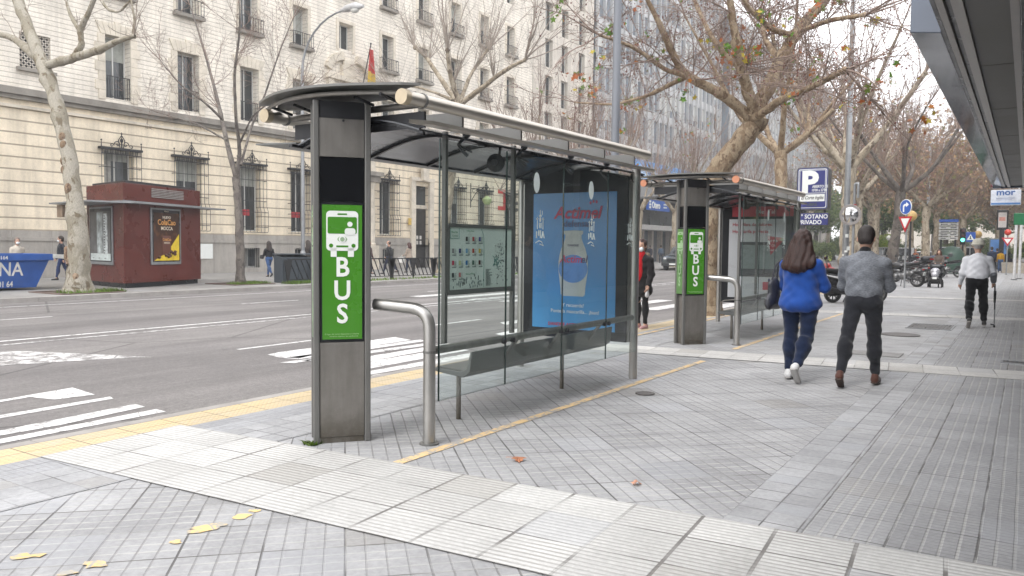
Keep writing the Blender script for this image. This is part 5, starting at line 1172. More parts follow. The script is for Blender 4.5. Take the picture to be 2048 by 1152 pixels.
# ================================================================ smooth solids (union of tapered limbs, meshed)
def sdf_mesh(name, prims, cell, wr=0., wf=18., seed=0, smooth=2, strand=0.):
    """prims: ('c',a,b,ra,rb,k,flat) tapered capsule | ('e',c,radii,k,rot3x3|None) ellipsoid | leading '-' cuts"""
    lo = np.full(3, 1e9); hi = np.full(3, -1e9)
    for p in prims:
        if p[0] == 'c': r = max(p[3], p[4]); lo = np.minimum(lo, np.minimum(p[1], p[2])-r); hi = np.maximum(hi, np.maximum(p[1], p[2])+r)
        elif p[0] == 'e': r = max(p[2]); lo = np.minimum(lo, np.array(p[1])-r); hi = np.maximum(hi, np.array(p[1])+r)
    lo -= cell*3+.01; hi += cell*3+.01; n = np.ceil((hi-lo)/cell).astype(int)+1
    ax = [lo[i]+np.arange(n[i])*cell for i in range(3)]; F = np.full(n, 1.0)
    for p in prims:
        k = p[5] if p[0][-1] == 'c' else p[3]; mg = k*1.2+cell*2.5
        if p[0][-1] == 'c': r = max(p[3], p[4]); a, b = np.minimum(p[1], p[2])-r-mg, np.maximum(p[1], p[2])+r+mg
        else: r = max(p[2]); a, b = np.array(p[1])-r-mg, np.array(p[1])+r+mg
        i0 = np.maximum(0, np.floor((a-lo)/cell).astype(int)); i1 = np.minimum(n, np.ceil((b-lo)/cell).astype(int)+1)
        if (i1 <= i0).any(): continue
        X, Y, Z = np.meshgrid(*[ax[q][i0[q]:i1[q]] for q in range(3)], indexing='ij'); P = np.stack([X, Y, Z], -1)
        if p[0][-1] == 'c':
            A = np.array(p[1], float); B = np.array(p[2], float); fl = p[6] if len(p) > 6 else (1, 1, 1); fl = np.array(fl, float)
            Q = (P-A)*fl; BA = (B-A)*fl; t = np.clip((Q@BA)/(BA@BA+1e-12), 0, 1); D = np.linalg.norm(Q-t[..., None]*BA, axis=-1)-(p[3]*(1-t)+p[4]*t); D = D/max(1., fl.max()**.5)
        else:
            Q = P-np.array(p[1], float); 
            if len(p) > 4 and p[4] is not None: Q = Q@np.array(p[4])
            rr = np.array(p[2], float); k0 = np.linalg.norm(Q/rr, axis=-1); k1 = np.linalg.norm(Q/rr**2, axis=-1); D = k0*(k0-1)/(k1+1e-9)
        S = F[i0[0]:i1[0], i0[1]:i1[1], i0[2]:i1[2]]
        if p[0][0] == '-': h = np.clip(.5-.5*(S+D)/max(k, 1e-4), 0, 1); S[...] = S*(1-h)-D*h+k*h*(1-h)
        else: h = np.clip(.5+.5*(S-D)/max(k, 1e-4), 0, 1); S[...] = S*(1-h)+D*h-k*h*(1-h)
    if strand:
        X, Y, Z = np.meshgrid(*ax, indexing='ij'); F += strand*(np.sin(X*75+Y*40+3*np.sin(Z*11))+.6*np.sin(X*140-Y*60+2*np.sin(Z*17)))*.6
    if wr:
        X, Y, Z = np.meshgrid(*ax, indexing='ij'); s = seed*1.7
        F += wr*(np.sin(X*wf+Z*wf*1.3+s+2*np.sin(Y*wf*.7+s))*np.sin(Z*wf*1.6+X*wf*.4-s+1.5*np.sin(X*wf*.9))+.6*np.sin(Z*wf*2.7+Y*wf*1.9+3*np.sin(X*wf*.8+s)))*.6
    # surface nets
    neg = F < 0; c = np.zeros(np.array(F.shape)-1, int)
    for d in np.ndindex(2, 2, 2): c += neg[d[0]:F.shape[0]-1+d[0], d[1]:F.shape[1]-1+d[1], d[2]:F.shape[2]-1+d[2]]
    act = (c > 0) & (c < 8); idx = -np.ones(act.shape, int); I = np.argwhere(act); idx[act] = np.arange(len(I))
    acc = np.zeros((len(I), 3)); cnt = np.zeros(len(I)); corners = list(np.ndindex(2, 2, 2)); vals = {d: F[I[:, 0]+d[0], I[:, 1]+d[1], I[:, 2]+d[2]] for d in corners}
    for d in corners:
        for a in range(3):
            if d[a] == 0:
                e = list(d); e[a] = 1; e = tuple(e); f0, f1 = vals[d], vals[e]; x = (f0 < 0) != (f1 < 0); t = np.where(x, f0/(f0-f1+1e-12), 0)
                p = np.tile(np.array(d, float), (len(I), 1)); p[:, a] += t; acc += p*x[:, None]; cnt += x
    V = lo+(I+acc/cnt[:, None])*cell; faces = []
    for a in range(3):
        b, c_ = (a+1) % 3, (a+2) % 3; sl0 = [slice(None)]*3; sl1 = [slice(None)]*3; sl0[a] = slice(0, -1); sl1[a] = slice(1, None)
        x = neg[tuple(sl0)] != neg[tuple(sl1)]; E_ = np.argwhere(x); ok = (E_[:, b] > 0) & (E_[:, c_] > 0) & (E_[:, b] < F.shape[b]-1) & (E_[:, c_] < F.shape[c_]-1); E_ = E_[ok]
        def gi(db, dc): q = E_.copy(); q[:, b] -= db; q[:, c_] -= dc; return idx[q[:, 0], q[:, 1], q[:, 2]]
        q = np.stack([gi(1, 1), gi(0, 1), gi(0, 0), gi(1, 0)], 1); inside = neg[E_[:, 0], E_[:, 1], E_[:, 2]]; q[~inside] = q[~inside][:, ::-1]; faces.append(q)
    Fc = np.concatenate(faces); Fc = Fc[(Fc >= 0).all(1)]
    for _ in range(smooth):
        S = np.zeros_like(V); C = np.zeros(len(V))
        for k in range(4): np.add.at(S, Fc[:, k], V[Fc[:, (k+1) % 4]]+V[Fc[:, k-1]]); np.add.at(C, Fc[:, k], 2)
        V = V*.4+.6*S/np.maximum(C, 1)[:, None]
    return npmesh(name, V, Fc, True)
def sdf(name, prims, cell, m, parent, **k): return link(name, sdf_mesh(name, prims, cell, **k), m, parent)
def rot(v, ax, deg): return np.array(Matrix.Rotation(R(deg), 3, ax) @ Vector(v))
V3 = lambda *a: np.array(a, float)

def clothmat(name, col, var=.12, scale=9., rough=.85, knit=0., sheen=.2):
    if name in MC: return MC[name]
    k = NT(name); v = k.obj(); n1 = k.noise(v, scale, 5, .6); n2 = k.noise(v, 2.5, 3); mp = k.n('Mapping'); mp.inputs['Scale'].default_value = (25, 25, 140); k.l(v, mp.inputs[0]); n3 = k.noise(mp.outputs[0], 1.6, 3, .6)
    c = k.scale_col(tuple(col), k.mr(n1, .3, .7, 1-var, 1+var)); c = k.scale_col(c, k.mr(n2, .3, .7, 1-var*.8, 1+var*.8))
    if knit: c = k.scale_col(c, k.mr(n3, .3, .7, 1-knit, 1+knit))
    m_ = k.bsdf(c, rough, 0, k.bump(n3 if knit else n1, .4 if knit else .2, .004), .2); b_ = [x for x in k.t.nodes if x.type == 'BSDF_PRINCIPLED'][0]; b_.inputs['Sheen Weight'].default_value = sheen; MC[name] = m_; return m_
def hairmat(name, a, b_):
    if name in MC: return MC[name]
    k = NT(name); v = k.obj(); mp = k.n('Mapping'); mp.inputs['Scale'].default_value = (95, 95, 5); k.l(v, mp.inputs[0]); n = k.noise(mp.outputs[0], 2, 5, .6, .5); s = k.sep(v)
    c = k.mix(k.mr(n, .3, .7), a, b_); MC[name] = k.bsdf(c, .42, 0, k.bump(n, .8, .01), .4); return MC[name]

def person(label, loc, face, h=1.70, stepL=(0, 0), stepR=(0, 0), armL=(5, 6, 15), armR=(5, 6, 15), top=None, trousers=None, shoes=(.03, .03, .03), hair=('short', (.03, .022, .018), (.06, .045, .035)), sex='m', mask=True, cell=.02, headturn=0, headtilt=0,
           neckline=None, coatlen=0., loose=1., tloose=1., group='pedestrians across the road', skin=None, build=1., hand_detail=False, hood=False, footpitch=(0, 0), bend=0, splay=(0, 0)):
    """face: heading in degrees (0 = looking along +y, 90 = looking along -x). step = (hip flexion forward, knee flexion)"""
    s = h/1.75; t = thing('person', label, 'person', loc, R(face), group); sk = skin or M_skin; q = 1. if sex == 'm' else .93
    hipw = .092*s*(1. if sex == 'm' else 1.06)*build**.5; shw = .195*s*q*build**.4
    legs = []
    for sg, (hf, kf) in ((-1, stepL), (1, stepR)):
        hip = V3(sg*hipw, 0, 0); spl = splay[0 if sg < 0 else 1]; kn = hip+.43*s*rot(rot((0, 0, -1), 'X', hf), 'Y', -sg*spl); an = kn+.42*s*rot(rot((0, 0, -1), 'X', hf-kf), 'Y', -sg*spl*.8); legs.append([hip, kn, an])
    fp = footpitch; low = min(legs[i][2][2]-(.15*s*math.sin(R(abs(fp[i]))) if fp[i] else 0) for i in range(2)); pz = -low+.085*s
    for L in legs:
        for j in range(3): L[j] = L[j]+V3(0, 0, pz)
    pel = V3(0, 0, pz); chest = pel+rot((0, 0, .38*s), 'X', -bend); neck = chest+rot((0, .005, .155*s), 'X', -bend); head = neck+rot((0, .015*s, .17*s), 'X', -bend-headtilt*.5)
    Rh = np.array((Matrix.Rotation(R(headturn), 3, 'Z') @ Matrix.Rotation(R(-headtilt-bend), 3, 'X')))
    hs = s*1.10; H = lambda x, y, z: head+Rh@V3(x*hs, y*hs, z*hs)
    arms = []
    for sg, (af, ab, ef) in ((-1, armL), (1, armR)):
        sh = chest+V3(sg*shw*.98, -.005, .048*s); d = rot(rot((0, 0, -1), 'X', af), 'Y', -sg*ab); el = sh+.295*s*d; d2 = rot(rot(rot((0, 0, -1), 'X', af+ef), 'Y', -sg*ab), 'Z', sg*ef*.35); wr = el+.25*s*d2; arms.append([sh, el, wr, d2])
    B = []; k = .05*s
    # body, one skin
    B += [('e', pel+V3(0, -.01, .03*s), (.155*s*q*build, .115*s*build, .13*s), k), ('e', pel+V3(0, 0, .2*s), (.135*s*q*build, .10*s*build, .16*s), .08), ('e', chest+V3(0, 0, -.02), (.148*s*q*build, .10*s*build, .15*s), .08), ('c', chest+V3(-shw*.8, 0, .05*s), chest+V3(-shw*.2, 0, .085*s), .050*s, .050*s, .05), ('c', chest+V3(shw*.8, 0, .05*s), chest+V3(shw*.2, 0, .085*s), .050*s, .050*s, .05)]
    B += [('c', neck+V3(0, -.01, -.03), head+V3(0, -.01, -.05*s), .055*s*q, .052*s*q, .03)]
    B += [('e', H(0, 0, .015), (.076*hs, .096*hs, .105*hs), .02, Rh), ('e', H(0, .028, -.05), (.055*hs, .062*hs, .062*hs), .03, Rh), ('c', H(0, .088, .015), H(0, .104, -.022), .009*hs, .015*hs, .012), ('e', H(0, .082, -.063), (.024*hs, .012*hs, .011*hs), .008, Rh), ('e', H(0, .075, -.095), (.022*hs, .02*hs, .016*hs), .015, Rh)]
    for sg in (-1, 1): B += [('e', H(sg*.079, -.005, -.01), (.010*hs, .021*hs, .033*hs), .006, Rh), ('-e', H(sg*.034, .098, .015), (.015*hs, .012*hs, .009*hs), .008, Rh)]
    for sg, (sh, el, wr, d2) in zip((-1, 1), arms):
        B += [('c', sh, el, .05*s, .039*s, .03), ('c', el, wr, .040*s, .026*s, .02)]
        u = d2; side = nrm(np.cross(u, V3(0, 1, 0))) if abs(u[1]) < .8 else V3(1, 0, 0); fwd = nrm(np.cross(side, u)); 
        palm = wr+u*.055*s; B += [('c', wr, palm+u*.02*s, .026*s, .036*s, .02, None or (1, 1, 1))]
        for i in range(4):
            o_ = palm+u*.03*s+fwd*(.030-.020*i)*s; l_ = (.072, .080, .074, .058)[i]*s; m1 = o_+nrm(u*.94-side*sg*.25)*l_*.55; m2 = m1+nrm(u*.75-side*sg*.6)*l_*.5
            B += [('c', o_-u*.02*s, m1, .0098*s, .009*s, .005), ('c', m1, m2, .009*s, .0075*s, .004)]
        th0 = wr+u*.025*s+fwd*.022*s; th1 = th0+nrm(u*.6+fwd*.75)*.045*s; B += [('c', th0, th1, .013*s, .011*s, .008), ('c', th1, th1+nrm(u*.95+fwd*.15)*.032*s, .0105*s, .008*s, .004)]
    for i, (hp, kn, an) in enumerate(legs):
        cf = kn+(an-kn)*.3+V3(0, -.015*s, 0); B += [('c', hp, kn, .078*s*build**.5, .052*s, .05), ('c', kn, an, .050*s, .034*s, .03), ('e', cf, (.048*s, .055*s, .10*s), .04)]
        ftd = rot((0, 1, 0), 'X', -fp[i]); heel = an+rot((0, -.03*s, -.045*s), 'X', -fp[i]); B += [('c', heel, heel+ftd*.15*s, .032*s, .028*s, .02)]
    body = sdf('body', B, cell*(.6 if hand_detail else 1), sk, t, smooth=1)
    # eyes
    eye = MB(); 
    for sg in (-1, 1): eye.ball(tuple(H(sg*.034, .079, .015)), .0125*hs, 8, 5)
    eye.build('eyes', mat('eye', (.08, .06, .05), .2), t, 60) if cell < .03 else None
    # trousers
    tr = []; tl = tloose
    tr += [('e', pel+V3(0, -.012*build, .02*s), (.163*s*q*build, .126*s*build+.004, .13*s), .05), ('e', pel+V3(0, 0, .11*s), (.15*s*q*build, .115*s*build, .08*s), .05)]
    for i, (hp, kn, an) in enumerate(legs):
        sg = (-1, 1)[i]; tr += [('c', hp+V3(0, 0, -.01), kn, .090*s*build**.6*(.5+.5*tl), .060*s*tl, .045), ('c', kn, an+(kn-an)*.10, .060*s*tl, .046*s*tl, .03), ('e', kn+(an-kn)*.3+V3(0, -.014*s, 0), (.056*s*tl, .062*s*tl, .10*s), .04), ('e', hp+V3(-sg*.0, -.055*s, -.0*s), (.075*s*build, .07*s*build, .09*s), .04)]
    tr += [('e', kn+(an-kn)*.3+V3(0, -.016*s, 0), (.064*s*tl, .068*s*tl, .13*s), .04) for hp, kn, an in legs]; sdf('trousers', tr, cell*.8, trousers or clothmat('dark_trousers', (.02, .02, .024)), t, wr=.0075*tl, wf=19, seed=int(h*100))
    # shoes
    sh_ = []
    for i, (hp, kn, an) in enumerate(legs):
        Rf = np.array(Matrix.Rotation(R(-fp[i]), 3, 'X')); A = lambda x, y, z: an+Rf@V3(x*s, y*s, z*s); sg = (-1, 1)[i]
        sh_ += [('c', A(0, -.035, -.045), A(sg*.008, .12, -.058), .040*s, .034*s, .02), ('c', A(0, -.02, .0), A(0, -.03, -.04), .040*s, .042*s, .02), ('c', A(sg*.008, .12, -.058), A(sg*.008, .17, -.062), .036*s, .028*s, .01)]
        col = shoes if not isinstance(shoes, dict) else shoes['col']
        o_ = sdf('shoe', sh_[-3:], cell*.7, clothmat('shoe_%d_%d_%d' % tuple(int(c*100) for c in col), col, .1, 20, .5), t)
        so_ = [('c', A(0, -.04, -.078), A(sg*.008, .17, -.080), .042*s, .036*s, .01, (1, 1, 3.2))]
        sdf('sole', so_, cell*.5, mat('sole_%s' % (shoes['sole'][0] if isinstance(shoes, dict) else 'd'), (shoes['sole'][1] if isinstance(shoes, dict) else (.03, .03, .03)), .7), o_)
    # top garment
    lo_ = loose; T = []
    T += [('e', pel+V3(0, -.005, .10*s), (.165*s*q*build*lo_, .132*s*build*lo_, .12*s), .06), ('e', pel+V3(0, 0, .22*s), (.158*s*q*build*lo_, .125*s*build*lo_, .16*s), .08), ('e', chest+V3(0, 0, -.02), (.178*s*q*build, .137*s*build, .175*s), .08), ('c', chest+V3(-shw*.80, 0, .042*s), chest+V3(-shw*.15, 0, .098*s), .068*s, .078*s, .05), ('c', chest+V3(shw*.80, 0, .042*s), chest+V3(shw*.15, 0, .098*s), .068*s, .078*s, .05), ('c', neck+V3(0, -.005, -.04*s), neck+V3(0, -.003, .005*s), .085*s, .068*s, .04)]
    if coatlen:
        nn = 3
        for j in range(nn): z_ = -coatlen*s*(j+.6)/nn; T.append(('e', pel+V3(0, .0, z_+.06), ((.168+.012*j)*s*q*build*lo_, (.14+.02*j)*s*build*lo_, .12*s), .06))
        T.append(('-e', pel+V3(0, 0, -coatlen*s-.30*s), (.5, .5, .30*s), .01))
    else: T.append(('-e', pel+V3(0, 0, -.37*s), (.6, .6, .36*s), .008))
    for sg, (sh, el, wr, d2) in zip((-1, 1), arms): T += [('c', sh, el, .067*s*(.6+.4*lo_), .055*s*lo_, .035), ('c', el, wr-d2*.01*s, .056*s*lo_, .038*s*lo_, .025)]
    T.append(('-c', neck+V3(0, -.005, .0), neck+V3(0, 0, .2), .056*s, .09*s, .008))
    if neckline == 'polo': T = T[:-1]+[('c', neck+V3(0, -.01, 0), neck+V3(0, -.005, .045*s), .064*s, .062*s, .02)]
    tp = sdf('jacket', T, cell*.8, top, t, wr=.0085*lo_, wf=16, seed=int(h*37) % 7, smooth=1)
    # hair
    st, ca, cb = hair; hm = hairmat('hair_%d_%d' % (int(ca[0]*400), int(cb[0]*400)), ca, cb)
    if st == 'short': Hh = [('e', H(0, -.012, .03), (.084*hs, .102*hs, .104*hs), .01, Rh), ('e', H(0, -.05, -.03), (.07*hs, .06*hs, .07*hs), .02, Rh), ('-e', H(0, .105, -.035), (.09*hs, .085*hs, .105*hs), .012, Rh), ('-e', H(0, .0, -.175), (.2, .2, .10*hs), .01, Rh)]
    elif st == 'bald': Hh = [('e', H(0, -.012, .015), (.082*hs, .102*hs, .09*hs), .01, Rh), ('-e', H(0, .09, .04), (.1*hs, .12*hs, .13*hs), .012, Rh), ('-e', H(0, .0, -.165), (.2, .2, .11*hs), .01, Rh)]
    elif st == 'bun': Hh = [('e', H(0, -.014, .028), (.088*hs, .106*hs, .106*hs), .01, Rh), ('e', H(0, -.06, -.03), (.07*hs, .06*hs, .08*hs), .02, Rh), ('-e', H(0, .11, -.04), (.085*hs, .085*hs, .11*hs), .012, Rh), ('c', H(0, -.10, .0), H(.0, -.13, -.10), .035*hs, .025*hs, .03)]
    else:
        Ln = {'bob': .13, 'long': .24, 'vlong': .30}[st]
        Hh = [('e', H(0, -.016, .03), (.092*hs, .112*hs, .112*hs), .01, Rh), ('-e', H(0, .115, -.04), (.072*hs, .085*hs, .13*hs), .012, Rh), ('c', H(-.055, -.045, -.02), H(-.085, -.075, -Ln), .06*hs, .055*hs, .04), ('c', H(.055, -.045, -.02), H(.085, -.075, -Ln), .06*hs, .055*hs, .04), ('c', H(0, -.07, 0), H(0, -.115, -Ln-.01), .075*hs, .075*hs, .05)]
        if st == 'vlong': Hh += [('c', H(-.07, -.03, -.10), H(-.145, -.055, -Ln+.02), .06*hs, .045*hs, .05), ('c', H(.07, -.03, -.10), H(.15, -.06, -Ln+.05), .06*hs, .05*hs, .05), ('c', H(.02, -.07, -.1), H(.05, -.115, -Ln-.02), .06*hs, .05*hs, .04)]
    ho = sdf('hair', Hh, cell*.7, hm, t, wr=.0015, wf=60, strand=.0075 if st not in ('short', 'bald') else 0, smooth=1)
    if mask:
        M_ = [('e', H(0, .062, -.058), (.062*hs, .052*hs, .052*hs), .01, Rh)]
        sdf('face_mask', M_, max(.008, cell*.6), mat('mask_white', (.70, .74, .76), .8), t)
    return dict(t=t, s=s, pel=pel, chest=chest, neck=neck, head=head, H=H, Rh=Rh, arms=arms, legs=legs, hair=ho, top=tp)

def held(name, label, cat, P, local, group=None):
    """an item carried by a person: top-level, standing at the carrier's place"""
    o = thing(name, label, cat, P['t'].location, P['t'].rotation_euler.z, group); return o

# ---- woman in blue jacket
c = G(1596, 760)
blue = clothmat('royal_blue_cloth', (.011, .060, .28), .10, 7, .8)
W = person('woman seen from behind in royal blue jacket and jeans, long brown hair', (c.x, c.y, 0), -10, 1.70, (2, 4), (-6, 34), (20, 10, 62), (24, 12, 70), blue, clothmat('navy_denim', (.008, .016, .045), .15, 40, .9), {'col': (.62, .62, .62), 'sole': ('w', (.35, .34, .33))}, ('vlong', (.008, .005, .005), (.055, .020, .014)), 'f', False, .012, 0, 16, coatlen=.12, loose=1.05, tloose=1.24, group='two people strolling past the shelters', build=1.26, hand_detail=True, footpitch=(0, 52))
# bag on the left shoulder
bag = held('handbag', 'dark grey leather shoulder bag hanging at the left side of the woman in blue', 'handbag', W, None)
sd = W['arms'][0][0]; bc = V3(-.315, -.02, 1.02)
sdf('bag_body', [('c', bc+V3(0, -.11, -.13), bc+V3(0, .13, -.13), .085, .085, .04, (1.7, 1, 1)), ('c', bc+V3(0, -.075, .08), bc+V3(0, .09, .08), .05, .05, .08, (1.6, 1, 1)), ('c', bc+V3(0, 0, 0), bc+V3(.01, 0, .10), .10, .06, .06, (1.8, 1, 1))], .012, mat('bag_leather', (.035, .036, .045), .38, 0, .15, 9, .2, 50), bag, wr=.004, wf=30)
b = MB(); 
for dy in (-.07, .07): b.tube(fillet([tuple(bc+V3(0, dy, .10)), tuple(bc+V3(.03, dy*.5, .32)), (sd[0]-.015, dy*.3, sd[2]+.075), (sd[0]+.06, dy*.6, sd[2]+.05)], .08, 4), .011, 6)
b.build('strap', mat('bag_leather', (0, 0, 0)), bag, 50); b = MB()
for dy in (-.07, .07): b.lathe([(.02, -.006), (.026, 0), (.02, .006)], tuple(bc+V3(-.03, dy, .13)), 12, axis=(1, 0, 0))
b.build('buckle', M_chrome, bag, 50)
# black tunic hem below jacket
sdf('top_hem', [('e', W['pel']+V3(0, 0, .02), (.178, .15, .13), .04), ('-e', W['pel']+V3(0, 0, .18), (.4, .4, .17), .01), ('-e', W['pel']+V3(0, 0, -.40), (.4, .4, .30), .01)], .012, clothmat('black_cotton', (.010, .010, .013)), W['t'], wr=.006, wf=20)
ph = held('mobile_phone', 'dark phone held up in front of the woman in blue, mostly hidden', 'phone', W, None); hp_ = (W['arms'][0][2]+W['arms'][1][2])/2+V3(0, .10, .06); b = MB(); b.box(hp_[0]-.036, hp_[0]+.036, hp_[1]-.004, hp_[1]+.004, hp_[2]-.07, hp_[2]+.07); b.build('case', M_black, ph, bevel=.003)
# ---- man in grey sweater
c = G(1722, 771)
greyk = clothmat('grey_knit', (.155, .165, .185), .07, 14, .95, .34)
Mn = person('man seen from behind in grey knitted sweater, dark jeans and brown boots', (c.x, c.y-.02, 0), 0, 1.76, (-20, 5), (12, 3), (26, 9, 62), (26, 9, 62), greyk, clothmat('charcoal_denim', (.018, .019, .024), .15, 40, .9), {'col': (.085, .035, .025), 'sole': ('b', (.05, .03, .022))}, ('short', (.014, .010, .010), (.028, .020, .018)), 'm', False, .012, 3, 18, loose=1.06, tloose=1.12, group='two people strolling past the shelters', build=1.10, hand_detail=True, footpitch=(30, 0), splay=(5, 2))
sdf('collar', [('c', Mn['neck']+V3(0, -.008, -.02), Mn['neck']+V3(0, -.004, .022), .075, .063, .02)], .012, clothmat('black_cotton', (0, 0, 0)), Mn['t'])
ph = held('mobile_phone', 'dark phone held in front of the man in the grey sweater, mostly hidden', 'phone', Mn, None); hp_ = (Mn['arms'][0][2]+Mn['arms'][1][2])/2+V3(0, .10, .06); b = MB(); b.box(hp_[0]-.036, hp_[0]+.036, hp_[1]-.004, hp_[1]+.004, hp_[2]-.07, hp_[2]+.07); b.build('case', M_black, ph, bevel=.003)
# ---- old man with cane
c = G(1950, 656)
whj = clothmat('pale_windcheater', (.74, .75, .79), .06, 5, .7)
O = person('old man seen from behind in a pale windcheater, black trousers and a light cap', (c.x, c.y, 0), 8, 1.68, (-6, 22), (8, 4), (4, 12, 28), (10, 18, 30), whj, clothmat('black_trousers', (.010, .010, .012), .1, 9), {'col': (.05, .05, .05), 'sole': ('g', (.28, .26, .24))}, ('bald', (.30, .29, .28), (.45, .44, .43)), 'm', False, .013, 0, 4, loose=1.18, tloose=1.28, group='people further down the pavement', build=1.10, hand_detail=True, footpitch=(42, 0), splay=(3, 5))
sdf('cap', [('e', O['H'](0, -.01, .075), (.106, .125, .075), .02, O['Rh']), ('c', O['H'](0, -.02, .035), O['H'](0, .03, .03), .128, .125, .02, (1, 1, 4.)), ('-e', O['H'](0, 0, -.08), (.082, .10, .085), .01, O['Rh'])], .011, clothmat('cream_cap', (.60, .58, .50), .1, 20), O['t'])
wr_ = O['arms'][1][2]+O['arms'][1][3]*.08
sdf('bag_sleeve', [('c', O['arms'][1][1]+V3(0, -.02, -.02), O['arms'][1][2]+V3(0, 0, .02), .066, .055, .03)], .013, clothmat('grey_sleeve', (.16, .17, .19)), O['t'], wr=.004)
cn_ = held('walking_cane', 'slim grey walking cane held out at the right side of the old man', 'cane', O, None)
b = MB(); b.tube([(wr_[0]+.02, wr_[1]+.10, wr_[2]), (wr_[0]+.02, wr_[1]-.02, wr_[2]+.015), (wr_[0]+.03, wr_[1]+.03, wr_[2]-.10), (wr_[0]+.04, wr_[1]+.04, .36)], [.016, .017, .014, .012], 8); b.tube([(wr_[0]+.035, wr_[1]+.04, wr_[2]-.12), (wr_[0]+.035, wr_[1]+.04, .50)], [.026, .020], 8); b.build('handle', M_black, cn_, 50)
b = MB(); b.tube([(wr_[0]+.04, wr_[1]+.04, .50), (wr_[0]+.045, wr_[1]+.05, .02)], .0105, 8); b.build('shaft', M_galv, cn_, 50); b = MB(); b.lathe([(.02, 0), (.018, .03), (.012, .05)], (wr_[0]+.045, wr_[1]+.05, 0), 10); b.tube([(wr_[0]+.045, wr_[1]+.05, .05), (wr_[0]-.02, wr_[1]+.02, .07)], .012, 6); b.build('foot', M_rubber, cn_, 50)
# ---- woman in red at the first shelter end
c = G(1284, 657)
Rw = person('woman in open black coat over a bright red scarf standing at the kerb', (c.x-.02, c.y, 0), 170, 1.66, (2, 3), (-2, 2), (8, 12, 24), (20, 6, 118), clothmat('black_wool', (.014, .013, .014), .1, 12), clothmat('black_leggings', (.012, .012, .014)), {'col': (.50, .28, .30), 'sole': ('p', (.5, .42, .42))}, ('bun', (.028, .012, .010), (.05, .022, .018)), 'f', True, .014, 10, 0, coatlen=.30, loose=1.22, tloose=.92, group=None, hand_detail=True)
sdf('scarf', [('e', Rw['chest']+V3(0, .10, -.10), (.085, .085, .28), .05), ('e', Rw['pel']+V3(0, .10, .14), (.085, .085, .22), .05), ('c', Rw['neck']+V3(0, .03, -.02), Rw['neck']+V3(0, .02, .02), .075, .07, .03)], .012, clothmat('bright_red_cloth', (.50, .012, .018), .1, 9), Rw['t'], wr=.004, wf=30)
sdf('hood', [('c', Rw['neck']+V3(-.07, -.06, -.02), Rw['neck']+V3(.07, -.06, -.02), .06, .06, .02)], .013, clothmat('fur_trim', (.22, .16, .11), .3, 60), Rw['t'], wr=.008, wf=90)
wr_ = Rw['arms'][0][2]; pb = held('plastic_bag', 'crumpled white bag in the hand of the woman in the red top', 'bag', Rw, None); sdf('bag', [('c', wr_+V3(0, .02, -.08), wr_+V3(0, .03, -.17), .03, .055, .02, (1.6, 1, 1))], .012, mat('white_bag', (.6, .6, .6), .5), pb, wr=.006, wf=50)

# ---- pedestrians across the road
def far(label, px, py, face, **k):
    c = G(px, py); k.setdefault('cell', .026); return person(label, (c.x, c.y, 0), face, **k)
def dk(n, c): return clothmat(n, c)
jeans = clothmat('blue_jeans', (.04, .085, .20), .2, 20)
far('grey haired pedestrian in a pale beige jacket and white mask behind the blue skip', 36, 572, -95, h=1.66, stepL=(18, 10), stepR=(-16, 12), top=dk('beige_jacket', (.52, .47, .40)), hair=('short', (.16, .12, .10), (.25, .2, .17)), sex='f')
far('man in dark padded jacket and white mask walking between skip and tree', 124, 560, 150, h=1.76, stepL=(16, 8), stepR=(-14, 14), armL=(-14, 8, 12), armR=(16, 8, 12), top=dk('navy_padded', (.018, .022, .032)), trousers=clothmat('indigo_jeans', (.028, .045, .12), .2, 20), loose=1.2, build=1.05)
far('partly hidden pedestrian in a tan coat behind the leaning plane trunk', 143, 564, -90, h=1.68, stepL=(12, 6), stepR=(-10, 8), top=dk('tan_coat', (.30, .20, .13)), coatlen=.2, hair=('short', (.1, .06, .04), (.14, .09, .06)), mask=False)
A_ = far('woman in short black jacket and blue jeans striding beside the grey cabinet', 538, 554, 78, h=1.68, stepL=(-22, 22), stepR=(24, 8), armL=(20, 8, 60), armR=(-20, 8, 15), top=dk('black_jacket', (.012, .012, .014)), trousers=jeans, hair=('long', (.02, .015, .013), (.05, .035, .03)), sex='f', footpitch=(30, 0))
hb = held('handbag', 'black handbag at the front of the woman in blue jeans across the road', 'handbag', A_, None); sdf('bag_body', [('c', V3(-.2, .2, .92), V3(-.2, .36, .92), .10, .10, .03, (2, 1, 1))], .025, M_black, hb)
sdf('scarf', [('c', A_['neck']+V3(0, .06, -.02), A_['chest']+V3(0, .13, -.12), .06, .05, .03)], .024, mat('cream_scarf', (.6, .58, .54), .8), A_['t'])
far('pedestrian in a long dark brown coat and hood right beside the grey street lamp pole', 616, 553, 80, h=1.70, stepL=(10, 6), stepR=(-10, 10), armL=(25, 6, 50), top=dk('brown_coat', (.04, .032, .028)), coatlen=.34, loose=1.15, hair=('long', (.03, .02, .016), (.06, .04, .03)), sex='f')
far('pedestrian in dark clothing half hidden behind the left edge of the BUS totem', 628, 553, 78, h=1.74, stepL=(8, 6), stepR=(-10, 10), top=dk('dark_coat', (.02, .02, .024)), coatlen=.2)
far('pedestrian in a dark red jacket showing at the right edge of the BUS totem', 738, 548, -80, h=1.72, stepL=(10, 6), stepR=(-10, 10), top=dk('maroon_jacket', (.06, .025, .025)), mask=False)
far('balding man in black jacket walking behind the slanted railing', 778, 548, 110, h=1.78, stepL=(22, 8), stepR=(-22, 20), armL=(-24, 12, 18), armR=(26, 14, 14), top=dk('black_jacket', (0, 0, 0)), trousers=clothmat('navy_trousers', (.02, .025, .05)), hair=('bald', (.03, .02, .018), (.05, .04, .03)), loose=1.22, build=1.06)
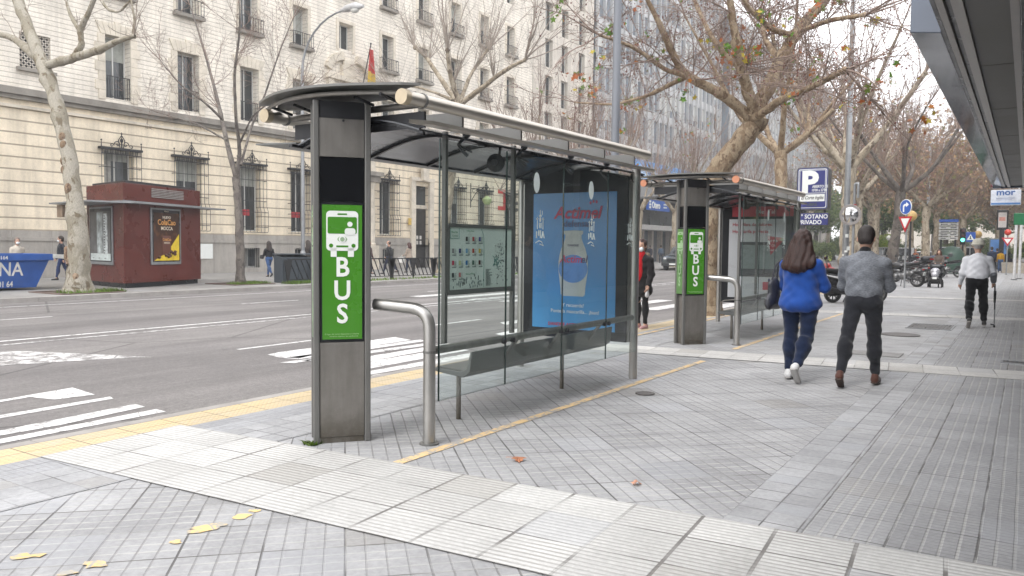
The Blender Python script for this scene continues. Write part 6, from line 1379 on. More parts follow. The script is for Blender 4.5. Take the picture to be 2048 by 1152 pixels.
P_ = far('woman in beige quilted jacket with a white bag near the dark door', 818, 545, 95, h=1.66, stepL=(10, 6), stepR=(-12, 10), armL=(16, 8, 60), armR=(18, 10, 30), top=dk('beige_quilt', (.33, .27, .22)), trousers=clothmat('dark_jeans', (.02, .03, .055)), hair=('bob', (.05, .02, .02), (.08, .035, .03)), sex='f', coatlen=.12, loose=1.2)
wb_ = held('paper_bag', 'white paper carrier bag held by the woman in the beige jacket', 'bag', P_, None); wr_ = P_['arms'][0][2]; b = MB(); b.box(wr_[0]-.06, wr_[0]+.06, wr_[1]-.05, wr_[1]+.35, wr_[2]-.42, wr_[2]-.12); b.build('bag', mat('paper_white', (.70, .69, .66), .7), wb_); b = MB(); b.tube([(wr_[0], wr_[1]+.05, wr_[2]-.12), (wr_[0], wr_[1]+.1, wr_[2]), (wr_[0], wr_[1]+.22, wr_[2]-.12)], .01, 5); b.build('handle', M_white, wb_)
for (px, py, lb, tp_, tr_, hh) in ((1300, 524, 'small distant person in dark clothes, left one of the two below the blue shop sign', (.02, .02, .03), (.02, .02, .03), 1.75), (1322, 524, 'small distant person in a blue grey jacket to the right below the blue shop sign', (.06, .09, .13), (.02, .03, .05), 1.78)):
    k_ = G(px, py); person(lb, (-31, k_.y*31/35 if 0 else AX(px, 500, -31).y, 0), 40, hh, (5, 2), (-5, 4), top=dk('far_top_%d' % px, tp_), trousers=dk('far_tr_%d' % px, tr_), cell=.03, mask=False, group='people by the far shops')
# ---- people down the near pavement
def near(label, px, py, face, **k):
    c = G(px, py); k.setdefault('cell', .03); k.setdefault('group', 'people further down the pavement'); return person(label, (c.x, c.y, 0), face, mask=False, **k)
near('distant woman in a mustard yellow jumper and blue jeans seen from behind', 2000, 545, 0, h=1.64, stepL=(6, 4), stepR=(-6, 6), top=dk('mustard_knit', (.50, .27, .02)), trousers=clothmat('mid_jeans', (.07, .13, .26)), hair=('bun', (.02, .015, .012), (.04, .03, .025)), sex='f')
near('distant woman in a dark knee length coat beside the one in yellow', 2016, 545, 0, h=1.66, stepL=(5, 4), stepR=(-5, 6), top=dk('dark_violet_coat', (.028, .026, .04)), coatlen=.34, loose=1.15, tloose=.85, hair=('long', (.015, .012, .012), (.03, .025, .022)), sex='f')
near('distant person in a navy jacket partly hidden behind the old man', 1982, 545, 0, h=1.82, stepL=(6, 4), stepR=(-6, 6), top=dk('navy_jacket', (.02, .03, .06)), build=1.2)
near('distant person in dark navy clothing in front of the blue display panel', 1993, 541, 10, h=1.74, stepL=(6, 4), stepR=(-6, 6), top=dk('navy_jacket', (0, 0, 0)))
St = near('woman in a brown coat pushing a pushchair towards the camera', 1876, 566, 180, h=1.56, stepL=(10, 6), stepR=(-10, 10), armL=(28, 8, 50), armR=(28, 8, 50), top=dk('taupe_coat', (.11, .085, .07)), hair=('long', (.05, .02, .015), (.09, .04, .03)), sex='f', coatlen=.2, loose=1.15)
near('distant person in an orange top beyond the motorbikes', 1830, 541, 160, h=1.6, stepL=(5, 2), stepR=(-5, 2), top=dk('terracotta_top', (.32, .12, .06)), hair=('short', (.25, .12, .06), (.3, .15, .08)))
# ================================================================ kiosk, skip, street furniture
def frame_xy(o, d):                                  # helper frame on a vertical face: o origin, d direction along, n outward
    d = Vector(d).normalized(); return d, Vector((d.y, -d.x, 0))
M_kio = mat('oxblood_panel', (.105, .022, .016), .28, 0, .18, .9, .03, 8, .5)
K = [Vector((-25.0, 14.9, 0)), Vector((-26.35, 18.75, 0)), Vector((-29.3, 19.3, 0)), Vector((-28.05, 15.35, 0))]
kt = thing('kiosk', 'closed dark red street kiosk with advertising posters and flat metal eaves', 'kiosk', tuple(K[0]))
ko = K[0]
def kp(z0, z1, sc=1.0, off=0.): 
    cc = sum(K, Vector())/4; return [(p-cc)*sc+cc-ko+Vector((0, 0, z0)) for p in K]
def kprism(z0, z1, sc, m_, nm, bev=.01): b = MB(); b.prism(kp(z0, z1, sc), (0, 0, z1-z0)); return b.build(nm, m_, kt, bevel=bev)
kprism(0, .16, .94, M_black, 'base'); kprism(.163, 2.84, 1.0, M_kio, 'body'); kprism(2.845, 2.92, 1.03, M_galv, 'band', .004); kprism(2.925, 3.50, 1.0, M_kio, 'parapet'); kprism(3.505, 3.60, .9, M_dark, 'roof')
d, n = frame_xy(K[0], K[1]-K[0]); L1 = (K[1]-K[0]).length; Z = Vector((0, 0, 1))
b = MB(); b.obox(Z*2.82+n*.02-d*.1, d*(L1+1.1), n*.42, Z*.05); b.build('eaves', M_galv, kt)
d2, n2 = frame_xy(K[0], K[0]-K[3]); b = MB(); b.obox(K[3]-K[0]+Z*2.82-d2*.2, d2*((K[0]-K[3]).length+.3), n2*1.15, Z*.05); b.build('eaves', M_galv, kt)
b = MB(); b.obox(K[3]-K[0]+Z*2.37+d2*.1+n2*.9, d2*.5, n2*.1, Z*.42); b.build('shutter_box', mat('shutter_tan', (.22, .16, .11), .6), kt)
b = MB()
for i in range(6): b.obox(d*L1*.33+n*.008+Z*(3.10+i*.055), d*L1*.42, n*.03, Z*.028)
b.build('louvre', mat('louvre_grey', (.30, .28, .26), .5), kt)
def poster(par, o, d, n, s0, s1, z0, z1, nm='ad_case'):
    z0 += 0.04; z1 += .48
    b = MB(); b.obox(o+d*s0+n*.004+Z*z0, d*(s1-s0), n*.05, Z*(z1-z0)); c = b.build(nm, M_galv, par, bevel=.01)
    b = MB(); b.obox(o+d*(s0+.06)+n*.055+Z*(z0+.10), d*(s1-s0-.12), n*.004, Z*(z1-z0-.16)); b.build('case_black', M_black, c); return c
c1 = poster(kt, Vector(), d, n, L1*.31, L1*.70, .72, 2.26)
def pq(par, s0, s1, z0, z1, off, m_, nm, d=d, n=n, o=Vector()):
    b = MB(); b.obox(o+d*s0+n*off+Z*z0, d*(s1-s0), n*.002, Z*(z1-z0)); return b.build(nm, m_, par)
S0, S1 = L1*.31+.12, L1*.70-.12
k = NT('choco_poster'); s = k.sep(k.obj()); cc = k.mix(k.mr(s[2], 1.1, 2.1), (.10, .035, .02), (.045, .02, .012)); cc = k.mix(k.mr(k.noise(k.obj(), 2.5, 4), .5, .7, 0, .5), cc, (.25, .11, .05)); M_ch = k.bsdf(cc, .25)
po = pq(c1, S0, S1, 0.90, 2.58, .0605, M_ch, 'poster')
b = MB(); b.add([tuple(d*S0+n*.0635+Z*.90), tuple(d*S1+n*.0635+Z*.90), tuple(d*S1+n*.0635+Z*1.85), tuple(d*(S0+.52*(S1-S0))+n*.0635+Z*1.20)], [(0, 1, 2, 3)]); b.build('yellow_shape', mat('poster_yellow', (.72, .52, .03), .4), po)
pq(po, S0+.33*(S1-S0), S0+.66*(S1-S0), 1.10, 1.78, .066, mat('pouch_brown', (.12, .04, .025), .4), 'pouch')
b = MB(); rr = random.Random(2)
for _ in range(9): q = d*(S0+.2+rr.random()*(S1-S0-.4))+n*.066+Z*(1.0+rr.random()*.22); b.ball(tuple(q), .07, 8, 5, (1, 1, .8))
b.build('chocolate_pieces', mat('choco_dark', (.09, .035, .02), .4), po)
tm = mat('poster_cream', (.70, .62, .50), .4); go = mat('poster_gold', (.62, .30, .08), .4)
for s_, sz, zz, m_ in (('NUEVO', .13, 2.38, tm), ('ColaCao', .27, 2.16, go), ('MOCCA', .17, 1.98, tm), ('ColaCao', .13, 1.60, go), ('MOCCA', .08, 1.50, tm)): text(s_, sz, d*(S0+(S1-S0)*.5)+n*.070+Z*zz, d, Z, m_, 'lettering', po, bold=.02, ext=.001, align='CENTER')
text('JCDecaux', .06, d*(S0+(S1-S0)*.5)+n*.064+Z*2.62, d, Z, tm, 'lettering', c1, ext=.001, align='CENTER')
o3 = K[3]-K[0]; L3 = (K[0]-K[3]).length
c2 = poster(kt, o3, d2, n2, L3*.12, L3*.74, .72, 2.26); T0, T1 = L3*.12+.12, L3*.74-.12
p2 = pq(c2, T0, T1, .90, 2.58, .0605, mat('photo_dark', (.10, .10, .10), .35, 0, .5, 3), 'poster', d2, n2, o3)
pq(p2, T0, T1, .90, 1.14, .0635, mat('photo_pale', (.52, .58, .57), .4), 'poster_footer', d2, n2, o3); pq(p2, T0+.33*(T1-T0), T0+.62*(T1-T0), 1.143, 2.55, .0635, mat('photo_mid', (.34, .38, .38), .4, 0, .6, 4), 'picture', d2, n2, o3); pq(p2, T0+.66*(T1-T0), T0+.86*(T1-T0), 1.143, 2.5, .0635, mat('photo_pale2', (.48, .52, .52), .4, 0, .6, 9), 'picture', d2, n2, o3)
b = MB(); 
for i in range(14): b.obox(o3+d2*(T0+.69*(T1-T0))+n2*.067+Z*(1.14+i*.09), d2*.08, n2*.001, Z*.045)
b.build('small_print', M_black, p2); b = MB()
for i in range(3): b.obox(o3+d2*(T0+(.1+.3*i)*(T1-T0))+n2*.067+Z*.97, d2*.14, n2*.001, Z*.02)
b.build('small_print', M_dark, p2)

# blue skip
XS = -26.2; M_skip = mat('skip_blue', (.022, .09, .34), .5, .1, .18, 2, .05, 10, dirt=.25)
sy0 = AX(76, 572, XS).y; sy1 = AX(104, 512, XS).y; zt = AX(60, 508, XS).z
sk = thing('skip', 'blue steel builder\'s skip with white lettering standing on the far pavement', 'skip', (XS, sy0, 0)); o_ = Vector((XS, sy0, 0)); LS = 3.6
b = MB(); z0 = .08; w_ = 1.75
def sc_(zz, t0, t1): return None
p = [(-0.12, 0, z0), (-.12, -LS+.9, z0), (-w_, -LS+.9, z0), (-w_, 0, z0)]; e = sy1-sy0
q = [(0.0, e, zt), (0.0, -LS, zt), (-w_-.12, -LS, zt), (-w_-.12, e, zt)]; b.add(p+q, [(3, 2, 1, 0), (0, 1, 5, 4), (1, 2, 6, 5), (2, 3, 7, 6), (3, 0, 4, 7)]); b.build('body', M_skip, sk)
b = MB(); b.box(.003, .09, -LS, e, zt-.20, zt); b.box(-w_-.2, -w_-.123, -LS, e, zt-.14, zt); b.box(-w_-.12, 0, e+.003, e+.09, zt-.12, zt); b.box(-w_-.12, 0, -LS-.08, -LS-.003, zt-.14, zt); b.build('rim', M_skip, sk, bevel=.008)
b = MB(); b.obox((.0, e-.02, zt-.13), (.12, 0, 0), (0, .36, -.02), (0, 0, .13)); b.build('lifting_lug', mat('lug_white', (.55, .55, .52), .6), sk, bevel=.01)
b = MB(); b.quad((-.02, -LS+.1, zt-.16), (-.02, e-.1, zt-.16), (-w_, e-.1, zt-.16), (-w_, -LS+.1, zt-.16)); b.build('rubble', mat('rubble', (.22, .19, .16), .95, 0, .3, 5, .8, 12), sk)
def tskip(s, px, py, sz, **k2):
    q = AX(px, py, XS+.03); zc = q.z; lean = (zc-z0)/(zt-z0)*.12-.12; text(s, sz, (q.x-XS+lean-.02, q.y-sy0, zc), (0, 1, 0), (.10, 0, 1), mat('skip_white', (.62, .62, .58), .6, 0, .15, 9), 'lettering', sk, ext=.003, **k2)
tskip('SERINA', 49, 551, .60, bold=.012, xs=.82, align='RIGHT'); 
q1 = AX(-1, 574, XS); tskip('957 01 01 64', 30, 574, .25, bold=.02, xs=.75, align='RIGHT'); 
q2 = AX(0, 511, XS); text('C20164', .15, (.093, q2.y-sy0-.3, zt-.16), (0, 1, 0), (0, 0, 1), mat('skip_white', (0, 0, 0)), 'lettering', sk, bold=.02, ext=.002)

# slanted bar railing and cabinet
rail = []
XR = -24.3
def rail_panel(y0, y1, lab):
    t = thing('slanted_railing', lab, 'railing', (XR, y0, 0), 0, 'slanted bar railings along the far kerb'); L = y1-y0
    b = MB(); b.bar((0, 0, .92), (0, L, .92), .05); b.build('top_rail', M_iron, t)
    for i in range(3):
        yy = L*i/2; b = MB(); b.prism([(-.02, yy-.03, 0), (-.02, yy+.03, 0), (-.02, yy+.20, .90), (-.02, yy-.20, .90)], (.04, 0, 0)); b.build('post', M_iron, t)
    b = MB(); n_ = int(L/.27)
    for i in range(1, n_): yy = L*i/n_; b.bar((0, yy+.18, .12), (0, yy-.22, .90), .045, .02)
    b.bar((0, .1, .12), (0, L-.1, .12), .03); b.build('slanted_bars', M_iron, t)
yy = 21.2
names = ['first slanted bar railing section, in front of the grey cabinet', 'slanted bar railing section half hidden by the BUS totem', 'slanted bar railing section just right of the BUS totem', 'slanted bar railing section in front of the balding man', 'slanted bar railing section in front of the woman with the white bag', 'slanted bar railing section behind the left glass pane of the shelter', 'slanted bar railing section seen through the shelter glass below the route map', 'last slanted bar railing section behind the shelter']
for i in range(8): rail_panel(yy+i*3.05, yy+i*3.05+2.95, names[i])
cb_ = thing('utility_cabinet', 'low grey steel utility cabinet with sloping top behind the first slanted railing', 'cabinet', (-24.45, 21.15, 0)); b = MB(); b.prism([(-.1, 0, .0), (-.1, 0, 1.0), (-.62, 0, 1.10), (-.62, 0, 0)], (0, 1.5, 0)); b.build('body', mat('cabinet_slate', (.075, .09, .105), .5, .2, .1, 2), cb_, bevel=.02)
b = MB(); b.box(-.68, -.02, -.04, 1.54, 1.105, 1.15); b.build('lid', mat('cabinet_slate', (0, 0, 0)), cb_, bevel=.01)
for i in range(2): b = MB(); b.box(-.097, -.07, .06+i*.72, .72+i*.72, .12, .92); b.build('door', mat('cabinet_slate', (0, 0, 0)), cb_, bevel=.008)

# lamps
ly = G(606, 560); LX, LY = ly.x, ly.y
lp = thing('street_lamp', 'grey street lamp with a curved arm reaching over the road beside the cabinet', 'street lamp', (LX, LY, 0))
pz = AY(598, 130, LY).z; tip = AY(690, 20, LY); tz = tip.z; tx = tip.x-LX
arm = [(0, 0, 1.2), (0, 0, pz*.6), (0, 0, pz-.3)]+[(tx*(1-math.cos(a)), 0, pz-.3+(tz-pz+.3)*math.sin(a)) for a in [math.pi/2*k/8 for k in range(1, 9)]]
b = MB(); b.tube(arm, [.085, .075, .065]+[.05-.002*k for k in range(8)], 10); b.build('pole', M_galv, lp, 50); b = MB(); b.lathe([(.16, 0), (.16, .05), (.11, .08), (.11, 1.2), (.085, 1.25)], n=14); b.build('base', M_galv, lp, 40)
b = MB(); b.tube([(tx-.2, 0, tz), (tx+.1, 0, tz+.04), (tx+.6, 0, tz+.05), (tx+1.0, 0, tz)], [.07, .14, .17, .06], 10, sx=1.0); b.build('lamp_head', mat('lamp_grey', (.42, .42, .42), .4), lp, 50); b = MB(); b.ball((tx+.55, 0, tz-.07), .15, 10, 6, (1.5, .9, .9)); b.build('lamp_glass', mat('lamp_glass', (.55, .55, .52), .2), lp, 60)
def pole(label, x, y_, h, r0, r1, lean=(0, 0), m_=M_galv, stickers=False, head=True, group=None):
    t = thing('lamp_post', label, 'lamp post', (x, y_, 0), 0, group); b = MB(); b.tube([(0, 0, .0), (lean[0]*.5, lean[1]*.5, h*.5), (lean[0], lean[1], h)], [r0, (r0+r1)/2, r1], 14); b.build('pole', m_, t, 50)
    b = MB(); b.lathe([(r0*2, 0), (r0*2, .03), (r0*1.3, .04), (r0*1.25, .6), (r0, .62)], n=14); b.build('base', m_, t, 40)
    if head: b = MB(); b.tube([(lean[0], lean[1], h), (lean[0]-.5, lean[1], h+.3), (lean[0]-1.6, lean[1], h+.45)], [.05, .045, .04], 8); b.build('arm', m_, t, 50); b = MB(); b.tube([(lean[0]-1.5, lean[1], h+.45), (lean[0]-1.8, lean[1], h+.47), (lean[0]-2.3, lean[1], h+.42)], [.06, .15, .06], 8); b.build('lamp_head', mat('lamp_grey', (0, 0, 0)), t, 50)
    if stickers:
        b = MB(); rr = random.Random(9)
        for i in range(7): a = R(rr.uniform(200, 340)); z = rr.uniform(1.1, 2.0); b.obox((math.cos(a)*(r0+.002), math.sin(a)*(r0+.002), z), (-math.sin(a)*.10, math.cos(a)*.10, 0), (math.cos(a)*.002, math.sin(a)*.002, 0), (0, 0, rr.uniform(.05, .16)))
        b.build('stickers', M_white, t)
    return t
pole('tall grey steel lamp post rising behind the far end of the nearest shelter', -6.02, 12.45, 9.5, .078, .062, (.02, 0), mat('pole_bluegrey', (.17, .18, .20), .45, .2, .08, 2))
pole('galvanised lamp post with torn stickers beside the parking sign', -5.12, 28.4, 10, .11, .07, stickers=True)
pole('slim pale post far off between the brown plane trees', AY(1853, 500, 62).x, 62, 9, .11, .08, m_=mat('pale_post', (.40, .42, .44), .5))

# parking sign
PY = 23.0; px0 = AY(1592, 400, PY); px1 = AY(1657, 400, PY); zt_ = AY(1625, 334, PY).z; zb_ = AY(1625, 420, PY).z
M_pb = mat('parking_blue', (.025, .03, .17), .35, 0, .06, 2); M_gr = mat('sign_case', (.10, .10, .105), .4, .3)
ps = thing('parking_sign', 'large blue illuminated parking sign with a white P in a grey case', 'sign', (px0.x, PY, 0)); W_ = px1.x-px0.x; H_ = zt_-zb_; z0 = zb_
def rr_pts(x0, x1, z0_, z1_, r, y_):
    P = []
    for cx, cz, a0 in ((x1-r, z0_+r, -90), (x1-r, z1_-r, 0), (x0+r, z1_-r, 90), (x0+r, z0_+r, 180)):
        for k in range(5): a = R(a0+22.5*k); P.append((cx+r*math.cos(a), y_, cz+r*math.sin(a)))
    return P
b = MB(); b.prism(rr_pts(-.0, W_, z0, z0+H_, .09, 0), (0, .34, 0)); b.build('case', M_gr, ps, bevel=.01)
def plate(x0, x1, za, zb2, r, off, m_, nm, par=ps): b = MB(); b.prism(rr_pts(x0, x1, za, zb2, r, -off), (0, .0015, 0)); return b.build(nm, m_, par)
fa = plate(.03, W_-.03, z0+.03, z0+H_-.03, .07, .004, M_pb, 'face')
plate(.055, W_-.055, z0+.055, z0+H_-.055, .05, .008, M_white, 'border', fa); plate(.072, W_-.072, z0+.072, z0+H_-.072, .04, .012, M_pb, 'inner_face', fa)
plate(.088, W_-.088, z0+H_*.385, z0+H_-.088, .012, .016, M_white, 'border', fa); plate(.10, W_-.10, z0+H_*.40, z0+H_-.10, .01, .020, M_pb, 'inner_face', fa)
text('P', H_*.68, (W_*.16, -.023, z0+H_*.42), (1, 0, 0), (0, 0, 1), M_white, 'lettering', fa, bold=.045, ext=.001, xs=1.05)
text('ABIERTO DE', H_*.085, (W_*.50, -.025, z0+H_*.515), (1, 0, 0), (0, 0, 1), M_white, 'lettering', fa, bold=.02, ext=.001, xs=.75); text("10'00 a 22'00", H_*.085, (W_*.48, -.025, z0+H_*.43), (1, 0, 0), (0, 0, 1), M_white, 'lettering', fa, bold=.02, ext=.001, xs=.75)
plate(.10, W_-.10, z0+H_*.20, z0+H_*.365, .006, .016, M_white, 'name_panel', fa)
text('El Corte Inglés', H_*.115, (W_*.5, -.021, z0+H_*.25), (1, 0, 0), (0, 0, 1), M_black, 'lettering', fa, bold=.008, ext=.001, align='CENTER', shear=.4, xs=.72)
text('LIBRE', H_*.10, (W_*.5, -.021, z0+H_*.10), (1, 0, 0), (0, 0, 1), mat('led_off', (.07, .08, .07), .4), 'lettering', fa, bold=.02, ext=.001, align='CENTER')
b = MB(); b.box(.0, W_*1.0, .05, .27, zb_-.42, zb_-.08); b.build('lower_case', M_gr, ps, bevel=.01); lf = plate(.01, W_-.01, zb_-.41, zb_-.09, .01, -.046, M_pb, 'lower_face')
text('-1° SOTANO', .165, (W_*.5, .042, zb_-.235), (1, 0, 0), (0, 0, 1), M_white, 'lettering', lf, bold=.02, ext=.001, align='CENTER', xs=.9); text('PRIVADO', .165, (W_*.44, .042, zb_-.39), (1, 0, 0), (0, 0, 1), M_white, 'lettering', lf, bold=.02, ext=.001, align='CENTER', xs=.9)
b = MB(); 
for xx in (.12, W_-.12): b.box(xx-.03, xx+.03, .12, .2, zb_-.08, zb_-.003)
b.build('hanger', M_dark, ps); b = MB(); b.box(.0, .16, .36, .52, 0, zt_+.05); b.build('post', mat('sign_post', (.16, .16, .165), .5, .3), ps, bevel=.01)
b = MB(); b.box(.16, W_*.8, .40, .46, zt_-.2, zt_-.12); b.box(.16, W_*.8, .40, .46, zb_+.12, zb_+.2); b.box(W_*.2, W_*.8, .345, .397, zb_+.05, zt_-.05); b.build('bracket', M_dark, ps)

def tri_pts(w2, h2, y_, up=True, cz=0.): s_ = 1 if up else -1; return [(-w2, y_, cz-s_*h2*.5), (w2, y_, cz-s_*h2*.5), (0, y_, cz+s_*h2*.5)]
# traffic mirror
mx = AY(1705, 590, 28.0).x; mt = thing('traffic_mirror', 'round convex traffic mirror on a grey pole with hooked top', 'mirror', (mx, 27.6, 0)); zc = AY(1703, 430, 27.6).z
b = MB(); b.tube(fillet([(0.03, 0, 0), (0.03, 0, zc+1.0), (.14, -.02, zc+1.02), (.14, -.02, zc+.55)], .07, 5), .04, 10); b.build('pole', M_galv, mt, 50)
b = MB(); b.lathe([(.001, -.07), (.15, -.055), (.25, -.02), (.30, .0), (.30, .02)], (-.06, -.10, zc), 28, axis=(0, 1, .05)); b.build('mirror', mat('mirror_face', (.6, .6, .6), .05, 1., .02, 2), mt, 50); b = MB(); b.lathe([(.33, -.02), (.34, .0), (.33, .03), (.28, .05), (.1, .06)], (-.06, -.10, zc), 28, axis=(0, 1, .05)); b.build('back', mat('mirror_back', (.28, .26, .25), .5), mt, 50)
b = MB(); b.box(.02, .10, -.05, .05, zc+.1, zc+.35); b.build('clamp', mat('clamp_red', (.30, .03, .03), .5), mt)
# arrow + yield sign
def signpost(name, label, px, y_, zs, cat='traffic sign'):
    x = AY(px, 500, y_).x; return thing(name, label, cat, (x, y_, 0)), x
ts, x_ = signpost('traffic_sign', 'round blue turn right arrow sign above a red bordered yield triangle on one post', 1809, 35.5, 0)
zc = AY(1808, 414, 35.5).z; zy = AY(1806, 449, 35.5).z; ts.rotation_euler.z = R(-40)
b = MB(); b.cyl((0, .05, 0), (0, .05, zc+.25), .035); b.build('post', M_galv, ts, 50)
def disc(par, cx, y_, cz, r, m_, nm, th=.02): b = MB(); b.prism([(cx+r*math.cos(a), y_, cz+r*math.sin(a)) for a in [2*math.pi*k/32 for k in range(32)]], (0, th, 0)); return b.build(nm, m_, par)
disc(ts, 0, -.02, zc, .31, M_white, 'sign_disc'); M_sb = mat('sign_blue2', (.03, .10, .40), .4); disc(ts, 0, -.026, zc, .285, M_sb, 'blue_disc', .004)
b = MB(); b.prism([(-.13, -.032, zc-.2), (-.06, -.032, zc-.2), (-.06, -.032, zc+.02), (.03, -.032, zc+.06), (.03, -.032, zc-.01), (.18, -.032, zc+.09), (.03, -.032, zc+.20), (.03, -.032, zc+.13), (-.07, -.032, zc+.12), (-.13, -.032, zc+.05)], (0, .003, 0)); b.build('arrow', M_white, ts)
b = MB(); b.prism(tri_pts(.36, .64, -.02, False, zy), (0, .02, 0)); b.build('yield_plate', mat('sign_red', (.45, .02, .03), .4), ts); b = MB(); b.prism(tri_pts(.23, .40, -.026, False, zy+.045), (0, .004, 0)); b.build('yield_centre', M_white, ts)
# direction board
dx0 = AY(1878, 450, 60).x; dx1 = AY(1917, 450, 60).x; zt_ = AY(1895, 438, 60).z; db = thing('direction_board', 'stack of white direction plates under a blue header plate on dark posts', 'direction sign', (dx0, 60, 0)); zb_ = AY(1895, 480, 60).z; hh = (zt_-zb_)/6
for i in range(6):
    m_ = M_sb if i == 5 else mat('plate_grey', (.48, .48, .46), .5, 0, .08, 3); b = MB(); b.box(0, dx1-dx0, -.04, 0, zb_+i*hh+.03, zb_+(i+1)*hh-.03); pl_ = b.build('direction_plate', m_, db)
    if i < 5: b = MB(); b.box(.12, .12+.3+.09*(i % 3), -.045, -.041, zb_+(i+.4)*hh, zb_+(i+.6)*hh); b.box((dx1-dx0)*.6, dx1-dx0-.1, -.045, -.041, zb_+(i+.4)*hh, zb_+(i+.62)*hh); b.build('lettering_bar', M_black, pl_)
for xx in (.15, dx1-dx0-.15): b = MB(); b.cyl((xx, .06, 0), (xx, .06, zt_), .06); b.build('post', M_dark, db, 50)
# traffic light, zebra sign
tx_ = AY(1926, 480, 66).x; tl = thing('traffic_light', 'traffic light showing green behind the old man\'s cap', 'traffic light', (tx_, 66, 0)); zc = AY(1926, 480, 66).z
b = MB(); b.cyl((0, 0, 0), (0, 0, zc+.9), .06); b.build('post', M_dark, tl, 50); b = MB(); b.box(-.18, .18, -.3, -.06, zc-.35, zc+.85); b.build('housing', M_black, tl, bevel=.03)
b = MB(); b.ball((0, -.31, zc), .13, 12, 8, (1, .3, 1)); b.build('green_lamp', emis('green_light', (.10, .95, .55), 2.2), tl, 60); 
for k_ in (1, 2): b = MB(); b.ball((0, -.31, zc+.38*k_-.1), .11, 12, 8, (1, .3, 1)); b.build('unlit_lamp', mat('unlit_lens', (.06, .02, .02), .3), tl, 60)
zx = AY(1941, 474, 68); zs = thing('crossing_sign', 'square blue pedestrian crossing sign right of the green traffic light', 'traffic sign', (zx.x, 68, 0)); b = MB(); b.cyl((0, .04, 0), (0, .04, zx.z+.35), .04); b.build('post', M_galv, zs, 50); b = MB(); b.box(-.33, .33, -.02, 0, zx.z-.36, zx.z+.36); b.build('plate', M_sb, zs); b = MB(); b.prism(tri_pts(.24, .44, -.026, True, zx.z), (0, .004, 0)); b.build('triangle', M_white, zs); b = MB(); b.ball((0, -.03, zx.z+.05), .035, 8, 5); b.tube([(0, -.03, zx.z+.02), (-.03, -.03, zx.z-.15)], .03, 5); b.tube([(0, -.03, zx.z-.05), (.06, -.03, zx.z-.17)], .02, 5); b.build('walker', M_black, zs)
for (px, py, Y_, lb) in ((1822, 432, 43, 'ochre globe lamp behind the yield sign'), (1956, 469, 74, 'ochre globe lamp above the old man\'s cap'), (1778, 476, 70, 'pale white globe lamp behind the man in the grey sweater')):
    q = AY(px, py, Y_); t = thing('globe_lamp', lb, 'globe lamp', (q.x, Y_, 0)); r_ = .27 if px == 1822 else .30 if px == 1956 else .2; b = MB(); b.ball((0, 0, q.z), r_, 14, 9); b.build('globe', mat('globe_ochre', (.50, .33, .12), .35) if px != 1778 else mat('globe_white', (.65, .65, .6), .3), t, 80); b = MB(); b.tube([(0, 0, 0), (0, 0, q.z-r_*.8)], [.07, .04], 8); b.build('post', M_dark, t, 50)
# tall advertising column & other far right things
q = AY(2005, 440, 72); q0 = AY(1996, 455, 72); q1 = AY(2014, 425, 72)
t = thing('advertising_display', 'tall black advertising display with pale poster above the distant pedestrians', 'advertising display', (q.x, 72, 0)); hw = (q1.x-q0.x)/2; b = MB(); b.box(-hw-.1, hw+.1, -.1, .1, q0.z-.2, q1.z+.2); b.build('case', M_black, t, bevel=.03); b = MB(); b.box(-hw, hw, -.11, -.102, q0.z, q1.z); b.build('poster', mat('pale_poster', (.55, .52, .50), .5, 0, .25, 1.5), t); b = MB(); b.box(-hw*.6, hw*.6, -.08, .08, 0, q0.z-.2); b.build('leg', M_dark, t)
b = MB(); b.box(-hw*.8, hw*.7, -.113, -.111, q0.z+.5, q0.z+.8); b.build('red_print', mat('coral', (.55, .25, .20), .5), t)
q = AY(1999, 490, 78); t = thing('advertising_display', 'blue lit display panel behind the distant pedestrians', 'advertising display', (q.x, 78, 0)); b = MB(); b.box(-.75, .75, -.1, .1, .4, 2.6); b.build('case', mat('case_grey', (.12, .14, .15), .4), t, bevel=.03); b = MB(); b.box(-.65, .65, -.11, -.102, .55, 2.5); b.build('poster', mat('display_blue', (.08, .20, .45), .4, 0, .3, .8), t); b = MB(); b.box(-.2, .2, -.08, .08, 0, .4); b.build('foot', M_dark, t)
q = AY(2015, 484, 60); t = thing('traffic_sign', 'small distant yield sign below a red ball lamp at the right edge', 'traffic sign', (q.x, 60, 0)); b = MB(); b.cyl((0, .04, 0), (0, .04, q.z+.6), .04); b.build('post', M_galv, t, 50); b = MB(); b.prism(tri_pts(.34, .56, -.02, False, q.z), (0, .02, 0)); b.build('yield_plate', mat('sign_red', (0, 0, 0)), t); b = MB(); b.prism(tri_pts(.20, .32, -.026, False, q.z+.04), (0, .004, 0)); b.build('yield_centre', M_white, t); b = MB(); b.ball((0, 0, q.z+.62), .2, 12, 8); b.build('red_lens', mat('red_ball', (.55, .06, .04), .3), t, 60)
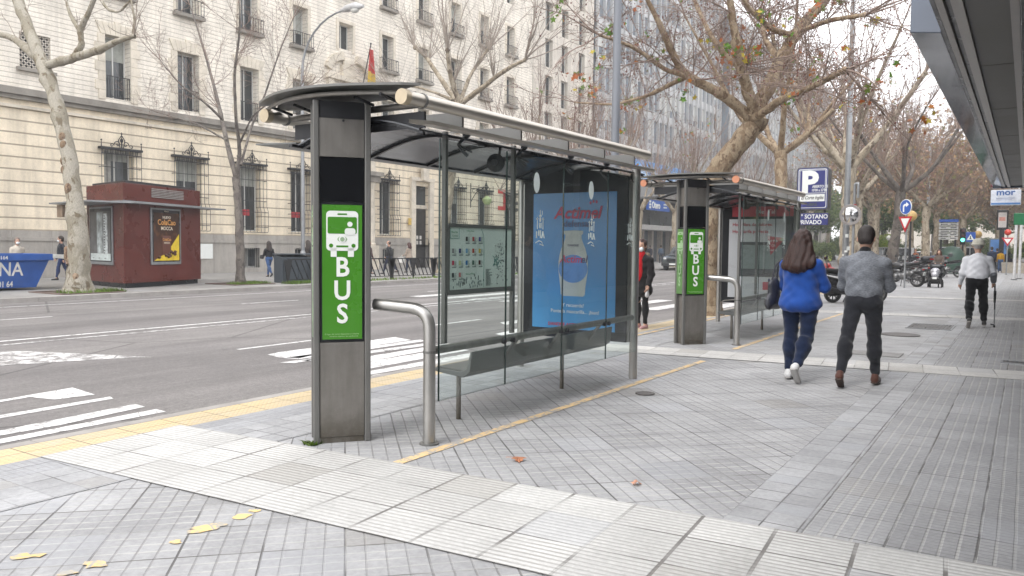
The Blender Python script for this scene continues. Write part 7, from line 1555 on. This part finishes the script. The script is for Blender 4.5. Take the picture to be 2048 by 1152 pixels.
# green shop sign and hanging signs
g0 = AY(2027, 450, 44); g1_ = AY(2060, 426, 44); t = thing('shop_sign', 'green box shop sign projecting from the wall at the right frame edge', 'shop sign', (g0.x, 44, 0)); b = MB(); b.box(0, 1.6, -.12, .12, g0.z, g1_.z); b.build('case', mat('sign_green', (.012, .13, .05), .4), t, bevel=.02); text('CRA', .22, (.42, -.125, g0.z+.1), (1, 0, 0), (0, 0, 1), M_white, 'lettering', t, bold=.02); b = MB(); b.prism([(.50, -.125, g0.z+.42), (.62, -.125, g0.z+.36), (.74, -.125, g0.z+.46), (.60, -.125, g0.z+.60)], (0, .003, 0)); b.build('emblem', mat('emblem_gold', (.6, .45, .05), .4), t); b = MB(); b.box(1.6, 4, -.04, .04, g1_.z-.2, g1_.z-.1); b.build('bracket', M_dark, t)
g0 = AY(1981, 411, 39); g1_ = AY(2043, 379, 39); t = thing('shop_sign', 'white hanging shop sign with blue wave logo below the canopy end', 'shop sign', (g0.x, 39, 0)); WW = g1_.x-g0.x; HH = g1_.z-g0.z; b = MB(); b.box(0, WW, -.08, .08, g0.z, g1_.z); b.build('board', mat('sign_pale', (.60, .64, .70), .4), t, bevel=.01); b = MB(); b.box(.02, WW-.02, -.085, -.081, g0.z+.03, g0.z+HH*.16); b.build('blue_strip', mat('strip_blue', (.08, .22, .50), .4), t)
text('mor', HH*.55, (WW*.18, -.085, g0.z+HH*.66), (1, 0, 0), (0, 0, 1), mat('logo_blue', (.06, .13, .32), .4), 'lettering', t, bold=.03, xs=1.1); b = MB(); b.box(WW*.18, WW*.8, -.084, -.081, g0.z+HH*.44, g0.z+HH*.47); b.box(WW*.18, WW*.7, -.084, -.081, g0.z+HH*.34, g0.z+HH*.36); b.build('small_print', mat('logo_blue', (0, 0, 0)), t); b = MB(); b.cyl((WW*.25, 0, g1_.z), (WW*.25, 0, 4.0), .02); b.cyl((WW*.8, 0, g1_.z), (WW*.8, 0, 4.0), .02); b.box(WW, 2.9-g0.x, -.03, .03, g1_.z-.12, g1_.z-.06); b.build('hanger', M_dark, t)
g0 = AY(1982, 374, 37.5); g1_ = AY(2060, 346, 37.5); t = thing('shop_sign', 'maroon bordered shop sign with a yellow shape at the canopy end', 'shop sign', (g0.x, 37.5, 0)); WW = 2.9-g0.x; b = MB(); b.box(0, WW, -.1, .1, g0.z, g1_.z+.2); b.build('board', mat('sign_maroon', (.20, .03, .05), .4), t, bevel=.01); b = MB(); b.box(.06, WW, -.106, -.101, g0.z+.16, g1_.z+.16); b.build('inner_board', mat('sign_tan', (.30, .14, .05), .5), t); b = MB(); b.prism([(.15+.2*math.cos(a)*.8+.1, -.11, g0.z+.48+.26*math.sin(a)) for a in [2*math.pi*k/14 for k in range(14)]], (0, .003, 0)); b.build('yellow_shape', mat('sign_yellow', (.75, .42, .03), .4), t)
for (px, Y_) in ((2031, 50), (2041, 52)):
    q = AY(px, 490, Y_); t = thing('signpost', 'slim white post, %s of the pair under the green shop sign' % ('left' if px == 2031 else 'right'), 'post', (q.x, Y_, 0)); b = MB(); b.cyl((0, 0, 0), (0, 0, 3.1), .07); b.build('post', mat('post_white', (.6, .6, .6), .5), t, 50); b = MB(); b.lathe([(.16, 0), (.16, .03), (.08, .05)]); b.build('foot', M_dark, t, 40)
b = MB(); 
for x_ in (-.9, 1.0): pass
for i in range(2):
    t = thing('planter', 'long pale planter box under the %s part of the right edge hedge' % ('left', 'right')[i], 'planter', (-1.3+2.3*i+.9, 66, 0)); b = MB(); b.prism([(-1.05, -.35, 0), (1.05, -.35, 0), (1.1, -.4, .75), (-1.1, -.4, .75)], (0, .7, 0)); b.build('box', mat('planter_stone', (.40, .36, .30), .8), t, bevel=.02); b = MB(); b.box(-1.0, 1.0, -.3, .25, .751, .78); b.build('soil', mat('soil2', (.08, .06, .05), .9), t)
# recycling igloo
q = AY(1903, 510, 60); t = thing('recycling_container', 'dark green domed recycling container behind the parked motorbikes', 'container', (AY(1903, 510, 60).x, 60, 0)); b = MB(); b.lathe([(.75, 0), (.80, .1), (.80, 1.0), (.74, 1.35), (.55, 1.65), (.25, 1.8), (.01, 1.84)], n=24); b.build('body', mat('igloo_green', (.035, .075, .055), .45), t, 50); b = MB(); b.lathe([(.13, 0), (.14, .03), (.10, .04)], (0, -.74, 1.25), 12, axis=(0, -1, .2)); b.build('opening', M_black, t, 40); b = MB(); b.tube([(-.15, 0, 1.8), (0, 0, 2.0), (.15, 0, 1.8)], .02, 6); b.build('lifting_hook', M_dark, t)
# sandwich board across the road
q = AX(1656, 503, -22.5); t = thing('sandwich_board', 'yellow green pavement board far off left of the galvanised lamp post', 'sandwich board', (-22.5, q.y, 0)); b = MB(); b.obox((-.45, 0, 0), (.9, 0, 0), (0, .03, 0), (0, .25, 1.5)); b.build('front_board', mat('board_lime', (.50, .58, .12), .5), t); b = MB(); b.obox((-.45, .55, 0), (.9, 0, 0), (0, .03, 0), (0, -.25, 1.5)); b.build('back_board', M_dark, t)

# ================================================================ vehicles
M_tyre = mat('tyre', (.02, .02, .02), .75, 0, .1, 20); M_engine = mat('engine_metal', (.16, .16, .16), .35, .8, .2, 9)
def wheel(par, x, z, r, w_, nm='wheel', spokes=8, rimc=None, y_=0, axis='y'):
    b = MB(); ax = (0, 1, 0); b.lathe([(r*.72, -w_*.42), (r*.93, -w_*.5), (r, -w_*.22), (r, w_*.22), (r*.93, w_*.5), (r*.72, w_*.42)], (x, y_, z), 26, axis=ax)
    # open torus: drop the two end caps
    b.f = b.f[:-2]; b.mi = b.mi[:-2]; t_ = b.build(nm, M_tyre, par, 50)
    b = MB(); b.lathe([(r*.72, -w_*.40), (r*.66, -w_*.36), (r*.64, 0), (r*.66, w_*.36), (r*.72, w_*.40)], (x, y_, z), 26, axis=ax); b.f = b.f[:-2]; b.mi = b.mi[:-2]
    for k in range(spokes): a = 2*math.pi*k/spokes; b.bar((x+math.cos(a)*.05, y_, z+math.sin(a)*.05), (x+math.cos(a)*r*.68, y_, z+math.sin(a)*r*.68), .022, .03, (0, 1, 0))
    b.cyl((x, y_-w_*.5, z), (x, y_+w_*.5, z), .06, 10); b.build('rim', rimc or M_engine, t_, 50)
    return t_
def motorbike(label, loc, rz, col=(.02, .02, .025), box=None, scr=False, group='motorbikes parked on the pavement'):
    """length along local +x (front)"""
    t = thing('motorbike', label, 'motorbike', loc, R(rz), group); mc = mat('bike_%d_%d' % (int(col[0]*100), int(col[2]*100)), col, .22, 0, .05, 3, coat=.5)
    wheel(t, .72, .31, .31, .11); wheel(t, -.70, .31, .31, .16)
    b = MB(); 
    for sy in (-.09, .09): b.tube([(.72, sy, .31), (.50, sy, .95)], [.028, .024], 8)
    b.build('fork', M_engine, t, 50)
    sdf('fuel_tank', [('e', (.12, 0, .86), (.30, .15, .13), .05), ('e', (.28, 0, .90), (.16, .13, .10), .05)], .022, mc, t)
    sdf('fairing', [('c', (.48, -.08, .92), (.48, .08, .92), .10, .10, .05), ('e', (.56, 0, .84), (.15, .12, .17), .05), ('e', (.25, 0, .62), (.30, .14, .17), .06), ('c', (.50, 0, .66), (.90, 0, .60), .05, .06, .04, (1, 1.2, 2.0))], .024, mc, t)
    sdf('tail', [('c', (-.20, 0, .82), (-.85, 0, .92), .10, .055, .06, (1, 1, 1.3)), ('c', (-.55, 0, .62), (-.92, 0, .66), .05, .05, .04, (1, 1, 1.6))], .022, mc, t)
    sdf('seat', [('c', (-.08, 0, .87), (-.42, 0, .90), .11, .11, .05, (1, 1, 1.9)), ('c', (-.42, 0, .94), (-.72, 0, .98), .095, .08, .04, (1, 1, 1.9))], .022, M_rubber, t)
    sdf('engine', [('c', (.15, -.12, .42), (.15, .12, .42), .15, .15, .05), ('e', (-.08, 0, .45), (.20, .15, .16), .05), ('c', (.28, 0, .40), (.12, 0, .62), .10, .11, .05)], .026, M_engine, t)
    b = MB(); b.tube([(.25, -.12, .35), (-.2, -.15, .22), (-.42, -.17, .30), (-.88, -.19, .46)], [.025, .03, .055, .062], 12); b.build('exhaust', M_chrome, t, 50)
    b = MB(); b.tube([(-.02, .0, .45), (-.35, .09, .36), (-.70, .10, .31)], [.04, .03, .025], 6); b.tube([(-.02, .0, .45), (-.35, -.09, .36), (-.70, -.10, .31)], [.04, .03, .025], 6); b.build('swing_arm', M_dark, t)
    b = MB(); b.tube(fillet([(.34, -.38, 1.04), (.46, -.18, 1.08), (.46, .18, 1.08), (.34, .38, 1.04)], .06), .014, 6); b.build('handlebar', M_dark, t)
    for sy in (-1, 1):
        b = MB(); b.tube([(.42, sy*.25, 1.08), (.46, sy*.34, 1.26)], .008, 5); b.ball((.46, sy*.36, 1.28), .06, 10, 6, (.5, 1.3, .8)); b.build('mirror', M_black, t, 60)
    b = MB(); b.ball((.66, 0, .90), .09, 12, 8, (.6, 1, .9)); b.build('headlight', mat('lens', (.5, .5, .5), .1), t, 60)
    b = MB(); b.box(-.96, -.93, -.07, .07, .70, .76); b.build('tail_light', mat('red_lens', (.35, .01, .01), .2), t, bevel=.008); b = MB(); b.obox((-.98, -.09, .48), (.015, 0, 0), (0, .18, 0), (-.05, 0, .16)); b.build('number_plate', M_white, t)
    if scr: b = MB(); b.prism([(.50, -.13, 1.0), (.42, -.11, 1.3), (.40, .11, 1.3), (.50, .13, 1.0)], (.012, 0, 0)); b.build('windscreen', glass('screen_glass', (.4, .42, .42), .8), t)
    if box: sdf('top_box', [('c', (-.78, -.12, 1.14), (-.78, .12, 1.14), .17, .17, .04, (1, 1, 1.25)), ('c', (-.92, -.12, 1.14), (-.92, .12, 1.14), .13, .13, .03, (1, 1, 1.1))], .024, box, t); b = MB(); b.box(-1.068, -1.05, -.15, .15, 1.10, 1.16); b.build('box_reflector', mat('red_lens', (0, 0, 0)), t)
    b = MB(); b.tube([(-.1, .12, .3), (-.16, .30, .02)], .014, 6); b.build('side_stand', M_dark, t)
    return t
c_ = G(1832, 574); motorbike('black sports motorbike nearest to the camera, rear wheel towards the viewer', (c_.x-.62, c_.y+.35, 0), 158, (.018, .018, .02))
c_ = G(1850, 567); motorbike('black motorbike with a closed dark top box beside the sports motorbike', (c_.x-.7, c_.y+.3, 0), 155, (.02, .02, .025), M_black, True)
c_ = G(1872, 562); motorbike('motorbike with a wide black and blue top box left of the pushchair', (c_.x-.9, c_.y+.5, 0), 158, (.06, .012, .012), mat('box_blueblack', (.02, .04, .09), .3), True)
c_ = G(1914, 555); motorbike('dark motorbike parked right of the pushchair in front of the green dome', (c_.x-.6, c_.y, 0), 172, (.02, .02, .02), None, True)
c_ = G(1893, 556); motorbike('dark motorbike partly behind the pushchair, with a black top box', (c_.x-1.0, c_.y+.3, 0), 165, (.03, .03, .035), M_black)
c_ = G(1842, 556); motorbike('black motorbike in the second line of the parked row, rear box facing out', (c_.x-1.2, c_.y+.6, 0), 160, (.05, .05, .055), M_black, True)
c_ = G(1815, 560); motorbike('silver naked motorbike standing furthest left in the parked row', (c_.x-.5, c_.y+.6, 0), 150, (.30, .30, .31), None, True)
def scooter(label, loc, rz, col, stripe, red=False):
    t = thing('scooter', label, 'scooter', loc, R(rz), 'scooters parked by the kerb'); mc = mat('scooter_%d' % int(col[0]*1000), col, .25, 0, .05, 3, coat=.5)
    wheel(t, .78, .27, .27, .12); wheel(t, -.62, .25, .25, .14, rimc=M_black)
    sdf('body', [('c', (-.95, 0, .80), (-.25, 0, .66), .09, .17, .06, (1, 1, 1.1)), ('c', (-.85, 0, .52), (-.1, 0, .40), .20, .19, .06, (1, 1.15, 1)), ('e', (-.62, 0, .40), (.34, .15, .22), .05), ('c', (-.1, 0, .30), (.45, 0, .30), .13, .13, .05, (1, 1, 1.4)), ('c', (.48, 0, .38), (.56, 0, .95), .16, .14, .06), ('e', (.72, 0, .72), (.18, .17, .22), .06), ('c', (.60, 0, .58), (.98, 0, .56), .08, .07, .05, (1, 1, 1.5))], .024, mc, t)
    sdf('seat', [('c', (-.82, 0, .93), (-.38, 0, .88), .10, .13, .05, (1, 1, 1.5)), ('c', (-.35, 0, .84), (.0, 0, .80), .13, .10, .05, (1, 1, 1.4))], .024, M_rubber, t)
    for sy in (-1, 1): b = MB(); b.tube([(-.92, sy*.10, .80), (-.6, sy*.175, .73), (-.2, sy*.205, .60), (-.05, sy*.20, .50)], [.012, .03, .035, .01], 6); b.build('side_stripe', stripe, t, 60)
    b = MB(); b.prism([(.66, -.20, .92), (.50, -.16, 1.28), (.50, .16, 1.28), (.66, .20, .92)], (.012, 0, 0)); b.build('windscreen', glass('screen_glass'), t)
    b = MB(); b.tube(fillet([(.36, -.36, 1.06), (.50, -.15, 1.02), (.50, .15, 1.02), (.36, .36, 1.06)], .06), .016, 6); b.build('handlebar', M_black, t)
    for sy in (-1, 1): b = MB(); b.tube([(.42, sy*.25, 1.04), (.40, sy*.36, 1.24)], .009, 5); b.ball((.40, sy*.40, 1.26), .075, 10, 6, (.4, 1.3, .8)); b.build('mirror', M_black, t, 60)
    b = MB(); b.tube([(-.1, .1, .3), (-.2, .16, .01)], .016, 6); b.tube([(-.1, -.1, .3), (-.2, -.16, .01)], .016, 6); b.bar((-.2, -.16, .02), (-.2, .16, .02), .03); b.build('centre_stand', M_dark, t)
    b = MB(); b.tube([(-.3, -.2, .28), (-.8, -.22, .40)], [.05, .065], 10); b.build('exhaust', M_dark, t, 50); b = MB(); b.box(-1.04, -1.01, -.12, .12, .74, .80); b.build('tail_light', mat('red_lens', (0, 0, 0)), t)
    return t
c_ = G(1640, 606); scooter('large dark grey scooter with a white side stripe half hidden by the man in grey', (c_.x+.72, c_.y+.85, 0), 40, (.022, .022, .024), mat('stripe_white', (.6, .6, .6), .4))
c_ = G(1632, 588); scooter('red scooter hidden behind the woman in blue, mirrors showing', (c_.x-.15, c_.y-.3, 0), -10, (.30, .02, .02), mat('stripe_dark', (.05, .05, .05), .4))
# pushchair
q = G(1870, 575); t = thing('pushchair', 'black pushchair with a silver footmuff pushed by the woman in brown', 'pushchair', (q.x, q.y, 0))
for (x, y_) in ((-.25, -.1), (.25, -.1), (-.15, -.32), (.15, -.32), (-.25, .4), (.25, .4)):
    b = MB(); b.lathe([(.10, -.02), (.115, 0), (.10, .02)], (x, y_, .115), 14, axis=(1, 0, 0)); b.build('wheel', M_tyre, t, 50)
b = MB()
for x in (-.22, .22): b.tube([(x, -.3, .15), (x, .1, .55), (x, .55, 1.02)], .014, 6); b.tube([(x, .4, .13), (x, .05, .6), (x, -.1, .75)], .014, 6)
b.tube([(-.22, .55, 1.02), (.22, .55, 1.02)], .016, 6); b.build('frame', M_dark, t); sdf('basket', [('c', (-.18, -.05, .27), (.18, -.05, .27), .12, .12, .03), ('c', (-.18, .2, .27), (.18, .2, .27), .10, .10, .03)], .025, M_rubber, t); sdf('seat', [('c', (-.15, .05, .55), (.15, .05, .55), .14, .14, .05), ('c', (-.13, .2, .85), (.13, .2, .85), .12, .12, .05)], .025, M_black, t); sdf('footmuff', [('e', (0, -.12, .66), (.19, .14, .16), .03), ('e', (0, -.22, .52), (.15, .10, .12), .03)], .025, mat('silver_cloth', (.42, .42, .45), .3, .5, .3, 14), t)
b = MB(); b.box(-.08, .08, -.36, -.34, .36, .44); b.build('tag', M_white, t)

# cars
def car(label, loc, rz, col, kind='hatch', group='cars on the avenue', plate=True):
    t = thing('car', label, 'car', loc, R(rz), group); mc = mat('car_%d_%d_%d' % tuple(int(c*100) for c in col), col, .25, .2, .04, 1, coat=.8)
    L, W2, Hh = (4.1, .86, 1.47) if kind == 'hatch' else (4.7, .92, 1.78) if kind == 'suv' else (4.9, .95, 1.95)
    h = L/2
    if kind == 'hatch': low = [(-h, .45), (-h+.03, .80), (-h+.25, .95), (.55, .98), (1.35, .88), (h-.15, .72), (h, .55), (h, .32), (-h, .30)]; roof = [(-h+.18, .93), (-h+.50, 1.38), (-.9, 1.46), (.05, 1.46), (.55, 1.36), (1.15, .93)]
    elif kind == 'suv': low = [(-h, .5), (-h+.03, 1.0), (-h+.2, 1.08), (.75, 1.08), (1.9, 1.02), (h-.08, .92), (h, .7), (h, .42), (-h, .42)]; roof = [(-h+.1, 1.06), (-h+.35, 1.68), (-1.6, 1.76), (.2, 1.76), (.65, 1.66), (1.15, 1.06)]
    else: low = [(-h, .4), (-h, 1.1), (.9, 1.1), (1.9, .98), (h-.1, .8), (h, .55), (h, .32), (-h, .32)]; roof = [(-h+.02, 1.09), (-h+.1, 1.88), (.7, 1.93), (1.15, 1.75), (1.75, 1.05)]
    def loft(prof, w0, w1, nm, m_, zc0, zc1, par=t):
        b = MB(); n = len(prof); secs = []
        for s_ in (-1, -.93, 0, .93, 1):
            wy = s_*1.0; P = []
            for (x, z) in prof:
                wloc = w0+(w1-w0)*max(0, min(1, (z-zc0)/(zc1-zc0+1e-6))); wloc *= 1-.10*(max(0, abs(x)-h*.75)/(h*.25))**2; inn = .985 if abs(s_) == 1 else 1.; P.append((x*inn, wloc*s_, z if abs(s_) < 1 else zc0+(z-zc0)*.985+.003))
            secs.append(P)
        vs = [p for P in secs for p in P]; fs = [(i*n+j, (i+1)*n+j, (i+1)*n+(j+1) % n, i*n+(j+1) % n) for i in range(4) for j in range(n)]; fs += [tuple(range(n))[::-1], tuple(range(4*n, 5*n))]; b.add(vs, [f[::-1] for f in fs]); return b.build(nm, m_, par, 35, bevel=.02)
    loft(low, W2, W2*.96, 'body', mc, .3, 1.1); cab = loft(roof, W2*.93, W2*.74, 'cabin', mc, roof[0][1], roof[2][1])
    gm = mat('car_glass', (.02, .025, .03), .05, 0, .1, 1, spec=.9)
    # side windows, windscreen, rear window
    zb, zt2 = roof[0][1]+.05, roof[2][1]-.10; xs = [roof[1][0]+.05, -.15, .35 if kind != 'van' else .6]
    def wy(z): return W2*.93+(W2*.74-W2*.93)*(z-roof[0][1])/(roof[2][1]-roof[0][1])+.006
    for sg in (-1, 1):
        for a, c in ((roof[0][0]+.28, -.55), (-.48, .30), (.36, roof[-1][0]-.14)):
            top_a, top_c = max(a, roof[1][0]+.12), min(c, roof[-2][0]+.0)
            if top_c-top_a < .04: top_c = top_a+.04
            b = MB(); b.prism([(a, sg*wy(zb), zb), (c, sg*wy(zb), zb), (top_c, sg*wy(zt2), zt2), (top_a, sg*wy(zt2), zt2)], (0, sg*.006, 0)); b.build('side_window', gm, cab)
    for (p0, p1, nm, dx) in ((roof[-1], roof[-2], 'windscreen', .012), (roof[0], roof[1], 'rear_window', -.012)):
        a = Vector((p0[0], 0, p0[1])); c = Vector((p1[0], 0, p1[1])); a2 = a+(c-a)*.08; c2 = a+(c-a)*.92; b = MB(); b.prism([(a2.x+dx, -W2*.80, a2.z+.01), (a2.x+dx, W2*.80, a2.z+.01), (c2.x+dx, W2*.66, c2.z+.01), (c2.x+dx, -W2*.66, c2.z+.01)], (dx*.8, 0, .006)); b.build(nm, gm, cab)
    for sx in (-1, 1):
        for sy in (-1, 1):
            x = sx*h*.64; r = .32 if kind == 'hatch' else .37; b = MB(); b.lathe([(r+.05, 0), (r+.05, .02)], (x, sy*(W2-.02)-.01, r), 24, axis=(0, 1, 0)); b.build('wheel_arch', M_black, t, 50); w3 = wheel(t, x, r, r, .2, 'wheel', 7, mat('alloy', (.35, .35, .36), .3, .8), y_=sy*(W2-.06))
    for sy in (-1, 1):
        b = MB(); b.ball((h-.12, sy*W2*.70, .68 if kind == 'hatch' else .84), .13, 12, 7, (.7, 1.4, .8)); b.build('headlight', mat('lens', (0, 0, 0)), t, 60); b = MB(); b.ball((-h+.06, sy*W2*.80, .80), .10, 10, 6, (.5, .9, 1.6)); b.build('tail_light', mat('red_lens', (0, 0, 0)), t, 60)
        b = MB(); b.ball((roof[-1][0]-.18, sy*(W2+.10), roof[0][1]+.08), .09, 10, 6, (.6, 1., .7)); b.build('mirror', mc, t, 60)
    b = MB(); b.box(h-.03, h+.03, -W2*.5, W2*.5, .60 if kind == 'hatch' else .66, .72 if kind == 'hatch' else .86); b.build('grille', M_black, t, bevel=.01); b = MB(); b.box(h-.06, h+.06, -W2*.95, W2*.95, .34, .55); b.box(-h-.04, -h+.06, -W2*.95, W2*.95, .36, .56); b.build('bumper', mc if kind == 'hatch' else M_dark, t, bevel=.03)
    for sx in (-1, 1): b = MB(); b.box(sx*(h+.062)-.008, sx*(h+.062)+.008, -.26, .26, .42, .53); b.build('number_plate', M_white, t)
    return t
c_ = G(1334, 541, ZR); car('dark grey off road vehicle facing the camera left of the second BUS totem', (c_.x+.5, c_.y+2.2, ZR), -90, (.06, .075, .08), 'suv')
c_ = G(1412, 566, ZR); car('pale blue grey car seen behind the second totem and thick plane trunk', (c_.x+1.1, c_.y+2.2, ZR), 90, (.22, .26, .32), 'hatch')
for i, (px, Y_, col, kd, lb) in enumerate(((1860, 92, (.55, .55, .56), 'hatch', 'distant white car crossing behind the parked motorbikes, leftmost'), (1892, 96, (.6, .6, .62), 'suv', 'distant white car behind the green dome container'), (1922, 90, (.50, .52, .54), 'van', 'distant pale van near the green traffic light'), (1710, 78, (.5, .5, .52), 'hatch', 'distant white car behind the galvanised lamp post'), (1775, 84, (.55, .55, .55), 'van', 'distant white van behind the plane trunks'))):
    car(lb, (AY(px, 500, Y_).x, Y_, ZR if px < 1800 else 0), (0, 180, 0, -90, 180)[i], col, kd)
# ================================================================ air
hz = MB(); hz.box(-305, 305, -105, 505, -1.3, 46); ho_ = hz.build('haze', None) if 0 else link('haze', hz.mesh('haze'), None)
hm_ = bpy.data.materials.new('haze'); hm_.use_nodes = True; hn = hm_.node_tree; hn.nodes.clear(); hv = hn.nodes.new('ShaderNodeVolumePrincipled'); hv.inputs['Color'].default_value = (.9, .92, .95, 1); hv.inputs['Density'].default_value = .0013; hv.inputs['Anisotropy'].default_value = 0.
hout = hn.nodes.new('ShaderNodeOutputMaterial'); hn.links.new(hv.outputs[0], hout.inputs['Volume']); ho_.data.materials.append(hm_); tag(ho_, 'thin pale haze in the air over the whole avenue', 'haze', None, 'stuff')
